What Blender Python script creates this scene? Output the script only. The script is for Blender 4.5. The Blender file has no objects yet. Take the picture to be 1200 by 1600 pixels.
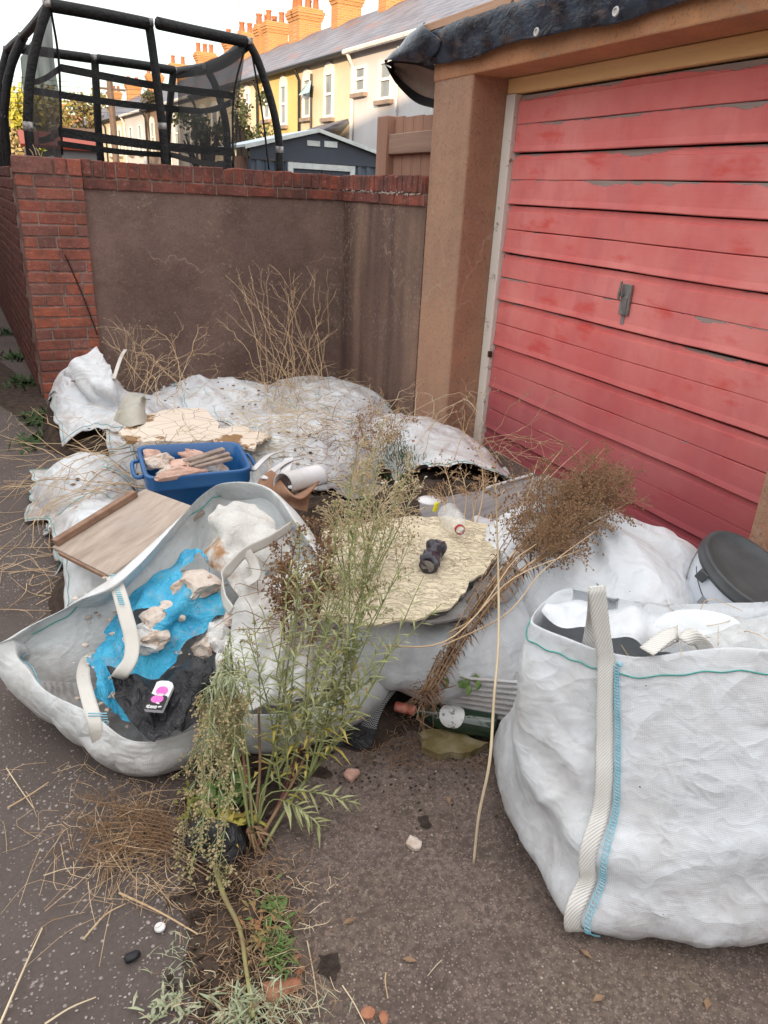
import bpy, bmesh, math, random
import numpy as np
from mathutils import Vector, Matrix, noise as mnoise

scene = bpy.context.scene
C = scene.collection
R = math.radians
random.seed(7)
rng = np.random.default_rng(7)

# ---------------------------------------------------------------- camera
CAM_H = 1.45
CR = np.array([[0.90602, -0.42062, 0.04697], [0.12556, 0.37310, 0.91925], [-0.40418, -0.82696, 0.39085]])  # rows: camera right, up, back in world axes
cam_data = bpy.data.cameras.new('camera')
cam = bpy.data.objects.new('camera', cam_data)
C.objects.link(cam)
cam.matrix_world = Matrix([[CR[0][0], CR[1][0], CR[2][0], 0], [CR[0][1], CR[1][1], CR[2][1], 0], [CR[0][2], CR[1][2], CR[2][2], CAM_H], [0, 0, 0, 1]])
cam_data.sensor_fit = 'VERTICAL'
cam_data.sensor_height = 36
cam_data.lens = 1165.0 / 1600 * 36
cam_data.clip_start = 0.05
cam_data.clip_end = 1500
scene.camera = cam

# ---------------------------------------------------------------- sky, sun, exposure
SUN_EL, SUN_AZ = 8.0, math.atan2(-0.46, -0.86)      # azimuth from +Y towards +X
world = bpy.data.worlds.new('World')
scene.world = world
world.use_nodes = True
wt = world.node_tree
bg = wt.nodes['Background']
sky = wt.nodes.new('ShaderNodeTexSky')
sky.sky_type = 'NISHITA'
sky.sun_disc = False
sky.sun_elevation = R(SUN_EL)
sky.sun_rotation = SUN_AZ
sky.air_density = 1.0
sky.dust_density = 0.6
tc = wt.nodes.new('ShaderNodeTexCoord')
mp = wt.nodes.new('ShaderNodeMapping')
mp.inputs['Scale'].default_value = (1.2, 1.2, 3.2)
wn = wt.nodes.new('ShaderNodeTexNoise')
wn.inputs['Scale'].default_value = 1.7
wn.inputs['Detail'].default_value = 7
wn.inputs['Roughness'].default_value = 0.55
wr = wt.nodes.new('ShaderNodeValToRGB')
wr.color_ramp.elements[0].position = 0.36
wr.color_ramp.elements[1].position = 0.62
wm = wt.nodes.new('ShaderNodeMix')
wm.data_type = 'RGBA'
cld = wt.nodes.new('ShaderNodeMix'); cld.data_type = 'RGBA'; cld.blend_type = 'MULTIPLY'; cld.inputs[0].default_value = 1
cld.inputs[7].default_value = (1.04, 1.0, 0.97, 1)      # thin high cloud
ml = wt.nodes.new('ShaderNodeMath')
ml.operation = 'MULTIPLY_ADD'
ml.inputs[1].default_value = 0.58
ml.inputs[2].default_value = 0.34
L = wt.links.new
L(tc.outputs['Generated'], mp.inputs['Vector'])
L(mp.outputs[0], wn.inputs['Vector'])
L(wn.outputs['Fac'], wr.inputs['Fac'])
L(wr.outputs['Color'], ml.inputs[0])
L(ml.outputs[0], wm.inputs[0])
L(sky.outputs['Color'], wm.inputs[6])
sxyz = wt.nodes.new('ShaderNodeSeparateXYZ'); L(tc.outputs['Generated'], sxyz.inputs[0])
zc = wt.nodes.new('ShaderNodeMath'); zc.operation = 'MAXIMUM'; L(sxyz.outputs[2], zc.inputs[0]); zc.inputs[1].default_value = 0.0
oc = wt.nodes.new('ShaderNodeMath'); oc.operation = 'MULTIPLY_ADD'; L(zc.outputs[0], oc.inputs[0]); oc.inputs[1].default_value = 6.0; oc.inputs[2].default_value = 3.0   # overcast luminance (1 + 2 sin h) / 3
L(oc.outputs[0], cld.inputs[6]); L(cld.outputs[2], wm.inputs[7])
L(wm.outputs[2], bg.inputs['Color'])
bg.inputs['Strength'].default_value = 0.12
sun_data = bpy.data.lights.new('sun', 'SUN')
sun_data.energy = 2.8
sun_data.angle = R(0.5)
sun_data.color = (1.0, 0.72, 0.45)
sun = bpy.data.objects.new('sun', sun_data)
C.objects.link(sun)
sd = Vector((math.sin(SUN_AZ) * math.cos(R(SUN_EL)), math.cos(SUN_AZ) * math.cos(R(SUN_EL)), math.sin(R(SUN_EL))))
sun.rotation_euler = sd.to_track_quat('Z', 'Y').to_euler()
sun.location = sd * 40
vs = scene.view_settings
vs.view_transform = 'Standard'
vs.look = 'None'
vs.gamma = 1
vs.use_curve_mapping = False
vs.exposure = 1.62
scene.cycles.max_bounces = 8
scene.cycles.transparent_max_bounces = 16

# ---------------------------------------------------------------- helpers
def ray(px, py):
    return np.array([px - 600.0, 800.0 - py, -1165.0]) @ CR

def P(px, py, z=0.0):                      # the point at height z seen at a place in the photograph
    d = ray(px, py)
    return np.array([0, 0, CAM_H]) + d * ((z - CAM_H) / d[2])

def PX(px, py, x):
    d = ray(px, py)
    return np.array([0, 0, CAM_H]) + d * (x / d[0])

def PY(px, py, y):
    d = ray(px, py)
    return np.array([0, 0, CAM_H]) + d * (y / d[1])

def tag(o, label=None, cat=None, group=None, kind=None):
    if label: o['label'] = label
    if cat: o['category'] = cat
    if group: o['group'] = group
    if kind: o['kind'] = kind
    return o

def link(name, me, parent=None, loc=None):
    o = bpy.data.objects.new(name, me)
    C.objects.link(o)
    if parent is not None: o.parent = parent
    if loc is not None: o.location = loc
    return o

def thing(name, loc, label, cat, group=None, rz=0.0):
    o = link(name, None, None, Vector([float(v) for v in loc]))
    o.rotation_euler[2] = rz
    o.empty_display_size = 0.1
    return tag(o, label, cat, group)

class MB:                                   # collects geometry in world space, builds one mesh
    def __init__(s):
        s.v, s.f, s.uv = [], [], {}
    def add(s, verts, faces):
        b = len(s.v)
        s.v.extend([tuple(float(c) for c in v) for v in verts])
        s.f.extend([tuple(b + i for i in f) for f in faces])
        return b
    def box(s, lo, hi, jit=0.0):
        lo, hi = list(lo), list(hi)
        v = [(x, y, z) for x in (lo[0], hi[0]) for y in (lo[1], hi[1]) for z in (lo[2], hi[2])]
        if jit: v = [tuple(c + random.uniform(-jit, jit) for c in p) for p in v]
        s.add(v, [(0, 1, 3, 2), (4, 6, 7, 5), (0, 4, 5, 1), (2, 3, 7, 6), (0, 2, 6, 4), (1, 5, 7, 3)])
    def obox(s, c, ax, ay, az):             # oriented box: centre and three half axes
        c, ax, ay, az = map(np.array, (c, ax, ay, az))
        v = [c + i * ax + j * ay + k * az for i in (-1, 1) for j in (-1, 1) for k in (-1, 1)]
        s.add(v, [(0, 1, 3, 2), (4, 6, 7, 5), (0, 4, 5, 1), (2, 3, 7, 6), (0, 2, 6, 4), (1, 5, 7, 3)])
    def tube(s, pts, r, n=5, cap=True):
        pts = np.array(pts, float)
        k = len(pts)
        rr = np.full(k, r) if np.isscalar(r) else np.interp(np.linspace(0, 1, k), np.linspace(0, 1, len(r)), r)
        t = np.gradient(pts, axis=0)
        t /= np.linalg.norm(t, axis=1)[:, None] + 1e-9
        ref = np.array([0.31, 0.17, 0.93]) if abs(t[0][2]) < 0.9 else np.array([1.0, 0.1, 0])
        a = np.cross(t, ref); a /= np.linalg.norm(a, axis=1)[:, None] + 1e-9
        b = np.cross(t, a)
        an = np.arange(n) * 2 * math.pi / n
        v = pts[:, None, :] + rr[:, None, None] * (np.cos(an)[None, :, None] * a[:, None, :] + np.sin(an)[None, :, None] * b[:, None, :])
        f = [(i * n + j, i * n + (j + 1) % n, (i + 1) * n + (j + 1) % n, (i + 1) * n + j) for i in range(k - 1) for j in range(n)]
        if cap: f += [tuple(range(n))[::-1], tuple((k - 1) * n + j for j in range(n))]
        s.add(v.reshape(-1, 3), f)
    def quad(s, a, b, c, d): s.add([a, b, c, d], [(0, 1, 2, 3)])
    def mesh(s, name, m, smooth=False):
        me = bpy.data.meshes.new(name)
        me.from_pydata(s.v, [], s.f)
        if m is not None: me.materials.append(m)
        if smooth: me.polygons.foreach_set('use_smooth', [True] * len(me.polygons))
        me.update()
        return me
    def build(s, name, m, parent=None, smooth=False, bevel=0.0, seg=1):
        me = s.mesh(name, m, smooth)
        o = link(name, me)
        if parent is not None:
            o.parent = parent
            me.transform(parent_world(parent).inverted())
        if bevel:
            b = o.modifiers.new('bevel', 'BEVEL'); b.width = bevel; b.segments = seg; b.limit_method = 'ANGLE'
        return o

def parent_world(p):
    m = Matrix.Translation(p.location) @ p.rotation_euler.to_matrix().to_4x4()
    return parent_world(p.parent) @ m if p.parent else m

def grid(name, V, m, parent=None, closed=False, smooth=True, sub=0, thick=0.0, flip=False, hole=None):
    V = np.asarray(V, float)
    nu, nv = V.shape[:2]
    idx = np.arange(nu * nv).reshape(nu, nv)
    ii = range(nu if closed else nu - 1)
    F, UV = [], []
    du = np.linalg.norm(np.diff(V, axis=0), axis=2).mean(); dv = np.linalg.norm(np.diff(V, axis=1), axis=2).mean()
    for i in ii:
        i2 = (i + 1) % nu
        for j in range(nv - 1):
            if hole is not None and hole[i, j]: continue
            q = (idx[i, j], idx[i2, j], idx[i2, j + 1], idx[i, j + 1])
            u = ((i * du, j * dv), ((i + 1) * du, j * dv), ((i + 1) * du, (j + 1) * dv), (i * du, (j + 1) * dv))
            if flip: q, u = q[::-1], u[::-1]
            F.append(tuple(int(a) for a in q)); UV.extend(u)
    me = bpy.data.meshes.new(name)
    me.from_pydata([tuple(p) for p in V.reshape(-1, 3)], [], F)
    uvl = me.uv_layers.new(name='uv')
    uvl.data.foreach_set('uv', [c for p in UV for c in p])
    me.materials.append(m)
    if smooth: me.polygons.foreach_set('use_smooth', [True] * len(me.polygons))
    o = link(name, me)
    if parent is not None:
        o.parent = parent
        me.transform(parent_world(parent).inverted())
    if sub:
        s = o.modifiers.new('smooth', 'SUBSURF'); s.levels = s.render_levels = sub
    if thick:
        t = o.modifiers.new('thick', 'SOLIDIFY'); t.thickness = thick; t.offset = 0
    return o

def cr(pts, n, closed=False):               # Catmull-Rom through pts
    p = np.array(pts, float); k = len(p)
    if closed: q = np.vstack([p[-1:], p, p[:2]]); segs = k
    else: q = np.vstack([2 * p[:1] - p[1:2], p, 2 * p[-1:] - p[-2:-1]]); segs = k - 1
    t = np.linspace(0, segs, n, endpoint=not closed)
    i = np.minimum(t.astype(int), segs - 1); u = (t - i)[:, None]
    a, b, c, d = q[i], q[i + 1], q[i + 2], q[i + 3]
    return 0.5 * ((2 * b) + (c - a) * u + (2 * a - 5 * b + 4 * c - d) * u ** 2 + (3 * b - a - 3 * c + d) * u ** 3)

def vnoise(X, seed=0, scale=1.0, octv=3):   # smooth vector noise for arrays (sum of random sines)
    r = np.random.default_rng(seed)
    out = np.zeros(X.shape[:-1])
    for o in range(octv):
        for _ in range(5):
            k = r.normal(size=3) * scale * 2 ** o
            out += np.sin(X @ k + r.uniform(0, 6.28)) / (2.2 * 1.7 ** o)
    return out

def wrinkle(V, su=0.06, sv=0.06, closed=False, iters=220, hold=0.012, bend=0.10, seed=1, amp=0.006, pin=None, grav=0.0, floor=None, fric=0.5, ns=22):
    """cloth relaxation: rest lengths longer than the smooth shape make the sheet buckle into folds"""
    V = np.array(V, float); V0 = V.copy(); nu, nv = V.shape[:2]
    nxt = (lambda A: np.roll(A, -1, 0)) if closed else (lambda A: A[1:])
    cur = (lambda A: A) if closed else (lambda A: A[:-1])
    su = np.broadcast_to(np.asarray(su, float), (nu, nv)); sv = np.broadcast_to(np.asarray(sv, float), (nu, nv))
    Lu = np.linalg.norm(nxt(V) - cur(V), axis=2) * (1 + cur(su))
    Lv = np.linalg.norm(V[:, 1:] - V[:, :-1], axis=2) * (1 + sv[:, :-1])
    Ld = None
    N = np.zeros_like(V)
    a = np.gradient(V, axis=0); b = np.gradient(V, axis=1)
    if closed: a = (np.roll(V, -1, 0) - np.roll(V, 1, 0)) / 2
    N = np.cross(a, b); N /= np.linalg.norm(N, axis=2)[..., None] + 1e-9
    V += N * (amp * vnoise(V, seed, ns, 2))[..., None]
    hold *= 0.15
    W = np.ones((nu, nv, 1))
    if pin is not None: W = 1.0 - np.asarray(pin, float)[..., None]
    vel = np.zeros_like(V)
    for it in range(iters):
        D = np.zeros_like(V)
        e = nxt(V) - cur(V); l = np.linalg.norm(e, axis=2); c = (e * ((l - Lu) / (l + 1e-9))[..., None]) * 0.25
        if closed: D += c; D -= np.roll(c, 1, 0)
        else: D[:-1] += c; D[1:] -= c
        e = V[:, 1:] - V[:, :-1]; l = np.linalg.norm(e, axis=2); c = (e * ((l - Lv) / (l + 1e-9))[..., None]) * 0.25
        D[:, :-1] += c; D[:, 1:] -= c
        # bending: bi-Laplacian, so only tight kinks are smoothed away
        Lp = np.zeros_like(V)
        if closed: Lp += (np.roll(V, 1, 0) + np.roll(V, -1, 0)) / 2 - V
        else: Lp[1:-1] += (V[:-2] + V[2:]) / 2 - V[1:-1]
        Lp[:, 1:-1] += (V[:, :-2] + V[:, 2:]) / 2 - V[:, 1:-1]
        Q = np.zeros_like(V)
        if closed: Q += (np.roll(Lp, 1, 0) + np.roll(Lp, -1, 0)) / 2 - Lp
        else: Q[1:-1] += (Lp[:-2] + Lp[2:]) / 2 - Lp[1:-1]
        Q[:, 1:-1] += (Lp[:, :-2] + Lp[:, 2:]) / 2 - Lp[:, 1:-1]
        D -= min(bend, 0.11) * Q
        vel = 0.80 * vel + D
        if grav: vel[..., 2] -= grav
        step = vel * W
        V += np.clip(step, -0.02, 0.02) + hold * (V0 - V) * W
        if floor is not None:
            h = floor(V[..., 0], V[..., 1]); under = V[..., 2] < h
            V[..., 2] = np.where(under, h, V[..., 2])
            vel[under] *= fric
    return V

def upsample(V, closed=False):
    V = np.asarray(V)
    def up(A, cl):
        p = np.concatenate([A[-1:], A, A[:2]]) if cl else np.concatenate([2 * A[:1] - A[1:2], A, 2 * A[-1:] - A[-2:-1]])
        m = (-p[:-3] + 9 * p[1:-2] + 9 * p[2:-1] - p[3:]) / 16
        n = len(A) if cl else len(A) - 1
        out = np.empty((len(A) + n,) + A.shape[1:]); out[0::2] = A; out[1::2] = m[:n]; return out
    return np.swapaxes(up(np.swapaxes(up(V, closed), 0, 1), False), 0, 1)

def crease(V, closed=False, amp=.010, scale=9, seed=1, stretch=(1, 1, 1), up=True, mask=None, oct2=.45):
    '''sharp creases between flat facets: ridged noise pushed along the normal of a refined grid'''
    if up: V = upsample(V, closed)
    a = (np.roll(V, -1, 0) - np.roll(V, 1, 0)) if closed else np.gradient(V, axis=0); b = np.gradient(V, axis=1)
    N = np.cross(a, b); N /= np.linalg.norm(N, axis=2)[..., None] + 1e-9
    X = V * np.array(stretch) + .03 * np.stack([vnoise(V, seed + k, 6, 2) for k in range(3)], -1)
    d = amp * (.6 - np.abs(vnoise(X, seed, scale, 1))) + amp * oct2 * (.6 - np.abs(vnoise(X, seed + 5, scale * 2.3, 1))) + amp * .5 * np.exp(-(vnoise(X, seed + 8, scale * .8, 1) / .10) ** 2)
    if mask is not None: d = d * mask
    return V + N * d[..., None]

def patch(c, nu, nv, bulge=0.0):            # bilinear patch from four corners a b c d (a-b along u)
    a, b, cc, d = [np.array(p, float) for p in c]
    u = np.linspace(0, 1, nu)[:, None, None]; v = np.linspace(0, 1, nv)[None, :, None]
    V = (1 - u) * (1 - v) * a + u * (1 - v) * b + u * v * cc + (1 - u) * v * d
    V[..., 2] += bulge * (4 * u * (1 - u) * 4 * v * (1 - v))[..., 0]
    return V

def ribbon(pts, wdir, width, n=24, thick=0.003):   # flat strap along a curve; returns MB
    c = cr(pts, n)
    w = np.array(wdir, float)
    w = np.broadcast_to(w, (len(wdir), 3)) if w.ndim == 2 else np.tile(w, (2, 1))
    w = np.array([np.interp(np.linspace(0, 1, n), np.linspace(0, 1, len(w)), w[:, k]) for k in range(3)]).T
    t = np.gradient(c, axis=0); t /= np.linalg.norm(t, axis=1)[:, None]
    w = w - t * (w * t).sum(1)[:, None]; w /= np.linalg.norm(w, axis=1)[:, None]
    return np.stack([c + w * width * s for s in (-0.5, -0.3, -0.1, 0.1, 0.3, 0.5)], 1)

def rock(size, seed, rough=0.28, sub=2, squash=(1, 1, 1)):
    bm = bmesh.new()
    bmesh.ops.create_icosphere(bm, subdivisions=sub, radius=1)
    r = random.Random(seed)
    off = Vector((r.uniform(0, 50), r.uniform(0, 50), r.uniform(0, 50)))
    planes = [(Vector((r.gauss(0, 1), r.gauss(0, 1), r.gauss(0, 1))).normalized(), r.uniform(0.5, 0.85)) for _ in range(7)]
    for v in bm.verts:
        p = v.co.copy()
        for n_, d_ in planes:
            k = p.dot(n_) - d_
            if k > 0: p -= n_ * k
        p *= 1 + rough * mnoise.fractal(p * 1.6 + off, 1, 2, 3)
        v.co = Vector((p.x * size[0] * squash[0], p.y * size[1] * squash[1], p.z * size[2] * squash[2]))
    vs_ = [tuple(v.co) for v in bm.verts]; fs = [tuple(x.index for x in f.verts) for f in bm.faces]
    bm.free()
    return vs_, fs

def put_rock(name, loc, size, seed, m, parent=None, rz=0, smooth=False, rough=0.28, sub=2):
    v, f = rock(size, seed, rough, sub)
    b = MB(); c, s = math.cos(rz), math.sin(rz)
    b.add([(x * c - y * s + loc[0], x * s + y * c + loc[1], z + loc[2]) for x, y, z in v], f)
    return b.build(name, m, parent, smooth)

# ---------------------------------------------------------------- materials
class NT:
    def __init__(s, name):
        s.m = bpy.data.materials.new(name); s.m.use_nodes = True
        s.t = s.m.node_tree; s.b = s.t.nodes['Principled BSDF']
        s.b.inputs['Specular IOR Level'].default_value = 0.3
        s.tc = s.t.nodes.new('ShaderNodeTexCoord')
    def n(s, k): return s.t.nodes.new('ShaderNode' + k)
    def l(s, a, b): s.t.links.new(a, b)
    def co(s, kind='Object', scale=(1, 1, 1), rot=(0, 0, 0)):
        if kind == 'World':
            g = s.n('NewGeometry'); out = g.outputs['Position']
        else: out = s.tc.outputs[kind]
        m = s.n('Mapping'); m.inputs['Scale'].default_value = scale; m.inputs['Rotation'].default_value = rot
        s.l(out, m.inputs['Vector']); return m.outputs[0]
    def noise(s, scale, detail=4, rough=0.55, co=None, dist=0.0):
        x = s.n('TexNoise'); x.inputs['Scale'].default_value = scale; x.inputs['Detail'].default_value = detail
        x.inputs['Roughness'].default_value = rough; x.inputs['Distortion'].default_value = dist
        s.l(co if co is not None else s.co(), x.inputs['Vector']); return x.outputs['Fac']
    def vor(s, scale, co=None, feat='F1', out='Distance', rnd=1.0):
        x = s.n('TexVoronoi'); x.feature = feat; x.inputs['Scale'].default_value = scale; x.inputs['Randomness'].default_value = rnd
        s.l(co if co is not None else s.co(), x.inputs['Vector']); return x.outputs[out]
    def wave(s, scale, co=None, dist=0.0, direction='X', dscale=1.0, detail=2):
        x = s.n('TexWave'); x.inputs['Scale'].default_value = scale; x.inputs['Distortion'].default_value = dist
        x.bands_direction = direction; x.inputs['Detail Scale'].default_value = dscale; x.inputs['Detail'].default_value = detail
        s.l(co if co is not None else s.co(), x.inputs['Vector']); return x.outputs['Fac']
    def ramp(s, fac, stops):
        x = s.n('ValToRGB'); e = x.color_ramp.elements
        while len(e) < len(stops): e.new(0.5)
        for q, (p_, c_) in zip(e, stops):
            q.position = p_; q.color = (*c_, 1) if not np.isscalar(c_) else (c_, c_, c_, 1)
        s.l(fac, x.inputs['Fac']); return x.outputs['Color']
    def math(s, op, a, b=0.5, c=None):
        x = s.n('Math'); x.operation = op
        for i, q in enumerate((a, b) if c is None else (a, b, c)):
            if np.isscalar(q): x.inputs[i].default_value = q
            else: s.l(q, x.inputs[i])
        return x.outputs[0]
    def mix(s, fac, a, b, mode='MIX'):
        x = s.n('Mix'); x.data_type = 'RGBA'; x.blend_type = mode
        for i, q in ((0, fac), (6, a), (7, b)):
            if isinstance(q, tuple): x.inputs[i].default_value = (*q, 1)
            elif np.isscalar(q): x.inputs[i].default_value = q if i == 0 else (q, q, q, 1)
            else: s.l(q, x.inputs[i])
        return x.outputs[2]
    def rnd(s): return s.n('ObjectInfo').outputs['Random']
    def col(s, c):
        if isinstance(c, tuple): s.b.inputs['Base Color'].default_value = (*c, 1)
        else: s.l(c, s.b.inputs['Base Color'])
    def rough(s, r):
        if np.isscalar(r): s.b.inputs['Roughness'].default_value = r
        else: s.l(r, s.b.inputs['Roughness'])
    def bump(s, h, dist=0.01, strength=1.0, prev=None):
        x = s.n('Bump'); x.inputs['Distance'].default_value = dist; x.inputs['Strength'].default_value = strength
        s.l(h, x.inputs['Height'])
        if prev is not None: s.l(prev, x.inputs['Normal'])
        s.l(x.outputs[0], s.b.inputs['Normal']); return x.outputs[0]

def simple(name, c1, c2=None, rough=0.6, scale=6, bump=0.002, bscale=60, kind='Object', var=0.0, spec=0.3, detail=5):
    t = NT(name); co = t.co(kind)
    c2 = c2 or tuple(x * 0.7 for x in c1)
    col = t.mix(t.ramp(t.noise(scale, detail, 0.6, co), [(0.35, 0.0), (0.65, 1.0)]), c1, c2)
    if var:
        h = t.n('HueSaturation'); t.l(col, h.inputs['Color'])
        t.l(t.math('MULTIPLY_ADD', t.rnd(), var, 1 - var / 2), h.inputs['Value']); col = h.outputs[0]
    t.col(col); t.rough(rough)
    t.b.inputs['Specular IOR Level'].default_value = spec
    if bump: t.bump(t.noise(bscale, 4, 0.6, co), bump)
    return t.m
# ---------------------------------------------------------------- ground
def m_tarmac():
    t = NT('tarmac'); co = t.co('World')
    base = t.mix(t.noise(3.0, 6, 0.6, co), (0.090, 0.071, 0.063), (0.175, 0.143, 0.130))
    base = t.mix(t.math('MULTIPLY', t.noise(90, 3, 0.6, co), 0.6), base, (0.035, 0.028, 0.027))
    big = t.ramp(t.noise(1.7, 3, 0.5, co), [(0.38, 0.0), (0.66, 1.0)])
    def specks(scale, thr, c, src):
        d = t.vor(scale, co); k = t.vor(scale, co, out='Color'); s = t.n('SeparateColor'); t.l(k, s.inputs[0])
        msk = t.math('MULTIPLY', t.math('LESS_THAN', d, thr), t.math('GREATER_THAN', t.math('ADD', s.outputs[0], t.math('MULTIPLY', t.math('SUBTRACT', t.noise(2.3, 4, .6, co), .5), 1.6)), 0.74))
        return t.mix(t.math('MULTIPLY', msk, 0.9), src, c), msk
    base, m1 = specks(75, 0.27, (0.36, 0.31, 0.29), base)
    base, m2 = specks(130, 0.32, (0.24, 0.20, 0.18), base)
    base = t.mix(t.math('MULTIPLY', big, 0.35), base, (0.085, 0.060, 0.050))
    t.col(base); t.rough(0.85)
    t.bump(t.math('ADD', t.noise(140, 3, 0.7, co), t.math('MULTIPLY', t.noise(12, 3, 0.5, co), 1.5)), 0.006)
    return t.m

def m_concrete():
    t = NT('concrete'); co = t.co('World')
    base = t.mix(t.ramp(t.noise(2.2, 6, 0.65, co), [(0.3, 0.0), (0.7, 1.0)]), (0.105, 0.076, 0.064), (0.225, 0.172, 0.148))
    base = t.mix(t.math('MULTIPLY', t.ramp(t.noise(1.1, 4, 0.6, co), [(0.5, 0.0), (0.62, 1.0)]), 0.5), base, (0.125, 0.092, 0.055))
    base = t.mix(t.ramp(t.noise(85, 3, 0.65, co), [(0.40, 0.6), (0.58, 0.0)]), base, (0.060, 0.045, 0.040))
    base = t.mix(t.math('MULTIPLY', t.ramp(t.noise(3.4, 6, 0.7, t.co('World', (1, 1, 1), (0, 0, .7))), [(0.52, 0.0), (0.66, 1.0)]), 0.55), base, (0.062, 0.045, 0.038))
    base = t.mix(t.math('MULTIPLY', t.ramp(t.noise(75, 2, 0.6, t.co('World', (1, 1, 1), (0, 0, .3))), [(0.60, 0.0), (0.68, 1.0)]), 0.5), base, (0.32, 0.25, 0.215))
    d = t.vor(170, co); k = t.vor(170, co, out='Color'); s = t.n('SeparateColor'); t.l(k, s.inputs[0])
    msk = t.math('MULTIPLY', t.math('LESS_THAN', d, 0.36), t.math('GREATER_THAN', s.outputs[0], 0.60))
    base = t.mix(t.math('MULTIPLY', msk, 0.75), base, t.mix(s.outputs[1], (0.34, 0.27, 0.23), (0.20, 0.15, 0.13)))
    d = t.vor(60, co); k = t.vor(60, co, out='Color'); s = t.n('SeparateColor'); t.l(k, s.inputs[0])
    msk = t.math('MULTIPLY', t.math('LESS_THAN', d, 0.16), t.math('GREATER_THAN', s.outputs[0], 0.86))
    base = t.mix(msk, base, (0.42, 0.35, 0.31))
    cw = t.n('VectorMath'); cw.operation = 'MULTIPLY_ADD'; nz_ = t.n('TexNoise'); nz_.inputs['Scale'].default_value = 7; nz_.inputs['Detail'].default_value = 5; t.l(co, nz_.inputs['Vector']); t.l(nz_.outputs['Color'], cw.inputs[0]); cw.inputs[1].default_value = (.22, .22, .22); t.l(co, cw.inputs[2])
    crk = t.math('MULTIPLY', t.ramp(t.vor(1.25, cw.outputs[0], 'DISTANCE_TO_EDGE'), [(0.004, 1.0), (0.010, 0.0)]), t.ramp(t.noise(2.2, 3, .5, co), [(0.50, 0.0), (0.60, 0.18)]))
    base = t.mix(crk, base, (0.030, 0.022, 0.019))
    t.col(base); t.rough(0.9)
    t.bump(t.math('ADD', t.noise(190, 3, 0.7, co), t.math('MULTIPLY', t.noise(9, 4, 0.5, co), 1.6)), 0.006)
    return t.m

M = {}
M['tarmac'] = m_tarmac(); M['concrete'] = m_concrete()
M['soil'] = simple('soil', (0.030, 0.020, 0.015), (0.075, 0.052, 0.038), 0.95, 22, 0.006, 140, 'World')
b = MB()
nx = 40
b.quad((-400, -300, 0), (400, -300, 0), (400, 600, 0), (-400, 600, 0))
tag(b.build('ground', M['tarmac']), kind='structure')
# concrete forecourt in front of the garage, its broken left edge
edge = cr([(0.10, -2), (0.16, 0.2), (0.24, 0.8), (0.31, 1.08), (0.34, 1.28), (0.42, 1.5), (0.40, 1.9), (0.30, 2.6), (0.32, 3.6), (0.36, 4.6), (0.40, 5.72)], 60)
b = MB()
for i in range(59):
    j0 = 0.02 * vnoise(np.append(edge[i], 0), 4, 20) if i else 0; j1 = 0.02 * vnoise(np.append(edge[i + 1], 0), 4, 20)
    b.quad((edge[i][0] + j0, edge[i][1], 0.005), (2.60, edge[i][1], 0.005), (2.60, edge[i + 1][1], 0.005), (edge[i + 1][0] + j1, edge[i + 1][1], 0.005))
tag(b.build('forecourt', M['concrete']), kind='structure')
# soil and rot gathered in the seam between lane and forecourt
seam = cr([(0.06, 0.2), (0.17, 0.80), (0.22, 1.02), (0.25, 1.25), (0.34, 1.48), (0.60, 1.60), (0.9, 1.62), (1.2, 1.5)], 90)
off = np.linspace(-1, 1, 13)
t_ = np.gradient(seam, axis=0); t_ /= np.linalg.norm(t_, axis=1)[:, None]
wd = np.interp(np.linspace(0, 1, 90), [0, .3, .5, .6, .8, 1], [.10, .10, .12, .16, .13, .10])
V = np.zeros((90, 13, 3))
for j, o_ in enumerate(off):
    V[:, j, 0] = seam[:, 0] - t_[:, 1] * wd * o_; V[:, j, 1] = seam[:, 1] + t_[:, 0] * wd * o_
V[..., 2] = 0.020 * (1 - off[None, :] ** 2) - 0.006 + 0.010 * vnoise(V * 1.0, 3, 14, 3)
tag(grid('soil', V, M['soil'], sub=1, flip=True), kind='stuff')
b = MB(); b.add([(0.09, 5.0, .004), (-0.05, 5.05, .004), (-0.32, 5.9, .004), (-0.9, 8.2, .004), (-1.6, 11, .004), (-1.2, 11, .004), (0.05, 5.9, .004)], [(0, 6, 5, 4, 3, 2, 1)]); tag(b.build('lane_shade_soil', M['soil'], None), kind='structure')  # soil strip added to put the passage's shade into the ground colour

# heap of rubble and rot that the bags lie on
BUMPS = [(1.15, 2.25, .50, .50, .30), (0.55, 3.15, .45, .4, .10), (1.0, 2.9, .4, .4, .22), (.42, 4.72, .40, .48, .24), (1.12, 4.95, .50, .55, .22), (1.85, 4.85, .46, .62, .20), (1.28, 3.75, .48, .46, .29), (1.98, 3.50, .34, .72, .25), (1.70, 2.75, .46, .46, .30), (.80, 4.02, .46, .40, .22), (.17, 3.74, .22, .30, .17), (.22, 2.66, .26, .32, .24), (.18, 3.15, .2, .28, .15), (.25, 4.9, .22, .3, .36)]
def heap(x, y):
    x = np.asarray(x, float); y = np.asarray(y, float); h = np.zeros(np.broadcast(x, y).shape)
    for cx_, cy_, rx_, ry_, a_ in BUMPS: h = h + (a_ * np.clip(1 - (((x - cx_) / rx_) ** 2 + ((y - cy_) / ry_) ** 2) ** 1.2 * .8, 0, 1) ** .8) ** 5
    h = np.minimum(h ** .2, .40)
    n_ = np.abs(vnoise(np.stack([x + 0 * y, y + 0 * x, 0 * x + 0 * y], -1), 77, 9, 2))
    return h * (.93 + .06 * n_)
gx_, gy_ = np.meshgrid(np.linspace(-0.12, 2.55, 130), np.linspace(1.7, 5.7, 180), indexing='ij')
Z = heap(gx_, gy_) * .86 - 0.03
V = np.stack([gx_, gy_, Z], -1); V[..., 2] += np.clip(Z, 0, 0.05) * 0.4 * vnoise(V, 5, 16, 3)
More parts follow.
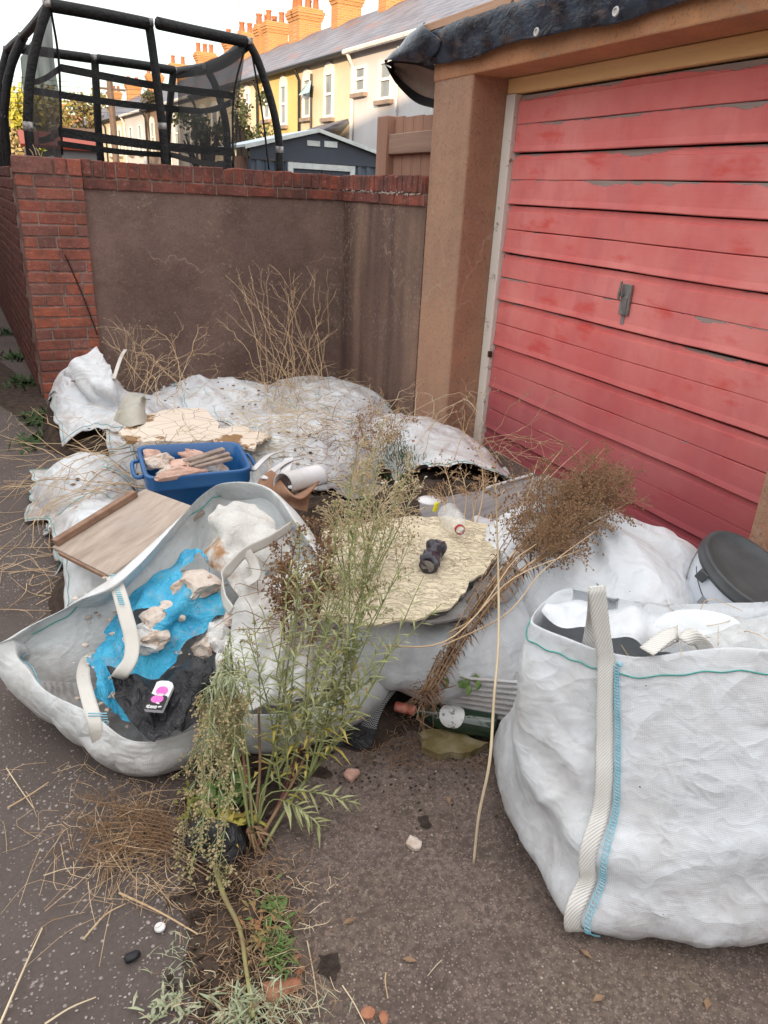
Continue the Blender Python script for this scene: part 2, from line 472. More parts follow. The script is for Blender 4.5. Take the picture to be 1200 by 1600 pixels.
tag(grid('rubble_heap', V, M['soil'], sub=0), kind='stuff')

# ---------------------------------------------------------------- brick and render
def m_brick(name, reds, dark, grime=0.5):
    t = NT(name); co = t.co('World'); r = t.rnd()
    base = t.ramp(r, [(i / (len(reds) - 1), c) for i, c in enumerate(reds)])
    base = t.mix(t.ramp(t.noise(14, 6, 0.65, co), [(0.38, 0.0), (0.68, 0.75)]), base, dark)
    base = t.mix(t.math('MULTIPLY', t.ramp(t.noise(45, 4, 0.7, co), [(0.56, 0.0), (0.70, 1.0)]), 0.62), base, (0.44, 0.31, 0.26))
    base = t.mix(t.math('MULTIPLY', t.ramp(t.noise(5, 5, 0.65, co), [(0.45, 0.0), (0.62, 1.0)]), grime), base, (0.07, 0.045, 0.036))
    t.col(base); t.rough(0.88)
    t.bump(t.math('ADD', t.noise(90, 4, 0.7, co), t.math('MULTIPLY', t.noise(25, 3, 0.6, co), 1.5)), 0.006)
    return t.m
REDS = [(0.42, 0.130, 0.085), (0.31, 0.100, 0.075), (0.49, 0.145, 0.080), (0.22, 0.105, 0.092), (0.42, 0.175, 0.135)]
M['brick'] = m_brick('brick', REDS, (0.20, 0.085, 0.070), 0.40)
M['coping'] = m_brick('coping_brick', [(0.25, 0.072, 0.052), (0.33, 0.092, 0.058), (0.19, 0.065, 0.055), (0.28, 0.10, 0.075)], (0.10, 0.045, 0.038), 0.6)
M['mortar'] = simple('mortar', (0.34, 0.26, 0.225), (0.19, 0.135, 0.11), 0.95, 9, 0.006, 120, 'World')

BR = {}
def brick_mesh(dx, dy, dz, m):
    k = (round(dx, 3), round(dy, 3), round(dz, 3), m.name)
    if k not in BR:
        BR[k] = []
        for q in range(3):
            bm = bmesh.new(); bmesh.ops.create_cube(bm, size=1)
            bmesh.ops.scale(bm, vec=(dx, dy, dz), verts=bm.verts)
            bmesh.ops.bevel(bm, geom=bm.edges[:], offset=0.005, segments=1, affect='EDGES')
            for v in bm.verts: v.co += Vector((random.gauss(0, .0012), random.gauss(0, .0012), random.gauss(0, .0012)))
            me = bpy.data.meshes.new('brick'); bm.to_mesh(me); bm.free(); me.materials.append(m); BR[k].append(me)
    return random.choice(BR[k])
def brick(parent, lo, hi, m):
    c = [(a + b_) / 2 for a, b_ in zip(lo, hi)]; d = [b_ - a for a, b_ in zip(lo, hi)]
    o = link('brick', brick_mesh(*d, m), parent)
    pl = parent.location
    o.location = (c[0] - pl[0] + random.gauss(0, .001), c[1] - pl[1] + random.gauss(0, .0018), c[2] - pl[2] + random.gauss(0, .0008))
    o.rotation_euler = (random.gauss(0, .005), random.gauss(0, .006), random.gauss(0, .006))
    return o

def m_render(name, c1, c2, streak, streak_c, streakx=5.0, light=(0.30, 0.20, 0.15)):
    t = NT(name); co = t.co('World')
    base = t.mix(t.ramp(t.noise(2.4, 6, 0.62, co), [(0.38, 0.0), (0.62, 1.0)]), c1, c2)
    base = t.mix(t.math('MULTIPLY', t.ramp(t.noise(1.3, 5, 0.65, t.co('World', (1, 1, .8), (0.2, .5, 0))), [(0.5, 0.0), (0.62, 1.0)]), 0.22), base, (0.20, 0.16, 0.105))
    st = t.noise(1.0, 3, 0.55, t.co('World', (streakx, streakx, 0.22)))
    base = t.mix(t.math('MULTIPLY', t.ramp(st, [(0.40, 0.0), (0.60, 1.0)]), streak), base, streak_c)
    sp = t.ramp(t.noise(75, 4, 0.75, co), [(0.58, 0.0), (0.68, 1.0)])
    base = t.mix(t.math('MULTIPLY', sp, 0.5), base, light)
    pit = t.ramp(t.noise(60, 4, 0.75, t.co('World', (1.3, 1.1, 1))), [(0.34, 1.0), (0.44, 0.0)])
    base = t.mix(t.math('MULTIPLY', pit, 0.45), base, (0.04, 0.028, 0.024))
    lich = t.math('MULTIPLY', t.ramp(t.noise(38, 5, 0.7, co), [(0.56, 0.0), (0.62, 1.0)]), t.ramp(t.noise(2.0, 3, 0.5, co), [(0.42, 0.0), (0.6, 0.8)]))
    base = t.mix(lich, base, (0.34, 0.28, 0.22))
    cw = t.n('VectorMath'); cw.operation = 'MULTIPLY_ADD'; nz_ = t.n('TexNoise'); nz_.inputs['Scale'].default_value = 5; nz_.inputs['Detail'].default_value = 5; t.l(co, nz_.inputs['Vector']); t.l(nz_.outputs['Color'], cw.inputs[0]); cw.inputs[1].default_value = (.35, .35, .35); t.l(co, cw.inputs[2])
    crk = t.math('MULTIPLY', t.ramp(t.vor(1.1, cw.outputs[0], 'DISTANCE_TO_EDGE'), [(0.003, 1.0), (0.007, 0.0)]), t.ramp(t.noise(2.6, 3, .5, t.co('World', (1, 1, 1), (.5, .2, 0))), [(0.5, 0.0), (0.6, 0.65)]))
    base = t.mix(crk, base, light)
    t.col(base); t.rough(0.93)
    t.bump(t.math('ADD', t.noise(170, 3, 0.75, co), t.math('MULTIPLY', t.noise(16, 4, 0.55, co), 2.0)), 0.006)
    return t.m
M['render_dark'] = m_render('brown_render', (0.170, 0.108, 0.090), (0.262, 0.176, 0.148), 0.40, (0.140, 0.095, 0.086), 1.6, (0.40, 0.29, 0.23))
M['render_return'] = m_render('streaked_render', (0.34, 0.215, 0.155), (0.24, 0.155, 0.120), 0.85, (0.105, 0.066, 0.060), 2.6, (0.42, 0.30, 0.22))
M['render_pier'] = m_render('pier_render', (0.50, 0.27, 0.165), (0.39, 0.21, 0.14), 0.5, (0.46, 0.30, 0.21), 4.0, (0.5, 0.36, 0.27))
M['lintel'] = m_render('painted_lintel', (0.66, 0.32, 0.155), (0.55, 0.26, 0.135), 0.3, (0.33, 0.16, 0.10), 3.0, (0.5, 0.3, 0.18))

YW = 5.755; XF = 2.335
wall = thing('garden_wall', (1.4, YW, 0), 'brown rendered yard wall with red brick coping in the corner behind the rubbish', 'wall')
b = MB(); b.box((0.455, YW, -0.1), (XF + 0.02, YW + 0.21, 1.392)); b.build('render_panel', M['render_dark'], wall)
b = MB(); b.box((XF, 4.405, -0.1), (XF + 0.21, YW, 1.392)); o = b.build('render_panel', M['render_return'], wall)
o['label'] = 'dark streaked render of the wall return beside the garage pier'
b = MB(); b.box((0.46, YW - 0.008, 1.393), (XF - 0.004, YW + 0.205, 1.556)); b.box((XF - 0.006, 4.41, 1.393), (XF + 0.205, YW + 0.205, 1.558))
b.build('mortar', M['mortar'], wall)
x = 0.462
while x < XF - 0.02:                                             # coping: bricks on edge over one stretcher course
    w = 0.065 + random.gauss(0, 0.002); w = min(w, XF + 0.005 - x)
    dz = random.gauss(0, 0.003)
    brick(wall, (x, YW - 0.018, 1.470), (x + w, YW + 0.205, 1.572 + dz), M['coping']); x += w + 0.0085
x = 0.462
while x < XF - 0.05:
    w = min(0.215, XF - x); brick(wall, (x, YW - 0.016, 1.395), (x + w, YW + 0.2, 1.460), M['coping']); x += w + 0.009
y = YW - 0.004
while y > 4.42:
    w = min(0.065 + random.gauss(0, 0.002), y - 4.408)
    brick(wall, (XF - 0.018, y - w, 1.470), (XF + 0.2, y, 1.572 + random.gauss(0, .003)), M['coping']); y -= w + 0.0085
y = YW - 0.02
while y > 4.45:
    w = min(0.215, y - 4.41); brick(wall, (XF - 0.016, y - w, 1.395), (XF + 0.2, y, 1.460), M['coping']); y -= w + 0.009
# mortar fillet with lime runs along the return's coping
b = MB()
for k in range(60):
    yy = random.uniform(4.43, 5.72); zz = 1.464 + random.gauss(0, 0.006)
    v, f = rock((random.uniform(.004, .008), random.uniform(.006, .022), random.uniform(.004, .009)), k, sub=1)
    b.add([(p[0] + XF - 0.018, p[1] + yy, p[2] + zz) for p in v], f)
tag(b.build('lime_crust', simple('lime', (0.50, 0.42, 0.37), (0.32, 0.25, 0.22), 0.95, 30, 0.002, 80, 'World'), wall), kind='stuff')

PX0, PX1, PYF = 0.055, 0.462, 5.715
pier = thing('brick_pier', (0.25, 5.85, 0), 'red brick pier with pale mortar ending the rendered wall at the lane', 'brick pier')
b = MB(); b.box((PX0 + .007, PYF + .007, -0.1), (PX1 - .003, PYF + 0.31, 1.556)); b.build('mortar', M['mortar'], pier)
for k in range(-1, 20):
    z0 = -0.03 + k * 0.0750
    if z0 > 1.46: break
    pats = [[0.215, 0.102, 0.07], [0.102, 0.215, 0.07], [0.145, 0.215, 0.03], [0.215, 0.175], [0.08, 0.102, 0.19]]
    pt = pats[k % 5] if k < 18 else pats[1]
    x = PX0 + random.uniform(0, .004)
    tot = PX1 - PX0
    sc = (tot - 0.009 * (len(pt) - 1)) / sum(pt)
    for i, w in enumerate(pt):
        w *= sc; d0 = 0.1 if i else 0.215 if k % 2 else 0.1
        brick(pier, (x, PYF, z0), (x + w, PYF + d0, z0 + 0.065), M['brick']); x += w + 0.009
    y = PYF + (0.222 if k % 2 else 0.109)
    while y < PYF + 0.28:
        d = min(0.215, PYF + 0.31 - y); brick(pier, (PX0, y, z0), (PX0 + 0.1, y + d, z0 + 0.065), M['brick']); y += d + 0.009
x = PX0 - 0.008
for w in (0.24, 0.07, 0.085):
    brick(pier, (x, PYF - 0.006, 1.470), (x + w, PYF + 0.3, 1.570 + random.uniform(0, .005)), M['brick']); x += w + 0.009
b = MB()
b.tube(cr([(0.30, 5.712, 0.98), (0.34, 5.710, 0.86), (0.40, 5.708, 0.66), (0.455, 5.71, 0.44)], 16), 0.0045, 4)
tag(b.build('dead_stalk', simple('dark_stalk', (0.05, 0.03, 0.025), None, 0.9)), 'dark dead climber stalk crossing the face of the brick pier', 'dead stalk')

# brick wall added out of view across the lane to darken the passage
ow = thing('lane_shade_wall', (-1.75, 9, 0), 'unseen tall brick wall added across the lane to shade the passage', 'wall')
b = MB(); b.box((-2.0, 4.6, -0.1), (-1.75, 20, 2.7)); b.build('wall', M['brick'], ow)
b = MB(); b.box((-2.03, 4.57, 2.702), (-1.72, 20.03, 2.78)); b.build('coping', M['mortar'], ow)
# wall running away along the lane beyond the pier
A0 = np.array([0.035, 5.78]); A1 = P(0, 478)[:2]; ad = (A1 - A0) / np.linalg.norm(A1 - A0); an = np.array([-ad[1], ad[0]])
lane_wall = thing('lane_wall', (A0[0], A0[1], 0), 'shaded dark red brick wall running away along the lane past the pier', 'wall')
LN = 9.0
def along(s, dpt, z): return (A0[0] + ad[0] * s - an[0] * dpt, A0[1] + ad[1] * s - an[1] * dpt, z)
b = MB()
v = [along(s, d, z) for s in (0.02, LN) for d in (0.008, 0.22) for z in (-0.1, 1.5)]
b.add(v, [(0, 1, 3, 2), (4, 6, 7, 5), (0, 4, 5, 1), (2, 3, 7, 6), (0, 2, 6, 4), (1, 5, 7, 3)]); b.build('mortar', M['mortar'], lane_wall)
M['brick_lane_shade'] = m_brick('shaded_lane_brick', [(0.16, 0.045, 0.035), (0.12, 0.04, 0.034), (0.19, 0.05, 0.036)], (0.09, 0.035, 0.03), 0.6)  # reds darkened so the passage's shade sits in the brick colour
far = MB()
for k in range(20):
    z0 = 0.02 + 0.075 * k; s = 0.03 + (0.11 if k % 2 else 0)
    while s < LN - 0.2:
        if s < 2.2 and k < 20:
            o = link('brick', brick_mesh(0.215, 0.1, 0.065, M['brick_lane_shade']), lane_wall)
            c = along(s + 0.107, 0.05, z0 + 0.032); o.location = (c[0] - A0[0], c[1] - A0[1], c[2]); o.rotation_euler[2] = math.atan2(ad[1], ad[0])
        else:
            v = [along(s + e, d, z0 + z) for e in (0, 0.215) for d in (0, 0.1) for z in (0, 0.065)]
            far.add(v, [(0, 1, 3, 2), (4, 6, 7, 5), (0, 4, 5, 1), (2, 3, 7, 6), (0, 2, 6, 4), (1, 5, 7, 3)])
        s += 0.224
tag(far.build('brickwork', M['brick_lane_shade'], lane_wall), kind='stuff')

# ---------------------------------------------------------------- garage
garage = thing('garage', (XF, 3.0, 0), 'rendered garage with peeling red plank door behind the heap of rubbish', 'garage')
for ya, yb in ((3.965, 4.404), (1.25, 1.69)):
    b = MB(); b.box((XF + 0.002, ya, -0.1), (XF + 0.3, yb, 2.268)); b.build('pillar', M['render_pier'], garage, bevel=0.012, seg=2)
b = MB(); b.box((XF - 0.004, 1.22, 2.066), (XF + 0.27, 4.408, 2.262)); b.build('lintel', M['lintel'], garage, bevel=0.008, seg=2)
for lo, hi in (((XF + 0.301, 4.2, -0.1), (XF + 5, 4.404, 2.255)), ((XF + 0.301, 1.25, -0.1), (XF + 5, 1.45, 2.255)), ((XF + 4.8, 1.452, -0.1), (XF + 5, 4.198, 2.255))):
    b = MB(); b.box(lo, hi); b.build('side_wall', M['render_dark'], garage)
b = MB(); b.box((XF + 0.03, 1.1, 2.272), (XF + 5.1, 4.47, 2.34)); b.build('roof', simple('roof_deck', (0.08, 0.07, 0.065)), garage)
def m_wood(name, c1, c2, axis=1, grain=14, rough=0.8, peel=None, paint=None):
    t = NT(name); sc = [grain, grain, grain]; sc[axis] = grain * 0.06
    co = t.co('World', tuple(sc))
    base = t.mix(t.ramp(t.noise(1.0, 6, 0.7, co, 0.6), [(0.3, 0.0), (0.7, 1.0)]), c1, c2)
    if paint:
        k = t.ramp(t.noise(peel, 6, 0.7, t.co('World')), [(0.36, 0.0), (0.42, 1.0)]); base = t.mix(k, base, paint)
    t.col(base); t.rough(rough); t.bump(t.noise(4.0, 4, 0.7, co), 0.003)
    return t.m
M['frame_yellow'] = m_wood('yellow_painted_wood', (0.76, 0.46, 0.20), (0.84, 0.57, 0.29), 1, 9)
M['frame_white'] = m_wood('flaking_white_paint', (0.22, 0.16, 0.12), (0.33, 0.25, 0.20), 2, 14, 0.8, 9, (0.70, 0.66, 0.60))
M['pine'] = m_wood('weathered_batten', (0.46, 0.27, 0.17), (0.55, 0.36, 0.25), 1, 12)
M['fascia'] = m_wood('dark_fascia', (0.26, 0.15, 0.10), (0.16, 0.09, 0.065), 1, 12)
XD = 2.585
b = MB(); b.box((XD - 0.025, 1.63, 1.990), (XD + 0.05, 3.963, 2.064)); b.build('door_head', M['frame_yellow'], garage, bevel=.003)
b = MB(); b.box((XD - 0.03, 3.878, 0), (XD + 0.05, 3.962, 1.988)); b.build('door_jamb', M['frame_white'], garage, bevel=.004)
b = MB(); b.box((XD - 0.03, 1.692, 0), (XD + 0.05, 1.775, 1.988)); b.build('door_jamb', M['frame_white'], garage, bevel=.004)
b = MB(); b.box((XD + 0.052, 1.45, 0), (XD + 0.06, 4.19, 2.26)); b.build('door_backing', simple('dark_void', (0.02, 0.018, 0.018)), garage)

def m_door():
    t = NT('faded_red_paint'); w = t.co('World'); o = t.co('Object')
    base = t.mix(t.ramp(t.noise(2.6, 5, 0.6, w), [(0.34, 0.0), (0.66, 1.0)]), (0.66, 0.150, 0.140), (0.74, 0.245, 0.225))
    base = t.mix(t.math('MULTIPLY', t.ramp(t.noise(3.5, 5, 0.65, t.co('World', (1, 1.3, .6), (0.2, .4, 0))), [(0.52, 0.0), (0.66, 1.0)]), 0.4), base, (0.54, 0.140, 0.150))
    base = t.mix(t.math('MULTIPLY', t.ramp(t.noise(5, 4, 0.6, t.co('World', (1, .6, 1.5), (1, .4, 0))), [(0.60, 0.0), (0.70, 1.0)]), 0.6), base, (0.62, 0.06, 0.045))
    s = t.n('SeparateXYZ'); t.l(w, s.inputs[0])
    low = t.ramp(s.outputs[2], [(0.05, 0.85), (0.85, 0.0)])                        # darker red towards the lowest boards
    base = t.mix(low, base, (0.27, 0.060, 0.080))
    s2 = t.n('SeparateXYZ'); t.l(o, s2.inputs[0])
    top = t.math('SMOOTH_MAX', t.math('MULTIPLY_ADD', s2.outputs[2], 26.0, -1.30), -0.62, 0.1)
    nz = t.math('MULTIPLY_ADD', t.noise(2.6, 6, 0.66, t.co('World', (1, 0.9, 1.6))), 1.35, -0.20)
    r = t.math('MULTIPLY', t.math('SUBTRACT', t.rnd(), 0.5), 0.34)
    fl = t.math('ADD', t.math('ADD', t.math('MULTIPLY', top, 0.42), nz), r)
    flake = t.ramp(fl, [(0.665, 0.0), (0.685, 1.0)])
    rim = t.ramp(fl, [(0.63, 0.0), (0.655, 1.0)])
    base = t.mix(t.math('MULTIPLY', rim, 0.5), base, (0.66, 0.20, 0.20))
    wood = t.mix(t.noise(8, 5, 0.7, t.co('World', (3, 0.3, 8))), (0.22, 0.16, 0.145), (0.42, 0.34, 0.31))
    base = t.mix(flake, base, wood)
    t.col(base); t.rough(t.mix(flake, 0.55, 0.95)); t.b.inputs['Specular IOR Level'].default_value = 0.25
    bm_ = t.bump(t.math('MULTIPLY', flake, -1.0), 0.0035)
    t.bump(t.noise(30, 5, 0.7, t.co('World', (1, .12, 1.6))), 0.002, 0.8, bm_)
    return t.m
M['door'] = m_door()
door = link('door', None, garage, (XD - XF, -0.15, 0))
ZT = [1.984, 1.695, 1.430, 1.171, 0.907, 0.639, 0.377, 0.115]
Y0, Y1 = 1.779, 3.874
for i, zt in enumerate(ZT):
    zb = ZT[i + 1] if i + 1 < len(ZT) else -0.02
    zm = zt - (zt - zb) * 0.5
    for part in (0, 1):
        za, zc = (zt - 0.004, zm + 0.0012) if part == 0 else (zm - 0.0012, zb + 0.006)
        if part == 0: prof = [(0.012, za), (0.011, za - 0.026), (0.0, za - 0.030), (-0.001, zc + .003), (0.003, zc)]
        else: prof = [(0.003, za), (-0.001, za - .003), (-0.004, zc + 0.03), (-0.010, zc + 0.004), (-0.007, zc)]
        n = 40; c = np.array([(XD), (Y0 + Y1) / 2, (za + zc) / 2])
        V = np.zeros((n, len(prof) + 2, 3))
        wob = 0.0022 * vnoise(np.stack([np.linspace(0, 2, n), np.full(n, i * 3.1 + part), np.zeros(n)], -1), 3, 2.5, 3)
        prof = [(0.030, prof[0][1])] + prof + [(0.030, prof[-1][1])]
        for k, (dx, z) in enumerate(prof):
            V[:, k, 0] = dx; V[:, k, 1] = np.linspace(Y0, Y1, n) - c[1]; V[:, k, 2] = z - c[2]
            if k not in (0, len(prof) - 1): V[:, k, 2] += wob * (1 if part else 0.6)
            V[:, k, 0] += 0.4 * wob
        o = grid('plank', V, M['door'], None, smooth=False, flip=True)
        o.parent = door; o.location = (0, c[1] - 2.85, c[2])
M['galv'] = simple('dull_galvanised', (0.30, 0.29, 0.28), (0.20, 0.19, 0.185), 0.55, 25, 0.001, 80, 'World', spec=0.5)
M['galv'].node_tree.nodes['Principled BSDF'].inputs['Metallic'].default_value = 0.5
b = MB(); b.box((XD - 0.018, 2.764, 0.980), (XD - 0.004, 2.826, 1.120)); b.box((XD - 0.023, 2.776, 0.985), (XD - 0.018, 2.806, 1.065))
b.box((XD - 0.034, 2.802, 1.064), (XD - 0.018, 2.816, 1.082)); b.tube([(XD - 0.034, 2.822, 1.045), (XD - 0.036, 2.818, 1.08), (XD - 0.034, 2.816, 1.132)], [0.006, 0.008, 0.006], 8)
b.build('door_handle', M['galv'], door, bevel=.002)
b = MB(); b.box((XD - 0.0075, 2.79, 0.935), (XD - 0.004, 2.812, 0.982)); b.build('scuff_plate', simple('bare_primer', (0.30, 0.26, 0.27)), door)
b = MB(); b.box((XD - 0.034, 3.866, 0.565), (XD - 0.012, 3.884, 0.60)); b.build('hinge', simple('rusty_black', (0.035, 0.025, 0.022), (0.08, .04, .025)), garage)
b = MB(); b.box((XF - 0.042, 1.1, 2.268), (XF - 0.006, 4.46, 2.305)); b.build('fascia', M['fascia'], garage)

# timber fence seen over the wall
FX = 2.63
fence = thing('timber_fence', (FX, 5.2, 0), 'weathered brown timber fence behind the wall coping beside the garage', 'fence')
M['fence'] = m_wood('fence_timber', (0.30, 0.165, 0.115), (0.40, 0.235, 0.165), 2, 11)
M['fence_rail'] = m_wood('fence_rail', (0.24, 0.15, 0.11), (0.36, 0.24, 0.18), 1, 11)
b = MB(); b.box((FX - 0.03, 5.60, 0), (FX + 0.07, 5.78, 1.99)); b.build('fence_post', M['fence'], fence, bevel=.006)
y = 5.592
while y > 4.44:
    w = 0.145 + random.uniform(-.004, .004)
    b = MB(); b.box((FX + 0.032, max(y - w, 4.425), 0.2), (FX + 0.05, y, 1.975 + random.uniform(-.012, .012))); b.build('board', M['fence'], fence); y -= w + 0.006
for z in (1.73, 0.9): 
    b = MB(); b.box((FX - 0.012, 4.43, z), (FX + 0.030, 5.597, z + 0.135)); b.build('rail', M['fence_rail'], fence, bevel=.004)

# ---------------------------------------------------------------- tarpaulin on the garage roof
def m_tarp():
    t = NT('blue_black_tarpaulin'); co = t.co('World')
    base = t.mix(t.ramp(t.noise(7, 5, 0.6, co), [(0.4, 0.0), (0.62, 1.0)]), (0.010, 0.014, 0.022), (0.045, 0.065, 0.095))
    base = t.mix(t.math('MULTIPLY', t.ramp(t.noise(16, 5, 0.65, t.co('World', (1, .5, 1.4))), [(0.55, 0.0), (0.66, 1.0)]), 0.5), base, (0.16, 0.095, 0.065))
    t.col(base); t.rough(t.ramp(t.noise(12, 4, 0.6, co), [(0.3, 0.20), (0.7, 0.42)])); t.b.inputs['Specular IOR Level'].default_value = 0.5
    a = t.bump(t.noise(22, 5, 0.6, t.co('World', (1, .6, 1.2)), 1.2), 0.02, 0.30)
    t.bump(t.noise(70, 4, 0.6, co), 0.006, 0.15, a)
    return t.m
M['tarp'] = m_tarp()
XT = 2.285
low = [PX(*p, XT) for p in [(662, 102), (700, 96), (735, 88), (770, 75), (807, 63), (850, 55), (890, 46), (930, 40), (973, 31), (1015, 16), (1060, 2), (1130, -24), (1200, -48), (1400, -120)]]
low = cr(low, 110)
top = low.copy(); top[:, 2] = 2.345 + 0.012 * np.sin(low[:, 1] * 7) + 0.006 * np.sin(low[:, 1] * 23); top[:, 0] = XT + 0.03
V = np.zeros((110, 22, 3))
for j in range(22):
    q = j / 21
    if q < 0.35:
        s = q / 0.35; V[:, j] = top + np.array([(1 - s) * 0.75, 0, (1 - s) * 0.10])
    else:
        s = (q - 0.35) / 0.65; V[:, j] = top * (1 - s) + low * s; V[:, j, 0] -= 0.035 * math.sin(s * math.pi)
pin = np.zeros((110, 22)); pin[:, 0] = 1; pin[::9, 8] = 0.9
pin[:, -1] = .8
V = wrinkle(V, 0.020, 0.05, False, 260, 0.012, 0.08, 11, 0.010, pin)
V = crease(V, False, .010, 6, 4, (1, .35, 1.5), oct2=.2)
V[..., 0] = np.minimum(V[..., 0], XF + 0.8); V[:, 16:, 0] = np.minimum(V[:, 16:, 0], XF - 0.012)
tarp = grid('tarpaulin', V, M['tarp'], None, sub=0, thick=0.003)
tag(tarp, 'crumpled blue black tarpaulin with eyelets hanging over the garage roof edge', 'tarpaulin')
# loose corner blowing out past the gable
e0 = [PX(*p, XT) for p in [(664, 36), (650, 46), (634, 60), (617, 79), (602, 97)]]
e1 = [PX(*p, XT - 0.03) for p in [(690, 62), (684, 76), (674, 88), (662, 95), (640, 97)]]
a = cr(e0, 30); c = cr(e1, 30)
V = np.stack([a * (1 - s) + c * s + np.array([-0.06, 0, 0.01]) * math.sin(s * math.pi) for s in np.linspace(0, 1, 16)], 1)
V = wrinkle(V, 0.05, 0.05, False, 160, 0.02, 0.07, 5, 0.01)
grid('corner_flap', V, M['tarp'], tarp, sub=1, thick=0.003)
u0 = [PX(*p, XT + dx) for p, dx in (((600, 98), 0), ((622, 92), .03), ((650, 93), .06), ((684, 104), .07))]
u1 = [PX(*p, XT + dx) for p, dx in (((601, 102), .01), ((618, 128), .07), ((648, 158), .12), ((684, 169), .14))]
a = cr(u0, 26); c = cr(u1, 26)
V = np.stack([a * (1 - s) + c * s + np.array([0.10, 0.10, 0]) * math.sin(s * math.pi) for s in np.linspace(0, 1, 18)], 1)
V = wrinkle(V, 0.03, 0.03, False, 120, 0.02, 0.08, 6, 0.008)
t = NT('tarpaulin_lining'); co = t.co('UV')
s = t.n('SeparateXYZ'); t.l(co, s.inputs[0])
t.col(t.mix(t.noise(9, 5, 0.6, t.co('World')), (0.22, 0.15, 0.115), (0.36, 0.265, 0.21))); t.rough(0.6); t.bump(t.noise(18, 4, 0.6, t.co('World')), 0.01)
grid('flap_lining', V[3:, 2:14], t.m, tarp, sub=1)
V2 = V + np.array([0.006, 0.006, 0]); grid('flap_hem', V2, simple('black_hem', (0.02, 0.02, 0.022), None, 0.5), tarp, sub=1, thick=.002)
M['eyelet'] = simple('brass_eyelet', (0.75, 0.73, 0.70), None, 0.35, bump=0)
def ring(b, c, r, rr, n=18):
    b.tube([(c[0], c[1] + r * math.cos(k * 2 * math.pi / n), c[2] + r * math.sin(k * 2 * math.pi / n)) for k in range(n + 1)], rr, 6, False)
for px, py in ((640, 77), (838, 50), (962, 18)):
    c = PX(px, py, XT - 0.05); b = MB(); ring(b, c, 0.014, 0.0045)
    b.add([(c[0] + 0.001, c[1] + 0.012 * math.cos(k), c[2] + 0.012 * math.sin(k)) for k in np.arange(10) * 0.628], [tuple(range(10))])
    b.build('eyelet', M['eyelet'], tarp)
for p, q in (((664, 46), (802, -2)), ((806, -2), (1000, -70))):
    a, c = PX(*p, XT - 0.028), PX(*q, XT - 0.028)
    b = MB(); b.obox((a + c) / 2, (a - c) / 2 * 0.995, (0.012, 0, 0), (0, 0, 0.020)); b.build('batten', M['pine'], garage, bevel=.002)
# ---------------------------------------------------------------- bulk bags and rubbish
def m_woven(name, c, dirt, dirtc=(0.30, 0.22, 0.16), weave=True, crease=1.0):
    t = NT(name); w = t.co('World')
    base = t.mix(t.noise(4, 5, 0.6, w), tuple(x * 0.93 for x in c), c)
    if dirt:
        d = t.ramp(t.noise(5, 7, 0.68, w), [(0.46, 0.0), (0.70, 1.0)])
        base = t.mix(t.math('MULTIPLY', d, dirt), base, dirtc)
        d2 = t.ramp(t.noise(26, 5, 0.7, w), [(0.60, 0.0), (0.72, 1.0)])
        base = t.mix(t.math('MULTIPLY', d2, dirt * 0.8), base, (0.26, 0.20, 0.16))
    s = t.n('SeparateXYZ'); t.l(w, s.inputs[0])
    foot = t.math('MULTIPLY', t.ramp(s.outputs[2], [(0.0, 1.0), (0.20, 0.0)]), t.ramp(t.noise(9, 6, 0.7, w), [(0.35, 0.1), (0.62, 0.85)]))
    base = t.mix(foot, base, (0.20, 0.15, 0.125))                                   # mud wicked up from the ground
    fly = t.math('MULTIPLY', t.math('LESS_THAN', t.vor(27, w), 0.05), t.math('GREATER_THAN', t.noise(6, 4, 0.6, w), 0.60))
    base = t.mix(fly, base, (0.10, 0.08, 0.07))
    if weave:
        uv = t.co('UV', (1, 1, 1)); g = t.math('MULTIPLY', t.wave(62, uv, 0.6, 'X', 2), t.wave(62, uv, 0.6, 'Y', 2))
        base = t.mix(t.math('MULTIPLY', t.math('SUBTRACT', 1.0, g), 0.10), base, tuple(x * 0.62 for x in c))
    t.col(base); t.rough(0.42); t.b.inputs['Specular IOR Level'].default_value = 0.5
    n1 = t.bump(t.ramp(t.noise(7, 1.5, 0.5, w, 0.9), [(0.25, 0), (0.5, 1.0), (0.75, 0.0)]), 0.03 * crease, 0.24)
    n2 = t.bump(t.ramp(t.noise(19, 1.5, 0.5, t.co('World', (1, 1, 1.5), (.4, .3, 0)), 0.6), [(0.3, 0), (0.5, 1.0), (0.7, 0.0)]), 0.010 * crease, 0.13, n1)
    if weave: t.bump(g, 0.0006, 0.6, n2)
    return t.m
M['bag'] = m_woven('white_woven_bag', (0.645, 0.68, 0.715), 0.34)
M['bag_old'] = m_woven('weathered_woven_bag', (0.64, 0.67, 0.69), 0.45)
M['bag_rim'] = m_woven('mint_white_woven', (0.68, 0.715, 0.72), 0.42)
M['bag_grey'] = m_woven('grey_woven_sheet', (0.65, 0.685, 0.72), 0.62)
M['strap'] = m_woven('webbing', (0.58, 0.565, 0.52), 0.25, weave=False, crease=0.2)
t = NT('twill_webbing'); uv = t.co('UV')
g = t.wave(58, t.co('UV', (1, 1, 1), (0, 0, 0.9)), 0.3, 'X', 1)
t.col(t.mix(g, (0.68, 0.67, 0.635), (0.56, 0.55, 0.52))); t.rough(0.7); t.bump(g, 0.002, 0.5); M['twill'] = t.m
M['thread'] = simple('blue_thread', (0.16, 0.42, 0.52), (0.30, 0.55, 0.64), 0.7, 40)
M['thread_green'] = simple('green_thread', (0.06, 0.30, 0.27), (0.10, 0.38, 0.34), 0.7, 40)

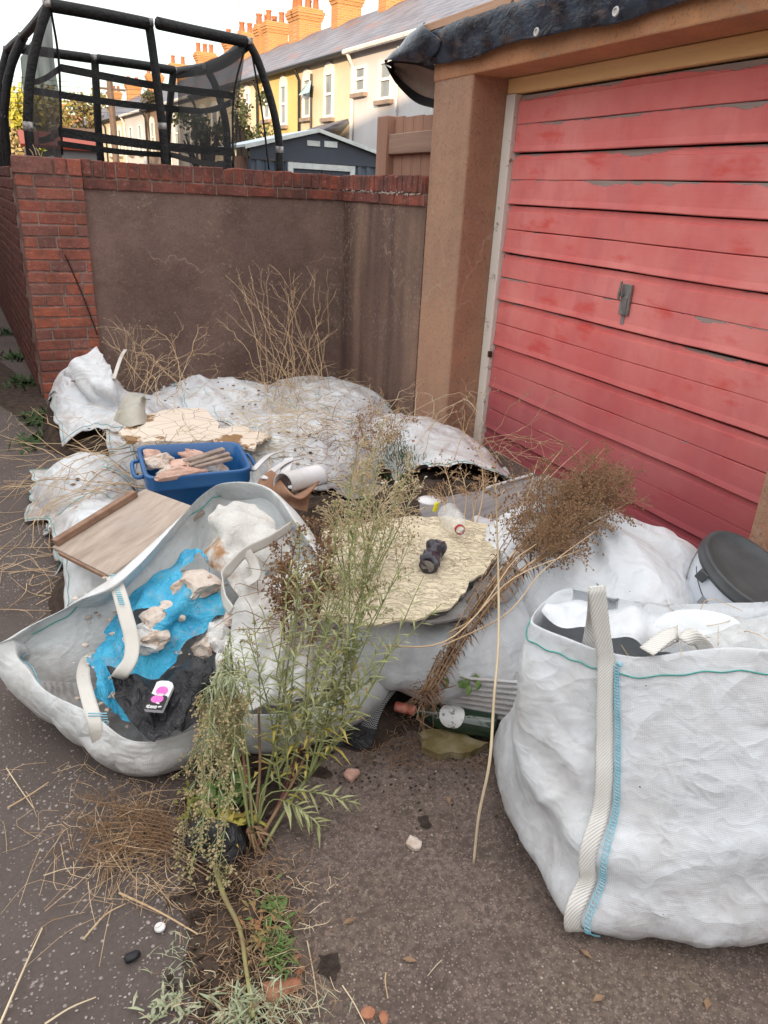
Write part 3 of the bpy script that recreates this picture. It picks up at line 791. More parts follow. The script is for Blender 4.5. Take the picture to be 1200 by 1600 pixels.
def sub_at(V, s, t, n_):                      # sample a grid with fractional indices, offset along the normal
    nu, nv = V.shape[:2]
    def smp(s, t):
        i, j = int(np.clip(math.floor(s), 0, nu - 2)), int(np.clip(math.floor(t), 0, nv - 2)); a, b_ = s - i, t - j
        return (V[i, j] * (1 - a) + V[i + 1, j] * a) * (1 - b_) + (V[i, j + 1] * (1 - a) + V[i + 1, j + 1] * a) * b_
    p = smp(s, t); n = np.cross(smp(s + .4, t) - smp(s - .4, t), smp(s, t + .4) - smp(s, t - .4)); n /= np.linalg.norm(n) + 1e-9
    return p + n * n_

# --- tall bulk bag in the right foreground
gA, gB = np.array([0.905, 0.815]), np.array([1.26, 0.615])
fd = (gB - gA) / np.linalg.norm(gB - gA)
bagw = thing('bulk_bag', (1.35, 1.05, 0), 'tall full white woven bulk bag standing in the right foreground with upright corner strap', 'bulk bag', 'white bulk bags of builders rubbish')
def ringz(z):
    k = z / 0.62
    if True:
        A = np.array([0.895, 0.800]) * (1 - k) + P(962, 1003, .62)[:2] * k
        A = A + np.array([0.02, 0.0]) * math.sin(k * math.pi)
        Lm = np.interp(k, [0, .25, .55, .85, 1], [0, .5, .9, .5, 0]) 
        B1 = np.array([0.955, 1.10]) * (1 - k) + P(835, 952, .62)[:2] * k + np.array([-0.045, -0.01]) * Lm
        Am = (A + B1) / 2 + np.array([-0.02, -.01]) * (0.4 + Lm)
        B2 = np.array([1.10, 1.38]) * (1 - k) + P(872, 940, .60)[:2] * k
        Bk = np.array([1.5, 1.40]) * (1 - k) + P(1010, 985, .57)[:2] * k
        D = np.array([1.95, 1.15]) * (1 - k) + P(1300, 985, .56)[:2] * k
        Ec = np.array([1.75, 0.42]) * (1 - k) + np.array([1.75, 0.56]) * k
        F1 = np.array([1.25, 0.598]) * (1 - k) + P(1200, 1050, .60)[:2] * k + np.array([-0.0, -.035]) * math.sin(k * math.pi)
        Fm = (A + F1) / 2 + np.array([-0.008, -.014]) * (0.35 + math.sin(k * math.pi))
    pts = [A, Fm, F1, (F1 + Ec) / 2 + np.array([0, -.01]), Ec, (Ec + D) / 2, D, Bk, B2, B1, Am]
    return pts
NU, NVb = 150, 46
rows = []
for j in range(NVb):
    z = 0.632 * (j / (NVb - 1)) ** 0.9
    c = cr(ringz(z), NU, True)
    cu = (c * 0.25 + np.roll(c, 1, 0) * .25 + np.roll(c, -1, 0) * .25 + c * .25)
    inset = 0.05 * max(0, 1 - z / 0.05) ** 1.8
    m_ = c.mean(0)
    c = c + (m_ - c) / np.linalg.norm(m_ - c, axis=1)[:, None] * inset
    zz = np.full(NU, z + 0.006)
    if j == NVb - 1 or True:
        k = z / 0.62
        zz = zz - 0.055 * k * np.clip(np.sin(np.linspace(0, 2 * math.pi, NU) - 1.1) * -1.3, 0, 1) ** 2
    rows.append(np.column_stack([c, zz]))
V = np.stack(rows, 1)
Vs = V.copy()
pin = np.zeros((NU, NVb)); pin[:, 0] = 1; pin[:, -1] = .6
sv = np.interp(np.linspace(0, 1, NVb), [0, .15, .38, .5, .8, 1], [.05, .09, .10, .04, .03, 0.01])[None, :]
uu = np.linspace(0, 2 * math.pi, NU, endpoint=False)[:, None]; hz = V[..., 2]; nr = np.stack([V[..., 0] - 1.35, V[..., 1] - 1.0, 0 * hz], -1); nr /= np.linalg.norm(nr, axis=2)[..., None]
for z0, a_, w_, ph in ((.085, .012, .018, 0.), (.150, .014, .020, 1.1), (.205, .016, .022, 2.5), (.262, .010, .020, 4.), (.12, .008, .014, 5.2)):
    zz0 = z0 + .022 * np.sin(uu * 2 + ph) + .012 * np.sin(uu * 5 + 2 * ph); V += nr * (a_ * np.exp(-((hz - zz0) / w_) ** 2) * (.6 + .4 * np.sin(uu * 3 + ph)))[..., None]
V = wrinkle(V, 0.018, sv, True, 260, 0.06, 0.08, 21, 0.007, pin)
km = np.interp(np.arange(NVb * 2 - 1), [0, 6, 30, 70, 91], [.3, 1, .9, .6, .15])[None, :]
V = crease(V, True, .009, 6, 33, (.9, .9, 2.2), True, km, .25)[::1]; V = crease(V, True, .0035, 15, 35, (2.0, 2.0, .5), False, km[:, :V.shape[1]], .3); NU, NVb = V.shape[:2]
V[..., 2] = np.maximum(V[..., 2], 0.008)
inner = []
cin = V[:, -1].mean(0)
for q, dz in ((0.004, 0.004), (0.010, -0.05), (0.02, -0.16), (0.04, -0.30)):
    d = cin - V[:, -1]; d[:, 2] = 0; d /= np.linalg.norm(d, axis=1)[:, None]
    inner.append(V[:, -1] + d * q + np.array([0, 0, dz]))
full = np.concatenate([V, np.stack(inner, 1)], 1)
grid('bag_body', full, M['bag'], bagw, True, sub=0)
Vc = np.concatenate([V, V[:9]], 0)
# hem stitching line 3 cm under the rim
b = MB(); b.tube([sub_at(Vc, i, NVb - 7.0 + 0.3 * math.sin(i * .45), 0.003) for i in np.arange(0.5, NU + .5, 1)], 0.0017, 5, False); b.build('hem_stitching', M['thread_green'], bagw, True)
# corner webbing sewn down the near corner, its loop standing up
ctr = NU - 1.4
path = [sub_at(Vc, ctr + 1.8 * math.sin(j * .045), j, 0.010) for j in np.linspace(0, NVb - 3, 20)]
e1 = np.array([CR[0][0], CR[0][1], CR[0][2]])
topp = path[-1]
loop = [topp + np.array([-0.004, 0.005, 0.035]), P(956, 985, .66), P(950, 950, .68), P(944, 920, .695), P(941, 899, .70)]
loop = [topp + np.array([-.006, .006, .03]), topp + np.array([-.016, .014, .075]), topp + np.array([-.024, .020, .115]), topp + np.array([-.034, .028, .165])]
S = ribbon(path + loop, np.tile(e1, (2, 1)), 0.035, 90)
grid('corner_strap', S, M['twill'], bagw, thick=0.004)
back = [topp + np.array([-.034, .029, .167]), topp + np.array([-.010, .045, .10]), topp + np.array([.012, .065, .04]), topp + np.array([.02, .075, -.05])]
grid('strap_back', ribbon(back, np.tile(e1, (2, 1)), 0.034, 24), M['twill'], bagw, thick=.004)
b = MB()
for q in np.linspace(0.8, NVb - 4.4, 84):
    a_, c_ = sub_at(Vc, 2.6 + 1.8 * math.sin(q * .045), q, 0.006), sub_at(Vc, 4.3 + 1.8 * math.sin(q * .045), q - .5, 0.005)
    b.tube([a_, c_], 0.0016, 4)
b.tube([sub_at(Vc, 2.6 + 1.8 * math.sin(q * .045), q, 0.007) for q in np.linspace(0.6, NVb - 4, 60)], 0.0011, 5)
b.tube([sub_at(Vc, 4.3 + 1.8 * math.sin(q * .045), q, 0.006) for q in np.linspace(0.6, NVb - 4.5, 60)], 0.0012, 5)
v, f = rock((.006, .006, .006), 3); p0 = sub_at(Vc, 3.4, NVb - 3.6, .006); b.add([(x + p0[0], y + p0[1], z + p0[2]) for x, y, z in v], f)
b.build('corner_stitching', M['thread'], bagw)

# things stuffed in the tall bag
def crumple(name, c, m, nu, nv, su, sv, seed, parent=None, bulge=0.03, iters=220, hold=0.008, bend=0.07, amp=0.012, sub=1, floor=None, grav=0.0, ragged=0.0, thick=0.0):
    V = patch(c, nu, nv, bulge)
    V = wrinkle(V, su, sv, False, iters, hold, bend, seed, amp, None, grav, floor)
    hole = None
    if ragged:
        U = vnoise(V, seed + 9, 11, 3); i = np.arange(nu)[:, None]; j = np.arange(nv)[None, :]
        e = np.minimum(np.minimum(i, nu - 1 - i) / nu, np.minimum(j, nv - 1 - j) / nv)
        hole = (U * 0.06 + e) < ragged
    return V, grid(name, V, m, parent, sub=sub, hole=hole, thick=thick)
t = NT('cloudy_polythene'); t.col((0.72, 0.74, 0.74)); t.rough(0.25); t.b.inputs['Specular IOR Level'].default_value = 0.6
t.b.inputs['Alpha'].default_value = 0.62
t.bump(t.noise(40, 5, 0.7, t.co('World'), 1.2), 0.01, 0.8); M['poly'] = t.m
M['foam'] = simple('white_foam_sheet', (0.74, 0.76, 0.77), (0.66, 0.69, 0.70), 0.4, 8, 0.002, 30, 'World')
V, o = crumple('cloth_sheet', [P(846, 966, .606), P(1150, 1046, .575), P(1140, 975, .58), P(880, 940, .59)], M['bag'], 56, 36, .14, .14, 3, None, 0.03)
tag(o, 'folded white woven cloth stuffed in the mouth of the tall foreground bag', 'cloth')
V, o = crumple('plastic_sheet', [P(1085, 1035, .60), P(1290, 1065, .58), P(1260, 960, .64), P(1125, 965, .60)], M['poly'], 50, 36, .10, .12, 5, None, 0.03)
tag(o, 'torn cloudy clear plastic sheet lying in the tall foreground bag', 'plastic sheet')
a = [P(1035, 985, .60), P(1060, 978, .615), P(1100, 975, .615), P(1140, 982, .61), P(1160, 990, .60)]
V = np.array([[p + np.array([0.03 * math.cos(q) * w, 0.03 * math.sin(q) * w * .6, 0.028 * math.sin(q) * w]) for q in np.linspace(0, 6.1, 16)] for p, w in zip(cr(a, 26), np.interp(np.linspace(0, 1, 26), [0, .3, .8, 1], [.75, 1, .9, .6]))])
V = wrinkle(V, .03, .04, False, 100, .03, .08, 4, .004); o = grid('foam_roll', V, M['foam'], None, sub=1, thick=.003)
tag(o, 'rolled white foam sheet poking out of the tall bag below the paint bucket', 'foam roll')
strp = ribbon([P(1010, 1018, .61), P(1050, 990, .635), P(1090, 1000, .64), P(1115, 1030, .60)], (0.5, -0.8, 0.2), .036, 30)
grid('corner_strap', strp, M['twill'], bagw, thick=.003)

# --- other full bags: closed, lumpy
def sack(name, c, ax, h, m, label, exps=(0.6, 0.7), seed=1, rz=0.0, nu=96, nv=40, su=.05, sv=.06, group='white bulk bags of builders rubbish', peak=None, amp=.012, hold=.02, dents=0.06, lean=(0, 0), cat='bulk bag', cr_=.016):
    u = np.linspace(0, 2 * math.pi, nu, endpoint=False)[:, None]; v = np.linspace(-0.5, 0.5, nv)[None, :] * math.pi
    sp = lambda w, e: np.sign(w) * np.abs(w) ** e
    X = sp(np.cos(v), exps[1]) * sp(np.cos(u), exps[0]); Y = sp(np.cos(v), exps[1]) * sp(np.sin(u), exps[0]); Z = sp(np.sin(v), exps[1]) * np.ones_like(u)
    V = np.stack([X * ax[0], Y * ax[1], (Z * 0.5 + 0.5) * h], -1)
    if peak is not None:
        px, py, pr, ph = peak
        V[..., 2] *= 1 + ph * np.exp(-((V[..., 0] - px) ** 2 + (V[..., 1] - py) ** 2) / pr ** 2)
    V[..., 0] += lean[0] * V[..., 2]; V[..., 1] += lean[1] * V[..., 2]
    n = vnoise(V, seed, 5.5, 2)[..., None]
    V = V + (V - np.array([0, 0, h / 2])) * n * dents
    cs, sn = math.cos(rz), math.sin(rz)
    V = np.stack([V[..., 0] * cs - V[..., 1] * sn + c[0], V[..., 0] * sn + V[..., 1] * cs + c[1], V[..., 2] + c[2]], -1)
    V = wrinkle(V, su, sv, True, 240, hold, .08, seed, amp)
    V = crease(V, True, cr_, 7, seed + 2, ((.5, 1.5, 1.2), (1.5, .6, 1.2), (1.2, 1.1, .5))[seed % 3], oct2=.32)
    V[..., 2] = np.maximum(V[..., 2], 0.008 + 0.004 * np.sin(V[..., 0] * 30))
    o = grid(name, V, m, None, True, sub=0)
    if label: tag(o, label, cat, group)
    return V, o
Vb1, bagB = sack('bulk_bag', (1.60, 1.74, 0), (.34, .36), 0.46, M['bag'], 'slumped white bulk bag against the red door behind the tall foreground bag', (.75, .85), 8, 0.5, su=.10, sv=.12, hold=.012, peak=(0.06, 0.10, .22, .15), dents=.08)
Vb2, bagA = sack('bulk_bag', (1.20, 1.86, 0.03), (.44, .36), 0.35, M['bag'], 'sagging white bulk bag under the cream board above the green bottle', (.75, .65), 14, 0.25, su=.10, sv=.16, dents=.09, hold=.012)
def on_mesh(V, px, py, off=.004, tol=10):           # the point of a lumpy surface that the viewer sees at a place in the photograph
    W = V.reshape(-1, 3); q = (W - [0, 0, CAM_H]) @ CR.T; z = -q[:, 2]; x = 600 + 1165 * q[:, 0] / z; y = 800 - 1165 * q[:, 1] / z
    d = np.hypot(x - px, y - py); c = np.where(d < tol)[0]; c = c if len(c) else np.argsort(d)[:3]; k = c[np.argmin(z[c])]; r_ = -ray(px, py); return P(px, py, W[k][2]) + r_ / np.linalg.norm(r_) * off
b = MB(); arc = [on_mesh(Vb1, x, y, .008) for x, y in cr([(862, 866), (890, 876), (915, 892), (935, 915)], 22)]
for p in arc: b.tube([p, p + np.array([.002, -.012, -.004])], .0013, 4)
tag(b.build('stitching', simple('teal_stitch', (0.05, .16, .20), None, .7), bagB), kind='stuff')

# --- open bag fallen on its side at the left: rim, inside and outside
cols = [((20, 1000, .25), (-.06, 2.20)), ((100, 960, .29), (.03, 2.42)), ((190, 918, .34), (.2, 2.52)), ((300, 802, .42), (.48, 2.72)), ((345, 764, .46), (.62, 2.75)), ((410, 768, .48), (.8, 2.65)),
        ((456, 812, .43), (.9, 2.4)), ((505, 900, .33), (.95, 2.1)), ((565, 1000, .22), (.9, 1.8)), ((592, 1058, .15), (.80, 1.66)), ((470, 1108, .17), (.56, 1.57)), ((350, 1122, .155), (.35, 1.62)),
        ((232, 1160, .135), tuple(P(240, 1216)[:2])), ((152, 1128, .16), tuple(P(150, 1192)[:2])), ((60, 1062, .20), tuple(P(78, 1095)[:2]))]
NU = 180
cols = [((26, 1008, .24), (-.03, 2.16)), ((19, 999, .255), (-.04, 2.20)), ((34, 992, .262), (-.02, 2.25))] + cols[1:-1] + [((66, 1066, .19), tuple(P(84, 1098)[:2])), ((30, 1030, .21), tuple(P(52, 1062)[:2]))]
rim = cr([P(*c[0]) for c in cols], NU, True); gr = cr([(*c[1], 0.008) for c in cols], NU, True)
rim[:, 2] += .004 * vnoise(rim, 5, 14, 2); cen = rim.mean(0)
out = gr - np.array([0.4, 2.1, 0]); out[:, 2] = 0; out /= np.linalg.norm(out, axis=1)[:, None]
rows = []
for j, s in enumerate(np.linspace(0, 1, 16)):
    p = gr * (1 - s) + rim * s + out * (0.045 * math.sin(s * math.pi) ** 1.0)[..., None] if False else gr * (1 - s) + rim * s + out * 0.02 * math.sin(s * math.pi)
    rows.append(p)
inw = cen - rim; inw[:, 2] = 0; inw /= np.linalg.norm(inw, axis=1)[:, None]
floorz = lambda p: np.column_stack([p[:, :2], np.maximum(p[:, 2], 0.03)])
for s, q, dz in ((.3, .003, .001), (.5, .006, -.02), (.7, .010, -.05), (.8, .02, -.09), (.9, .022, -.14), (1, .05, -.22)):
    lean_ = np.interp(np.arange(NU), [0, NU * .14, NU * .20, NU * .36, NU * .46, NU], [1, 1.3, 2.8, 2.8, 1.3, 1])[:, None]
    rows.append(floorz(rim + inw * (q if q < .006 else q * lean_) + np.array([0, 0, dz])))
rows.append(floorz(rim * .55 + cen * .45 + np.array([0, 0, -.3])))
rows.append(floorz(rim * .1 + cen * .9 + np.array([0, 0, -.3])))
V = np.stack(rows, 1)
nvv = V.shape[1]
pin = np.zeros((NU, nvv)); pin[:, 0] = 1; pin[:, 15] = .95; pin[:, 14] = .5; pin[:, 17] = .5; pin[:, -1] = 1
V = wrinkle(V, 0.05, np.interp(np.arange(nvv), [0, 14, 15, 17, 22], [.10, .06, .03, .03, .08])[None, :], True, 240, 0.03, 0.07, 31, 0.008, pin)
km = np.ones((1, nvv * 2 - 1)); km[0, 27:36] = .25
km[0, :24] = 1.7; V = crease(V, True, .012, 6.5, 37, (1.1, 1.1, .7), True, km, .30); NU = V.shape[0]
V[..., 2] = np.maximum(V[..., 2], 0.009)
openbag = thing('bulk_bag', (0.3, 2.0, 0), 'open white bulk bag slumped at the lane edge with blue and black sacks spilling inside', 'bulk bag', 'white bulk bags of builders rubbish')
grid('bag_body', V, M['bag_rim'], openbag, True, sub=0)
Vc = np.concatenate([V, V[:3]], 0)
b = MB(); b.tube([sub_at(Vc, i, 36.2 + .24 * math.sin(i * .5), -0.003) for i in np.arange(.5, NU + .5, 1)], .0018, 5, False); b.build('hem_stitching', M['thread_green'], openbag)
b = MB(); b.tube([sub_at(Vc, i, 25.2 + .4 * math.sin(i * .35), 0.004) for i in np.arange(NU * .82, NU * .985, 1)], .0018, 5, False); b.build('seam_stitching', M['thread'], openbag)
Rt = CR[0]
S = ribbon([P(176, 900, .355), P(186, 925, .345), P(196, 960, .32), P(206, 1000, .28), P(204, 1030, .25), P(190, 1052, .22), P(182, 1062, .19)], Rt, .040, 40); grid('lifting_strap', S, M['strap'], openbag, thick=.004)
S = ribbon([P(150, 1018, .17), P(136, 1030, .18), P(130, 1055, .18), P(136, 1085, .18), P(146, 1120, .17), P(152, 1150, .13), P(164, 1186, .05)], Rt, .036, 40); grid('lifting_strap', S, M['strap'], openbag, thick=.004)
b = MB(); b9 = MB()
for q in np.linspace(0, 1, 16):
    p = P(172 + 14 * q, 898 + 46 * q, .358 - .02 * q); b.tube([p, p + Rt * .016], .0018, 4)
    p = P(140 + 8 * q, 1112 + 60 * q, .178 - .11 * q) + np.array([-.005, -.008, .002]); b9.tube([p, p + Rt * .05], .0016, 4)
for q_ in (b, b9): tag(q_.build('strap_stitching', M['thread'], openbag), kind='stuff')
S = ribbon([P(455, 822, .44), P(420, 845, .44), P(385, 862, .43), P(362, 885, .40), P(348, 905, .37), P(350, 935, .34), P(362, 955, .32)], (.2, .2, .9), .032, 40); grid('lifting_strap', S, M['strap'], openbag, thick=.004)
S = ribbon([P(385, 862, .43), P(396, 880, .40), P(400, 900, .37), P(384, 912, .35)], (.8, -.3, .3), .030, 24); grid('lifting_strap', S, M['strap'], openbag, thick=.004)

# blue sack, torn, with plaster showing through
def m_plastic(name, c1, c2, rough=.3, bump=.02, sc=22):
    t = NT(name); w = t.co('World')
    cb = t.mix(t.ramp(t.noise(8, 5, .6, w), [(.35, 0.), (.65, 1.)]), c1, c2); t.col(t.mix(t.math('MULTIPLY', t.ramp(t.noise(13, 6, .7, w), [(.54, 0.), (.68, 1.)]), .0 if c1[2] < .1 else .5), cb, (.42, .38, .33))); t.rough(rough); t.b.inputs['Specular IOR Level'].default_value = .5
    a = t.bump(t.ramp(t.noise(sc, 5, .6, w, 1.3), [(.25, 0.), (.5, 1.), (.75, 0.)]), bump, .6)
    t.bump(t.noise(sc * 3, 4, .6, w, .6), bump * .3, .5, a)
    return t.m
M['blue'] = m_plastic('blue_polythene', (0.02, 0.29, 0.52), (0.06, 0.44, 0.66), .38, .012)
M['black'] = m_plastic('black_polythene', (0.010, 0.010, 0.012), (0.022, 0.022, 0.026), .30, .016)
lay = [[(140, 1085, .15), (175, 1112, .13), (214, 1135, .12), (240, 1090, .145)],
       [(145, 1025, .20), (190, 1040, .19), (230, 1050, .18), (268, 1040, .19)],
       [(178, 975, .24), (215, 985, .255), (262, 990, .25), (318, 985, .24)],
       [(228, 918, .29), (262, 925, .31), (300, 935, .31), (345, 955, .27)],
       [(285, 872, .33), (305, 868, .345), (322, 880, .345), (335, 915, .31)]]
rws = np.array([cr([P(*p) for p in r_], 46) for r_ in lay])
V = np.stack([cr(rws[:, i], 64) for i in range(46)], 0)
V[..., 2] += .012
V = wrinkle(V, .26, .05, False, 280, .012, .05, 41, .012, ns=30)
V = crease(V, False, .010, 14, 42, (1, 1, 1), False)
U = np.arange(46)[:, None] / 45; W_ = np.arange(64)[None, :] / 63
def hl(u0, w0, ru, rw, sd):
    return ((U - u0) / ru) ** 2 + ((W_ - w0) / rw) ** 2 < 1 + .35 * vnoise(np.stack([U + 0 * W_, W_ + 0 * U, 0 * U + 0 * W_ + sd], -1), sd, 9, 2)
hole = hl(.42, .55, .14, .06, 1) | hl(.40, .40, .10, .11, 2) | hl(.62, .86, .24, .10, 3) | hl(.0, .30, .06, .10, 4) | hl(.0, .08, .09, .07, 5) | hl(1., .35, .08, .10, 7)
o = grid('plastic_sack', V, M['blue'], None, sub=1, hole=hole); tag(o, 'torn bright blue plastic sack with plaster rubble showing, in the open bag', 'plastic sack')
lay = [[(172, 1050, .200), (182, 1095, .175), (215, 1140, .150), (248, 1170, .140)],
       [(205, 1060, .210), (220, 1100, .185), (250, 1125, .170), (275, 1152, .155)],
       [(262, 1050, .205), (275, 1080, .210), (295, 1100, .200), (310, 1130, .185)],
       [(308, 1035, .235), (325, 1050, .235), (345, 1075, .220), (350, 1100, .205)]]
rws = np.array([cr([P(*p) for p in r_], 44) for r_ in lay]); V = np.stack([cr(rws[:, i], 50) for i in range(44)], 0)
V[..., 2] += .012
V = wrinkle(V, .16, .16, False, 260, .012, .05, 43, .014)
V = crease(V, False, .014, 16, 44)
o = grid('plastic_sack', V, M['black'], None, sub=0); tag(o, 'crumpled glossy black plastic sack in the open bag below the blue one', 'plastic sack')
lay = [[(392, 905, .34), (430, 895, .36), (475, 880, .38), (505, 890, .34)], [(360, 985, .26), (410, 970, .29), (470, 960, .30), (540, 970, .27)], [(345, 1045, .21), (400, 1040, .235), (470, 1040, .23), (570, 1035, .20)], [(340, 1105, .175), (400, 1098, .19), (470, 1090, .19), (575, 1062, .17)]]
rws = np.array([cr([P(*p) for p in r_], 60) for r_ in lay]); V = np.stack([cr(rws[:, i], 56) for i in range(60)], 0)
V = wrinkle(V, .18, .18, False, 260, .012, .05, 45, .016); V = crease(V, False, .014, 13, 46)
o = grid('plastic_sack', V, m_woven('grubby_sheet', (0.60, 0.60, 0.58), 0.75, (.24, .17, .12), False, .8), None, sub=0); tag(o, 'grubby crumpled pale sack filling the right of the open bag behind the weeds', 'plastic sack')
# printed packet lying on the black sack
q0, q1, q2, q3 = [P(*p) for p in ((246, 1066, .235), (273, 1068, .238), (254, 1118, .215), (229, 1110, .211))]
exx = (q1 - q0); L1 = np.linalg.norm(exx); exx /= L1; eyy = (q0 - q3); eyy -= exx * exx.dot(eyy); L2 = np.linalg.norm(eyy); eyy /= L2; ez = np.cross(exx, eyy)
pk = thing('printed_packet', (q3 + q1) / 2, 'white and black printed packet with two pink round shapes on the black sack', 'packet')
cc = (q0 + q1 + q2 + q3) / 4 + ez * .004
def flat(b, pts, h): b.add([cc + exx * x * L1 + eyy * y * L2 + ez * h for x, y in pts], [tuple(range(len(pts)))])
def disc(x, y, rx, ry, n=20, a0=0, a1=6.2832): return [(x + rx * math.cos(a0 + (a1 - a0) * k / n), y + ry * math.sin(a0 + (a1 - a0) * k / n)) for k in range(n)]
b = MB(); outl = [(-.5, -.5), (.5, -.5), (.52, .38), (.36, .49), (.1, .54), (-.3, .53), (-.5, .47)]
n_ = len(outl); b.add([cc + exx * x * L1 + eyy * y * L2 + ez * h for h in (-.006, .004) for x, y in outl], [tuple(range(n_))[::-1], tuple(range(n_, 2 * n_))] + [(i, (i + 1) % n_, n_ + (i + 1) % n_, n_ + i) for i in range(n_)])
b.build('card', simple('packet_card', (.70, .70, .73), (.62, .62, .68), .35, bump=0), pk)
b = MB(); flat(b, [(-.5, -.5), (.5, -.5), (.5, -.06), (.42, .0), (.2, .02), (-.1, -.02), (-.5, .05)], .0047); b.build('print_panel', simple('packet_black', (.008, .008, .010), None, .3, bump=0), pk)
M['pink'] = simple('pink_print', (.72, .16, .50), (.60, .10, .40), .4, 60, 0)
for x, y, rx, ry in ((0.02, .17, .33, .155), (-.04, -.13, .35, .14)):
    b = MB(); flat(b, disc(x, y, rx, ry), .0054); b.build('print_disc', M['pink'], pk)
M['ink_white'] = simple('white_print', (.75, .75, .76), None, .5, bump=0)
b = MB()
for seg in ([(-.4, -.36), (-.4, -.45)], [(-.4, -.40), (-.28, -.36)], [(-.4, -.41), (-.27, -.46)], [(-.2, -.46), (-.2, -.37), (-.07, -.46), (-.07, -.37)], [(0.0, -.42), (.06, -.37), (.13, -.42), (.06, -.46), (0, -.42)], [(.2, -.40), (.38, -.38)], [(.0, -.26), (.2, -.29)], [(-.1, .0), (.22, .0)], [(-.1, .025), (.22, .03)]):
    for a_, c_ in zip(seg[:-1], seg[1:]):
        dx, dy = c_[0] - a_[0], c_[1] - a_[1]; l_ = math.hypot(dx * L1, dy * L2); nx_, ny_ = -dy * L2 / l_ * .0022, dx * L1 / l_ * .0022
        flat(b, [(a_[0] + nx_ / L1, a_[1] + ny_ / L2), (a_[0] - nx_ / L1, a_[1] - ny_ / L2), (c_[0] - nx_ / L1, c_[1] - ny_ / L2), (c_[0] + nx_ / L1, c_[1] + ny_ / L2)], .006)
tag(b.build('print_lettering', M['ink_white'], pk), kind='stuff')

# plaster and rubble lumps
def m_plaster(name, c1, c2, c3):
    t = NT(name); w = t.co('World'); n_ = t.noise(15, 6, .68, w)
    base = t.mix(t.ramp(n_, [(.36, 0.), (.52, 1.)]), c1, c2); base = t.mix(t.ramp(t.noise(24, 5, .65, w), [(.58, 0.), (.66, 1.)]), base, c3)
    t.col(base); t.rough(.92); t.bump(t.noise(60, 5, .7, w), .006); return t.m
M['plaster'] = m_plaster('broken_plaster', (.44, .33, .25), (.62, .54, .47), (.28, .16, .10))
M['plaster_w'] = m_plaster('white_plaster', (.60, .58, .55), (.68, .67, .65), (.42, .32, .24))
M['plaster_p'] = m_plaster('pink_plaster', (.50, .27, .20), (.60, .40, .32), (.58, .50, .44))
def lumps(spots, m, label, group, parent=None, cat='rubble lump', seed=0):
    for k, (px, py, z, sx, sy, sz) in enumerate(spots):
        p = P(px, py, z); mm = m[k % len(m)] if isinstance(m, list) else m
        o = put_rock('plaster_lump', (0, 0, 0), (sx, sy, sz), seed + k * 7, mm, None, random.uniform(0, 3), False, .35, 3)
        o.location = p
        tag(o, label[k] if isinstance(label, (list, tuple)) else label, cat, group)
lumps([(250, 968, .272, .055, .05, .035), (232, 985, .255, .05, .04, .03), (268, 955, .285, .04, .05, .03), (222, 1003, .245, .045, .06, .03), (242, 998, .252, .05, .04, .025)], [M['plaster'], M['plaster_w']], ['cream plaster lump in the middle of the tear in the blue sack', 'whitish plaster lump at the left of the tear in the blue sack', 'rough plaster lump highest in the tear of the blue sack, below the largest slab', 'cream plaster lump lowest in the tear of the blue sack', 'flat whitish plaster lump beside the lowest lump in the blue sack'], 'plaster lumps in the blue sack', seed=3)
o = put_rock('plaster_slab', (0, 0, 0), (.075, .11, .035), 77, M['plaster'], None, .5, False, .3, 3); o.location = P(300, 915, .325)
tag(o, 'largest plaster slab, cream and brown, wedged at the top of the blue sack', 'plaster slab')
lumps([(330, 990, .22, .06, .06, .045), (318, 1010, .20, .045, .04, .035), (350, 1005, .2, .05, .05, .04), (372, 970, .24, .05, .06, .04), (345, 965, .25, .05, .04, .04), (480, 960, .27, .06, .05, .05), (500, 1000, .24, .055, .06, .04), (455, 1000, .22, .06, .06, .04), (530, 960, .28, .05, .05, .05), (430, 950, .27, .06, .06, .05), (400, 985, .22, .06, .05, .05)], [M['plaster_w'], M['plaster']], ['white plaster lump touching the right edge of the blue sack', 'cream plaster lump between blue sack and black sack', 'white plaster lump just right of the cream one above the black sack', 'cream plaster lump below the hanging strap of the open bag', 'white plaster lump behind the cream one under the hanging strap', 'cream plaster lump deep among the brown weed stems in the open bag', 'white plaster lump lowest at the right end of the open bag', 'cream plaster lump half hidden by green leaves in the open bag', 'white plaster lump nearest the cream board in the open bag', 'cream plaster lump under the brown weed in the open bag', 'white plaster lump in the middle of the open bag right of the strap'], 'plaster lumps beside the blue sack', seed=100)
# old white sack stuffed under the arch of the rim
lay = [[(322, 850, .36), (330, 810, .42), (350, 785, .455), (395, 785, .46)], [(330, 880, .34), (345, 845, .40), (370, 815, .44), (420, 810, .44)], [(355, 900, .33), (375, 870, .37), (400, 850, .40), (435, 835, .41)], [(380, 935, .28), (400, 905, .32), (425, 885, .35), (452, 868, .36)]]
rws = np.array([cr([P(*p) for p in r_], 44) for r_ in lay]); V = np.stack([cr(rws[:, i], 44) for i in range(44)], 0)
V = wrinkle(V, .16, .10, False, 260, .012, .05, 47, .014)
t = NT('rust_stained_sack'); w = t.co('World'); base = t.mix(t.noise(12, 5, .6, w), (.66, .66, .64), (.52, .50, .46)); base = t.mix(t.ramp(t.noise(7, 5, .6, t.co('World', (1, 1, 1), (.2, .1, .5))), [(.54, 0.), (.64, .9)]), base, (.36, .17, .05)); t.col(base); t.rough(.5); t.bump(t.noise(40, 5, .65, w, 1), .008); 
o = grid('plastic_sack', V, t.m, None, sub=1); tag(o, 'rust stained crumpled white sack under the raised rim of the open bag', 'plastic sack')

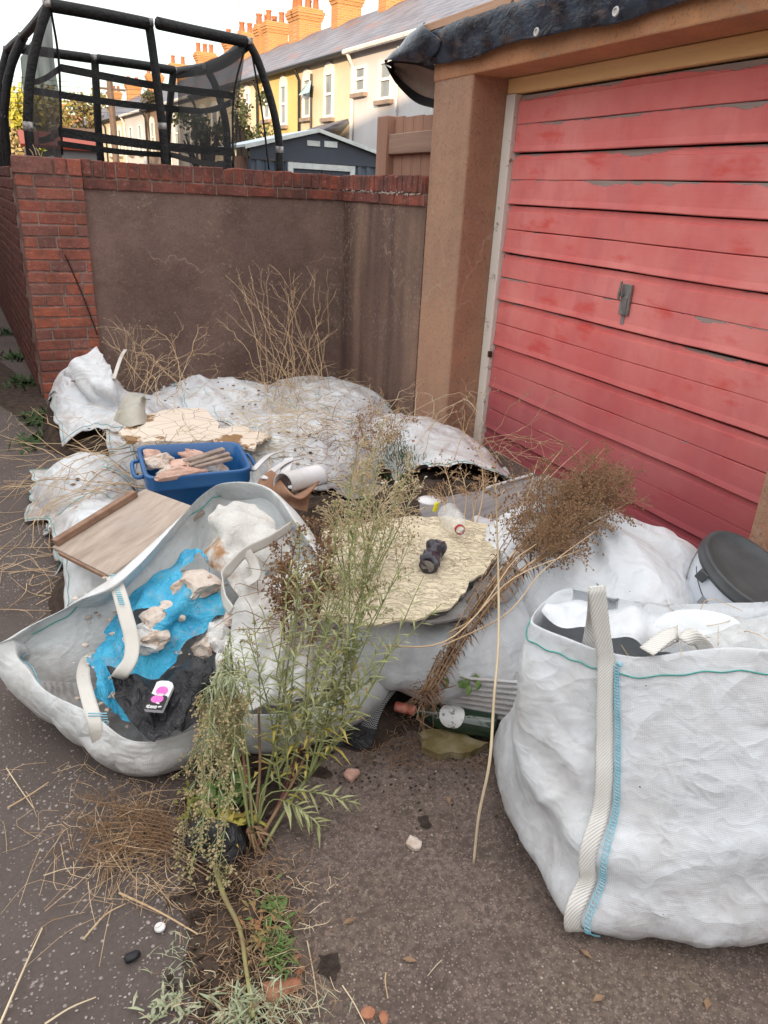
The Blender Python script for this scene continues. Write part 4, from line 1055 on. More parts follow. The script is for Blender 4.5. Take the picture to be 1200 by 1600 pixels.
# --- drawer front leaning on a sack
dcn = [P(*p) for p in ((104, 846, .275), (246, 757, .385), (300, 815, .375), (152, 910, .27))]
ex = dcn[1] - dcn[0]; ex /= np.linalg.norm(ex); ey = dcn[3] - dcn[0]; ey -= ex * ex.dot(ey); ey /= np.linalg.norm(ey); ezz = np.cross(ey, ex)
if ezz[2] < 0: ezz = -ezz
dw = np.linalg.norm(dcn[1] - dcn[0]); dh = np.linalg.norm(((dcn[3] - dcn[0]) + (dcn[2] - dcn[1])) / 2)
def m_board(name, c1, c2, ax):
    t = NT(name); a = Matrix(((*ex,), (*ey,), (*ezz,))).to_euler()
    co = t.co('World', (1, 1, 1)); vr = t.n('VectorRotate'); vr.rotation_type = 'Z_AXIS'; vr.inputs['Angle'].default_value = -math.atan2(ex[1], ex[0]); t.l(co, vr.inputs['Vector'])
    m_ = t.n('Mapping'); m_.inputs['Scale'].default_value = (1.2, 22, 22); t.l(vr.outputs[0], m_.inputs['Vector'])
    g_ = t.noise(1.0, 6, .68, m_.outputs[0], .5)
    base = t.mix(t.ramp(g_, [(.32, 0.), (.68, 1.)]), c1, c2); base = t.mix(t.math('MULTIPLY', t.ramp(t.noise(6, 4, .6, co), [(.5, 0.), (.7, 1.)]), .5), base, (.36, .31, .28))
    t.col(base); t.rough(.65); t.bump(g_, .002); return t.m
M['drawer'] = m_board('grey_brown_laminate', (.27, .205, .160), (.44, .365, .305), 0)
M['edge_wood'] = simple('brown_edge', (.20, .115, .075), (.30, .19, .13), .7, 20, .001, 60, 'World')
c0 = (dcn[0] + dcn[1] + dcn[2] + dcn[3]) / 4
dr = thing('drawer_front', c0, 'flat grey brown wooden drawer panel with a raised lip lying on a sack', 'wooden panel')
b = MB(); b.obox(c0, ex * dw / 2, ey * dh / 2, ezz * .009); b.build('panel', M['drawer'], dr, bevel=.002)
b = MB(); b.obox(c0 - ey * (dh / 2 - .012) + ezz * .022 - ex * .02, ex * (dw / 2 - .03), ey * .015, ezz * .012); b.build('lip', M['edge_wood'], dr, bevel=.002)
b = MB(); b.obox(c0 - ex * (dw / 2 + .006) + ey * .02, ex * .004, ey * (dh / 2 - .03), ezz * .008); b.build('edge_strip', M['edge_wood'], dr, bevel=.002)

# --- blue tub
tb = thing('recycling_tub', (.58, 3.0, .08), 'blue plastic tub of plaster rubble and broken wood behind the drawer panel', 'tub')
rimp = [P(*p) for p in ((214, 697, .40), (372, 690, .40), (394, 733, .40), (228, 748, .40))]
ctr = sum(rimp) / 4
def rrect(s, z, r=.06, n=6, grow=0.0):
    pts = []
    for k in range(4):
        p, a_, c_ = rimp[k], rimp[k - 1], rimp[(k + 1) % 4]
        d1 = (a_ - p) / np.linalg.norm(a_ - p); d2 = (c_ - p) / np.linalg.norm(c_ - p)
        for q in np.linspace(0, 1, n): pts.append((p + d1 * r) * (1 - q) ** 2 + p * 2 * q * (1 - q) + (p + d2 * r) * q * q)
    pts = np.array(pts); pts = ctr + (pts - ctr) * s; d = pts - ctr; d /= np.linalg.norm(d, axis=1)[:, None]; pts = pts + d * grow; pts[:, 2] = z; return pts
M['tub'] = simple('blue_tub_plastic', (.012, .085, .24), (.018, .11, .29), .35, 5, .0004, 60, 'World', spec=.5)
prof = [(.80, .09, 0), (.82, .085, 0), (.86, .16, 0), (.945, .335, 0), (.95, .34, .012), (.955, .352, .012), (.96, .385, .012), (.965, .398, .016), (.965, .402, .010), (.96, .40, -.004), (.94, .34, -.008), (.84, .14, -.01), (.80, .10, -.02)]
V = np.stack([rrect(s, z, .06, 6, g) for s, z, g in prof], 1)
grid('tub_body', V, M['tub'], tb, True, smooth=True)
b = MB(); b.add(rrect(.80, .11), [tuple(range(24))]); b.build('tub_floor', M['tub'], tb)
for a_, c_ in ((rimp[0], rimp[3]), (rimp[1], rimp[2])):
    m_ = (a_ + c_) / 2; o_ = (m_ - ctr) / np.linalg.norm(m_ - ctr); l_ = (c_ - a_) / np.linalg.norm(c_ - a_)
    b = MB(); b.tube(cr([m_ - l_ * .10 + np.array([0, 0, -.03]), m_ - l_ * .08 + o_ * .032 + np.array([0, 0, -.035]), m_ + l_ * .08 + o_ * .032 + np.array([0, 0, -.035]), m_ + l_ * .10 + np.array([0, 0, -.03])], 16), .009, 8); b.build('handle', M['tub'], tb, True)
lumps([(250, 722, .375, .07, .06, .04), (285, 730, .375, .075, .05, .04), (320, 735, .37, .06, .045, .04), (262, 742, .35, .06, .05, .04), (300, 712, .37, .05, .06, .035), (335, 722, .375, .05, .045, .035), (345, 740, .35, .05, .05, .04), (236, 712, .37, .05, .045, .03)], [M['plaster'], M['plaster_p'], M['plaster_w']], ['cream plaster lump at the left of the blue tub', 'pink plaster lump left of centre in the blue tub', 'white plaster lump under the wood strips in the blue tub', 'cream plaster lump low at the front left of the blue tub', 'pink plaster lump at the back of the blue tub', 'white plaster lump at the right of the blue tub', 'cream plaster lump at the front right corner of the blue tub', 'pink plaster lump in the back left corner of the blue tub'], 'plaster lumps in the blue tub', seed=300)
o = put_rock('brick_fragment', (0, 0, 0), (.11, .035, .03), 9, M['plaster_p'], None, .1, False, .2, 3); o.location = P(283, 741, .40); tag(o, 'long pink brick fragment along the front of the blue tub', 'brick fragment')
M['oldwood'] = simple('grey_broken_wood', (.36, .28, .23), (.22, .17, .14), .85, 25, .002, 90, 'World')
for k, (p, q, w_) in enumerate((((288, 722, .40), (350, 702, .43), .016), ((296, 728, .405), (358, 709, .43), .012), ((305, 731, .41), (362, 716, .42), .011))):
    a_, c_ = P(*p), P(*q); d = (c_ - a_) / 2; s_ = np.cross(d, (0, 0, 1)); s_ /= np.linalg.norm(s_)
    b = MB(); b.obox((a_ + c_) / 2, d, s_ * w_, np.array([0, 0, 1]) * .007); o = b.build('wood_offcut', M['oldwood'], None, bevel=.002); tag(o, ('broadest splintered grey wood strip lying across the blue tub', 'middle grey wood strip of three lying across the blue tub', 'front grey wood strip nearest the rim of the blue tub')[k], 'wood offcut', 'wood strips in the blue tub')

# --- cream broken board at the back, curved scraps, white strips
def slab(name, px, z, th, m, label, cat, seed=1, jag=.010, tilt=None, parent=None, n=70, bev=0.0):
    pts = [P(x, y, zz) for (x, y), zz in zip(px, z)]; k = len(pts); o_ = []
    for i in range(k):
        a_, c_ = pts[i], pts[(i + 1) % k]
        for q in np.linspace(0, 1, max(2, int(n / k)), endpoint=False): o_.append(a_ * (1 - q) + c_ * q)
    o_ = np.array(o_); cc_ = o_.mean(0); A_ = o_ - cc_; nn = np.linalg.svd(A_)[2][2]; nn = nn if nn[2] > 0 else -nn
    d = A_ / np.linalg.norm(A_, axis=1)[:, None]; o_ = o_ + d * (jag * vnoise(o_, seed, 40, 3))[:, None]
    K = len(o_); b = MB(); b.add(np.vstack([o_ - nn * th, o_]), [tuple(range(K))[::-1], tuple(range(K, 2 * K))] + [(i, (i + 1) % K, K + (i + 1) % K, K + i) for i in range(K)])
    o = b.build(name, m, parent)
    if label: tag(o, label, cat)
    return o, nn
t = NT('cream_painted_board'); w = t.co('World'); e_ = t.vor(9, w, 'DISTANCE_TO_EDGE')
base = t.mix(t.noise(7, 5, .6, w), (.70, .62, .52), (.60, .51, .42)); br = t.ramp(t.noise(4.2, 5, .62, t.co('World', (1, 1, 1), (0, 0, .9))), [(.60, 0.), (.625, 1.)]); base = t.mix(br, base, (.26, .15, .07)); base = t.mix(t.ramp(e_, [(.008, .8), (.016, 0.)]), base, (.12, .08, .06))
t.col(base); t.rough(.8); t.bump(t.noise(30, 5, .6, w), .003); M['creamboard'] = t.m
slab('broken_board', [(188, 672), (215, 650), (262, 640), (318, 637), (342, 662), (345, 685), (300, 690), (240, 690), (195, 688)], [.30, .32, .32, .31, .30, .29, .30, .31, .30], .018, M['creamboard'], 'cream broken board with brown bare patches behind the blue tub', 'board', 3)
slab('broken_board', [(325, 672), (375, 664), (420, 680), (395, 700), (340, 695)], [.30, .29, .28, .28, .29], .014, M['creamboard'], 'smaller cream board scrap under straw right of the large cream board', 'board', 5)
M['cardboard'] = simple('rusty_brown_sheet', (.24, .125, .075), (.33, .19, .12), .8, 8, .003, 50, 'World')
V = np.array([[P(x0 + (x1 - x0) * s, y0 + (y1 - y0) * s, .34 + dz * s) + np.array([0, .05 * math.sin(s * 3.1), 0]) for s in np.linspace(0, 1, 14)] for x0, y0, x1, y1, dz in zip(np.linspace(398, 480, 16), np.linspace(778, 800, 16), np.linspace(425, 512, 16), 735 + 42 * np.sin(np.linspace(0, 3.14, 16)) ** 1.5 + np.linspace(0, 5, 16), np.full(16, .09))])
o = grid('bent_sheet', V, M['cardboard'], None, thick=.006); tag(o, 'bent rusty brown sheet with a scooped edge right of the blue tub', 'bent sheet')
M['whiteplastic'] = simple('scuffed_white_plastic', (.62, .62, .62), (.48, .47, .46), .5, 9, .001, 60, 'World')
V = np.array([[P(470, 752, .42) + np.array([.10, .03, 0]) * (s - .5) * 1.6 + np.array([-.02, .05, 0]) * math.cos(q) * 1.0 + np.array([0, -.02, .055]) * math.sin(q) for q in np.linspace(-.6, 3.4, 18)] for s in np.linspace(0, 1, 14)])
o = grid('plastic_offcut', V, M['whiteplastic'], None, thick=.004); tag(o, 'curved white plastic gutter offcut lying by the bent brown sheet', 'gutter offcut')
for k, (p, q, w_) in enumerate((((412, 748, .40), (470, 716, .42), .018), ((440, 770, .38), (452, 715, .42), .022), ((395, 735, .38), (440, 705, .40), .014))):
    S = ribbon([P(*p), (P(*p) + P(*q)) / 2 + np.array([0, 0, .02]), P(*q)], (.7, -.5, .2), w_ * 2, 16); o = grid('plastic_strip', S, M['whiteplastic'], None, thick=.004); tag(o, ('white plastic strip nearest the blue tub, pointing at the wall', 'wide white plastic strip next to the bent brown sheet', 'narrow white plastic strip at the corner of the blue tub')[k], 'plastic strip', 'white plastic strips')

# --- rear bags: draped crumpled woven sheets over the heap
def draped(name, c, nu, nv, seed, m, label, group, cat, z0=.42, slack=.09, amp=.03, it=260, hem=True):
    V = patch([(*p, 0) for p in c], nu, nv); V = V + .03 * np.stack([vnoise(V, seed + k, 3, 2) for k in (1, 2)] + [0 * V[..., 0]], -1)
    V[..., 2] = heap(V[..., 0], V[..., 1]) + .04 + .025 * np.abs(vnoise(V, seed, 5, 2))
    V = wrinkle(V, slack, slack, False, it, 0.0, .05, seed, amp, None, .00035, lambda x, y: heap(x, y) + .012, .6, ns=11)
    V = crease(V, False, .012, 6, seed + 3, ((.35, 1.5, 1), (1.5, .4, 1))[seed // 2 % 2], oct2=.30); V = crease(V, False, .004, 16, seed + 13, (1, 1, 1), False); V[..., 2] += .008
    V[..., 2] = np.maximum(V[..., 2], .009)
    o = tag(grid(name, V, m, None, thick=.0025), label, cat, group)
    if hem:
        b = MB()
        for E_ in (V[3], V[-4], V[:, 3], V[:, -4]): b.tube(E_[::2] + np.array([0, 0, .003]), .0016, 4, False)
        tag(b.build('hem_stitching', M['thread_green'], o), kind='stuff')
    return V, o
G1, G2 = 'collapsed white bags at the back', 'small white sacks along the lane edge'
draped('collapsed_bag', [(.06, 4.35), (1.02, 4.28), (1.0, 5.45), (.14, 5.45)], 96, 96, 301, M['bag_grey'], 'collapsed white bag against the brick pier behind the cream board', G1, 'bulk bag')
draped('collapsed_bag', [(.82, 4.42), (1.75, 4.22), (1.78, 5.5), (.86, 5.55)], 96, 100, 303, M['bag_grey'], 'collapsed white bag under dry grass along the foot of the rendered wall', G1, 'bulk bag', amp=.03)
draped('collapsed_bag', [(1.5, 4.05), (2.24, 4.1), (2.28, 5.45), (1.55, 5.4)], 80, 100, 305, M['bag_grey'], 'collapsed white bag in the corner below the streaked wall return', G1, 'bulk bag')
draped('collapsed_bag', [(.92, 3.25), (1.62, 3.2), (1.72, 4.25), (.95, 4.3)], 80, 96, 307, M['bag_grey'], 'grey white torn bag between the blue tub and the tall weeds', G1, 'bulk bag', slack=.11)
draped('collapsed_bag', [(1.62, 2.85), (2.36, 2.65), (2.34, 4.25), (1.72, 4.3)], 80, 110, 309, M['bag_old'], 'pale white bag sheet draped at the foot of the garage door', G1, 'bulk bag')
draped('collapsed_bag', [(.30, 3.62), (1.05, 3.55), (1.02, 4.45), (.34, 4.42)], 72, 80, 311, M['bag_grey'], 'dirty white bag beneath the cream broken board behind the tub', G1, 'bulk bag')
draped('rubble_sack', [(-.08, 3.46), (.42, 3.40), (.46, 4.05), (-.06, 4.12)], 72, 80, 313, M['bag_old'], 'flattened white sack on the lane edge left of the blue tub', G2, 'sack', slack=.11)
draped('rubble_sack', [(-.04, 2.36), (.50, 2.30), (.56, 3.02), (-.03, 3.0)], 72, 80, 315, M['bag_old'], 'white sack squashed under the wooden drawer panel', G2, 'sack', slack=.11)
draped('rubble_sack', [(-.02, 2.9), (.40, 2.85), (.44, 3.48), (-.02, 3.5)], 60, 70, 317, M['bag_old'], 'low white sack between the blue tub and the wooden panel', G2, 'sack', slack=.11)
lay = [[(95, 655, .05), (92, 620, .22), (112, 575, .42), (150, 548, .50)], [(140, 668, .06), (140, 640, .20), (145, 600, .36), (160, 560, .47)], [(200, 660, .10), (190, 640, .22), (176, 605, .36), (172, 572, .44)], [(235, 625, .20), (215, 622, .26), (195, 605, .33), (176, 592, .40)]]
rws = np.array([cr([P(*p) + np.array([0, .03, 0]) for p in r_], 40) for r_ in lay]); V = np.stack([cr(rws[:, i], 40) for i in range(40)], 0)
V = wrinkle(V, .16, .12, False, 240, .012, .05, 71, .014)
V = crease(V, False, .016, 8, 72)
o = grid('collapsed_bag', V, M['bag_old'], None, sub=1, thick=.003); tag(o, 'upright flap of a stiff white bag standing against the brick pier', 'bulk bag', 'collapsed white bags at the back')
grid('loose_strap', ribbon([P(178, 592, .40), P(184, 572, .45), P(190, 556, .49), P(196, 546, .51)], Rt, .022, 16), M['strap'], o, thick=.003)
lay = [[(182, 655, .30), (198, 618, .40), (212, 614, .42)], [(205, 665, .31), (215, 625, .40), (222, 618, .42)], [(232, 660, .30), (228, 632, .37), (226, 622, .41)]]
rws = np.array([cr([P(*p) for p in r_], 24) for r_ in lay]); V = np.stack([cr(rws[:, i], 24) for i in range(24)], 0)
V = wrinkle(V, .16, .12, False, 160, .012, .05, 73, .012); V = crease(V, False, .012, 12, 74); o = grid('folded_liner', V, simple('olive_grey_liner', (.34, .33, .28), (.46, .44, .38), .7, 8, .003, 40, 'World'), None, sub=1, thick=.003); tag(o, 'dull olive folded liner poking up from the collapsed bag behind the cream board', 'liner')

# --- boards in the middle of the heap
t = NT('crazed_cream_paint'); w = t.co('World', (1, 1, 1), (0, 0, .6)); m_ = t.n('Mapping'); m_.inputs['Scale'].default_value = (26, 80, 40); t.l(w, m_.inputs['Vector'])
crz = t.noise(1.0, 5, .6, m_.outputs[0], 1.4); base = t.mix(t.noise(3, 5, .6, t.co('World')), (.62, .53, .36), (.70, .62, .47))
line = t.ramp(crz, [(.44, 0.), (.485, 1.), (.50, 1.), (.53, 0.)]); fade = t.ramp(t.noise(9, 4, .6, t.co('World')), [(.40, 0.), (.60, 1.)])
base = t.mix(t.math('MULTIPLY', t.math('MULTIPLY', line, fade), .75), base, (.22, .17, .12)); t.col(base); t.rough(.75); t.bump(t.math('ADD', crz, t.math('MULTIPLY', line, -.5)), .0025); M['crazed'] = t.m
o, _ = slab('cream_board', [(508, 826), (600, 812), (700, 806), (805, 828), (780, 868), (745, 908), (700, 950), (650, 968), (560, 976), (500, 962)], [.46, .46, .455, .44, .43, .42, .41, .405, .405, .42], .007, M['crazed'], 'large cream board with crazed peeling paint in the middle of the heap', 'board', 7, .006, n=160)
M['greylayer'] = simple('grey_layered_board', (.30, .29, .28), (.18, .17, .165), .9, 12, .004, 60, 'World')
for k, dz in enumerate((.02, .038)):
    slab('layered_board', [(640, 975), (700, 958), (752, 905), (812, 850), (835, 880), (790, 935), (730, 968)], [x - dz for x in (.40, .40, .415, .43, .42, .40, .395)], .008, M['greylayer'], ('grey layered board directly beneath the large cream board', 'lower grey layered board second beneath the cream board')[k], 'board', 9 + k, .012, n=90)
t = NT('weathered_grey_board'); w = t.co('World', (1, 1, 1), (0, 0, -.3)); m_ = t.n('Mapping'); m_.inputs['Scale'].default_value = (2.5, 26, 20); t.l(w, m_.inputs['Vector'])
g_ = t.noise(1, 6, .68, m_.outputs[0], .4); t.col(t.mix(t.ramp(g_, [(.3, 0.), (.7, 1.)]), (.15, .14, .14), (.27, .255, .25))); t.rough(.8); t.bump(g_, .003); M['greyboard'] = t.m
slab('grey_board', [(655, 782), (755, 765), (850, 742), (882, 752), (872, 792), (830, 836), (740, 826), (660, 815)], [.36, .37, .38, .38, .37, .355, .35, .35], .014, M['greyboard'], 'smooth grey board between the white bag sheet and the cream board', 'board', 11, .005)
b = MB(); a_, c_ = P(758, 763, .385), P(832, 741, .392); b.tube([a_, c_], .006, 6); tag(b.build('white_strip', M['whiteplastic'], None), 'thin white plastic edging along the back of the grey board', 'edging strip')
# corrugated scrap under the sagging bag
V = []
for s in np.linspace(0, 1, 40):
    p = P(690 + 118 * s, 1055 + 8 * s, .20); q = P(690 + 118 * s, 1108 + 22 * s, .06); V.append([p * (1 - k / 30) + q * (k / 30) + np.array([-.35, -.9, 0]) * .006 * math.sin(k * 1.6) for k in range(31)])
o = grid('corrugated_sheet', np.array(V), M['bag_grey'], None, thick=.003); tag(o, 'dirty pale corrugated plastic sheet on edge behind the green bottle', 'corrugated sheet')

# --- small rubbish on the boards
def lathe(b, p, axis, prof, n=20, ref=(0, 0, 1)):
    ax = np.array(axis, float); ax /= np.linalg.norm(ax); u = np.cross(ax, ref); u /= np.linalg.norm(u); v = np.cross(ax, u)
    vs_ = [np.array(p) + ax * h + r * (math.cos(k * 2 * math.pi / n) * u + math.sin(k * 2 * math.pi / n) * v) for h, r in prof for k in range(n)]
    fs = [(i * n + k, i * n + (k + 1) % n, (i + 1) * n + (k + 1) % n, (i + 1) * n + k) for i in range(len(prof) - 1) for k in range(n)]
    b.add(vs_, fs); return u, v
can = thing('crushed_can', P(676, 875, .45), 'crushed black drinks can with faded print on the cream board', 'drinks can')
M['canblack'] = simple('black_can_print', (.012, .011, .014), (.06, .05, .07), .3, 30, .002, 50, 'World', spec=.6)
prof = [(-.062, .0), (-.062, .022), (-.055, .031), (-.03, .030), (-.01, .022), (.006, .020), (.02, .027), (.045, .031), (.055, .026), (.058, .020)]
b = MB(); lathe(b, P(676, 868, .455), P(692, 838, .47) - P(668, 890, .45), prof, 22); b.v = [tuple(np.array(v) + .006 * np.array([math.sin(v[1] * 160), math.sin(v[2] * 190), math.sin(v[0] * 170)])) for v in b.v]; b.build('can_body', M['canblack'], can, True)
b = MB(); d_ = (P(692, 838, .47) - P(668, 890, .45)); d_ /= np.linalg.norm(d_); lathe(b, P(676, 868, .455), d_, [(.056, .0), (.056, .020), (.060, .022), (.060, .024)], 22); lathe(b, P(676, 868, .455), d_, [(-.064, .0), (-.064, .02)], 22); b.build('can_end', M['galv'], can, True)
bt = thing('clear_bottle', P(712, 815, .46), 'crushed clear plastic bottle with red cap ring on the cream board', 'plastic bottle')
t = NT('clear_plastic'); t.col((.85, .87, .87)); t.rough(.12); t.b.inputs['Alpha'].default_value = .30; t.b.inputs['Specular IOR Level'].default_value = .8; t.bump(t.noise(40, 3, .5, t.co('World')), .01); M['clear'] = t.m
ax = P(724, 838, .475) - P(698, 800, .47); b = MB(); lathe(b, P(712, 818, .475), ax, [(-.10, 0), (-.10, .03), (-.085, .037), (-.05, .034), (-.02, .037), (.01, .033), (.03, .025), (.045, .014), (.058, .0125), (.06, .0135), (.072, .0125)], 24)
b.v = [tuple(np.array(v) + .004 * np.array([math.sin(v[1] * 90), math.sin(v[2] * 110), math.sin(v[0] * 95)])) for v in b.v]; b.build('bottle_shell', M['clear'], bt, True)
M['red'] = simple('red_plastic', (.45, .03, .03), (.35, .02, .02), .4, bump=0)
ax /= np.linalg.norm(ax); b = MB(); lathe(b, P(712, 818, .475) + ax * .048, ax, [(-.004, .0145), (-.004, .0165), (.008, .0165), (.008, .0145)], 20); b.build('cap_ring', M['red'], bt, True)
b = MB(); q = P(681, 792, .44); b.obox(q, (.008, .004, 0), (-.003, .005, 0), (.004, 0, .017)); tag(b.build('yellow_scrap', simple('yellow_plastic', (.75, .66, .02), None, .4, bump=0), None, bevel=.003), 'small bright yellow plastic scrap at the far edge of the cream board', 'plastic scrap')
V = np.array([[P(672, 782, .44) + np.array([.045 * math.cos(a_) * s, .045 * math.sin(a_) * s, .01 * (1 - s * s)]) for s in np.linspace(0.02, 1, 6)] for a_ in np.linspace(0, 6.283, 25)])
tag(grid('white_disc', V, M['whiteplastic'], None, thick=.003), 'white plastic lid beside the yellow scrap on the boards', 'plastic lid')

# --- paint bucket by the door
bk = thing('paint_bucket', (2.2, 1.75, .0), 'white paint bucket with black lid leaning by the garage door behind the tall bag', 'paint bucket')
axb = np.array([.16, -.42, .88]); axb /= np.linalg.norm(axb)
lc = P(1174, 890, .43); base = lc - axb * .30
t = NT('printed_bucket'); w = t.co('Object'); t.col(t.mix(t.noise(7, 4, .6, w), (.66, .70, .76), (.60, .64, .70))); t.rough(.35); t.b.inputs['Specular IOR Level'].default_value = .5; M['bucket'] = t.m
b = MB(); u_, v_ = lathe(b, base, axb, [(.0, 0), (.0, .125), (.006, .13), (.20, .146), (.285, .152), (.29, .152)], 48); b.build('bucket_body', M['bucket'], bk, True)
M['lid'] = simple('charcoal_lid', (.045, .05, .055), (.07, .075, .08), .45, 9, .0006, 60, 'World', spec=.4)
b = MB(); lathe(b, base, axb, [(.262, .153), (.262, .163), (.274, .166), (.276, .162), (.298, .164), (.302, .162), (.302, .150), (.292, .146), (.291, .08), (.291, .0)], 56); b.build('lid', M['lid'], bk, True, bevel=0)
def on_bucket(name, a0, a1, h0, h1, m, skew=0.0, n=10):
    b = MB(); g = []
    for k in range(n + 1):
        a_ = a0 + (a1 - a0) * k / n
        for h in (h0 + skew * k / n, h1 + skew * k / n):
            r = .130 + .022 * h / .285 + .0012; g.append(base + axb * h + r * (math.cos(a_) * u_ + math.sin(a_) * v_))
    b.add(g, [(2 * k, 2 * k + 2, 2 * k + 3, 2 * k + 1) for k in range(n)]); b.build(name, m, bk, True)
view = -(base + np.array([0, 0, -CAM_H])); view /= np.linalg.norm(view); av = math.atan2(view.dot(v_), view.dot(u_))
M['print_dark'] = simple('dark_print', (.05, .05, .07), None, .4, bump=0); M['print_red'] = simple('red_print', (.50, .03, .05), None, .4, bump=0); M['print_grey'] = simple('grey_print', (.34, .35, .36), None, .4, bump=0)
for sgn in (1,):
    on_bucket('print_band', av + .10, av + .42, .09, .125, M['print_red'], -.03); on_bucket('print_band', av + .42, av + .62, .165, .195, M['print_red'], -.02)
    on_bucket('print_rule', av + .2, av - .9, .17, .174, M['print_dark'], .06); on_bucket('print_rule', av + 1.1, av + .1, .19, .1925, M['print_red'], -.02)
    on_bucket('print_rule', av + .72, av + 1.1, .20, .212, M['print_dark'], -.02); on_bucket('print_rule', av + .72, av + 1.2, .165, .17, M['print_dark'], -.02)
    on_bucket('print_panel', av - .28, av - .12, .165, .20, M['print_grey'], .0)
b = MB(); b.tube([base + axb * .255 + .156 * (math.cos(a_) * u_ + math.sin(a_) * v_) - axb * .12 * math.sin(max(0, min(1, (a_ - av + 1.3) / 2.6)) * math.pi) for a_ in np.linspace(av - 1.3, av + 1.3, 30)], .0028, 6); b.build('wire_handle', M['galv'], bk, True)
b = MB(); a_ = av - .55; q = base + axb * .25 + .158 * (math.cos(a_) * u_ + math.sin(a_) * v_); b.obox(q, .016 * u_, .016 * v_, axb * .018); b.build('handle_lug', M['lid'], bk, bevel=.003)
b = MB(); a_, c_ = P(1068, 882, .12), P(1090, 905, .10); b.obox((a_ + c_) / 2, (c_ - a_) * .9, (.012, -.02, 0), (0, 0, .010)); tag(b.build('wood_offcut', M['pine'], None), 'pale timber offcut wedged between slumped bag and paint bucket', 'wood offcut')

# --- bottle, slab and strap on the ground
wb = thing('wine_bottle', P(672, 1120, .04), 'dark green wine bottle with white label and red foil neck lying under the bag', 'bottle')
p0, p1 = P(618, 1104, .052), P(782, 1138, .056); ax = (p1 - p0); ln = np.linalg.norm(ax); ax /= ln
M['bottle'] = simple('dark_green_glass', (.010, .026, .016), (.014, .034, .020), .08, bump=0, spec=.8)
b = MB(); u2, v2 = lathe(b, p0, ax, [(0, 0), (0, .0135), (.012, .0145), (.015, .0135), (.075, .0145), (.095, .020), (.115, .031), (.130, .0365), (.29, .0375), (.300, .034), (.300, 0)], 28); b.build('glass', M['bottle'], wb, True)
b = MB(); lathe(b, p0, ax, [(-.001, 0), (-.001, .0145), (.013, .0157), (.03, .0148), (.062, .0150)], 24); b.build('neck_foil', simple('red_foil', (.42, .05, .02), (.55, .28, .22), .4, 40, 0), wb, True)
up_ = np.array([-.28, -.55, .8]); au = math.atan2(up_.dot(v2), up_.dot(u2))
b = MB(); g = []
for k in range(17):
    a_ = au - 1.05 + 2.1 * k / 16; ed = .038 * math.sqrt(max(0.05, 1 - (abs(k - 8) / 8.4) ** 2))
    for h in (.175 - ed, .175 + ed * .9): g.append(p0 + ax * h + .0384 * (math.cos(a_) * u2 + math.sin(a_) * v2))
b.add(g, [(2 * k, 2 * k + 2, 2 * k + 3, 2 * k + 1) for k in range(16)])
t = NT('worn_label'); t.col(t.mix(t.ramp(t.noise(90, 3, .6, t.co('World', (1, .5, 1))), [(.56, 0.), (.60, .8)]), (.66, .66, .66), (.12, .10, .10))); t.rough(.6); b.build('label', t.m, wb, True)
t = NT('mossy_stone'); w = t.co('World'); t.col(t.mix(t.ramp(t.noise(14, 5, .6, w), [(.4, 0.), (.6, 1.)]), (.16, .125, .05), (.26, .22, .13))); t.rough(.95); t.bump(t.noise(70, 5, .7, w), .008); M['moss'] = t.m
slab('stone_slab', [(655, 1146), (690, 1140), (740, 1152), (766, 1160), (735, 1176), (690, 1178), (664, 1166)], [.028] * 7, .022, M['moss'], 'mossy yellow green stone slab on the ground below the green bottle', 'stone slab', 21, .006)
t = NT('herringbone'); uv = t.co('UV', (1, 1, 1)); s_ = t.n('SeparateXYZ'); t.l(uv, s_.inputs[0])
tri = t.math('PINGPONG', s_.outputs[1], .0125); k_ = t.math('FRACT', t.math('MULTIPLY', t.math('ADD', s_.outputs[0], tri), 130.0)); on = t.math('GREATER_THAN', k_, .5)
t.col(t.mix(on, (.02, .02, .022), (.27, .27, .28))); t.rough(.8); M['herring'] = t.m
S = ribbon([P(572, 1145, .02), P(580, 1118, .05), P(592, 1092, .085), P(612, 1070, .11), P(640, 1056, .12), P(655, 1060, .10)], np.tile(np.array([.9, -.35, .2]), (2, 1)), .052, 40)
cap = grid('webbing_strap', S, M['herring'], None, thick=.003); tag(cap, 'black and white herringbone webbing strap curling out under the bags', 'strap')
for (px, py, z, s_, m_, lb, nm, ct) in (
    (548, 1212, .016, (.028, .022, .018), M['plaster_p'], 'flat pink brick pebble on the concrete nearest the open bag', 'brick_pebble', 'stone'),
    (647, 1317, .013, (.024, .020, .014), M['plaster'], 'cracked pale pinkish stone on bare concrete by the small hole', 'pale_stone', 'stone'),
    (207, 1493, .008, (.017, .013, .010), simple('black_stone', (.02, .02, .024), None, .5), 'small black pebble on the speckled lane', 'black_pebble', 'stone')):
    o = put_rock(nm, (0, 0, 0), s_, 5 + px, m_, None, .4, True, .2, 3); o.location = P(px, py, z); tag(o, lb, ct)
b = MB(); lathe(b, P(250, 1450, .006), (0, 0, 1), [(0, .0115), (.004, .0115), (.0055, .010), (.0055, 0)], 20, (1, 0, 0)); tag(b.build('bottle_cap', simple('white_cap', (.72, .72, .71), None, .4, bump=0), None), 'small round white bottle cap on the speckled lane', 'bottle cap')
M['terracotta'] = simple('terracotta', (.27, .105, .06), (.36, .17, .10), .85, 30, .003, 80, 'World')
V = np.array([[P(442, 1546, .012) + np.array([.036 * (s - .5) * 2, .026 * math.cos(q) * (1.1 - s * .7), .020 * math.sin(q) * (1.1 - s * .5) - .006]) for q in np.linspace(.5, 2.6, 10)] for s in np.linspace(0, 1, 8)]); tag(grid('pot_shard', V, M['terracotta'], None, thick=.006), 'curved orange terracotta pot shard lying in the bottom seam', 'pot shard')
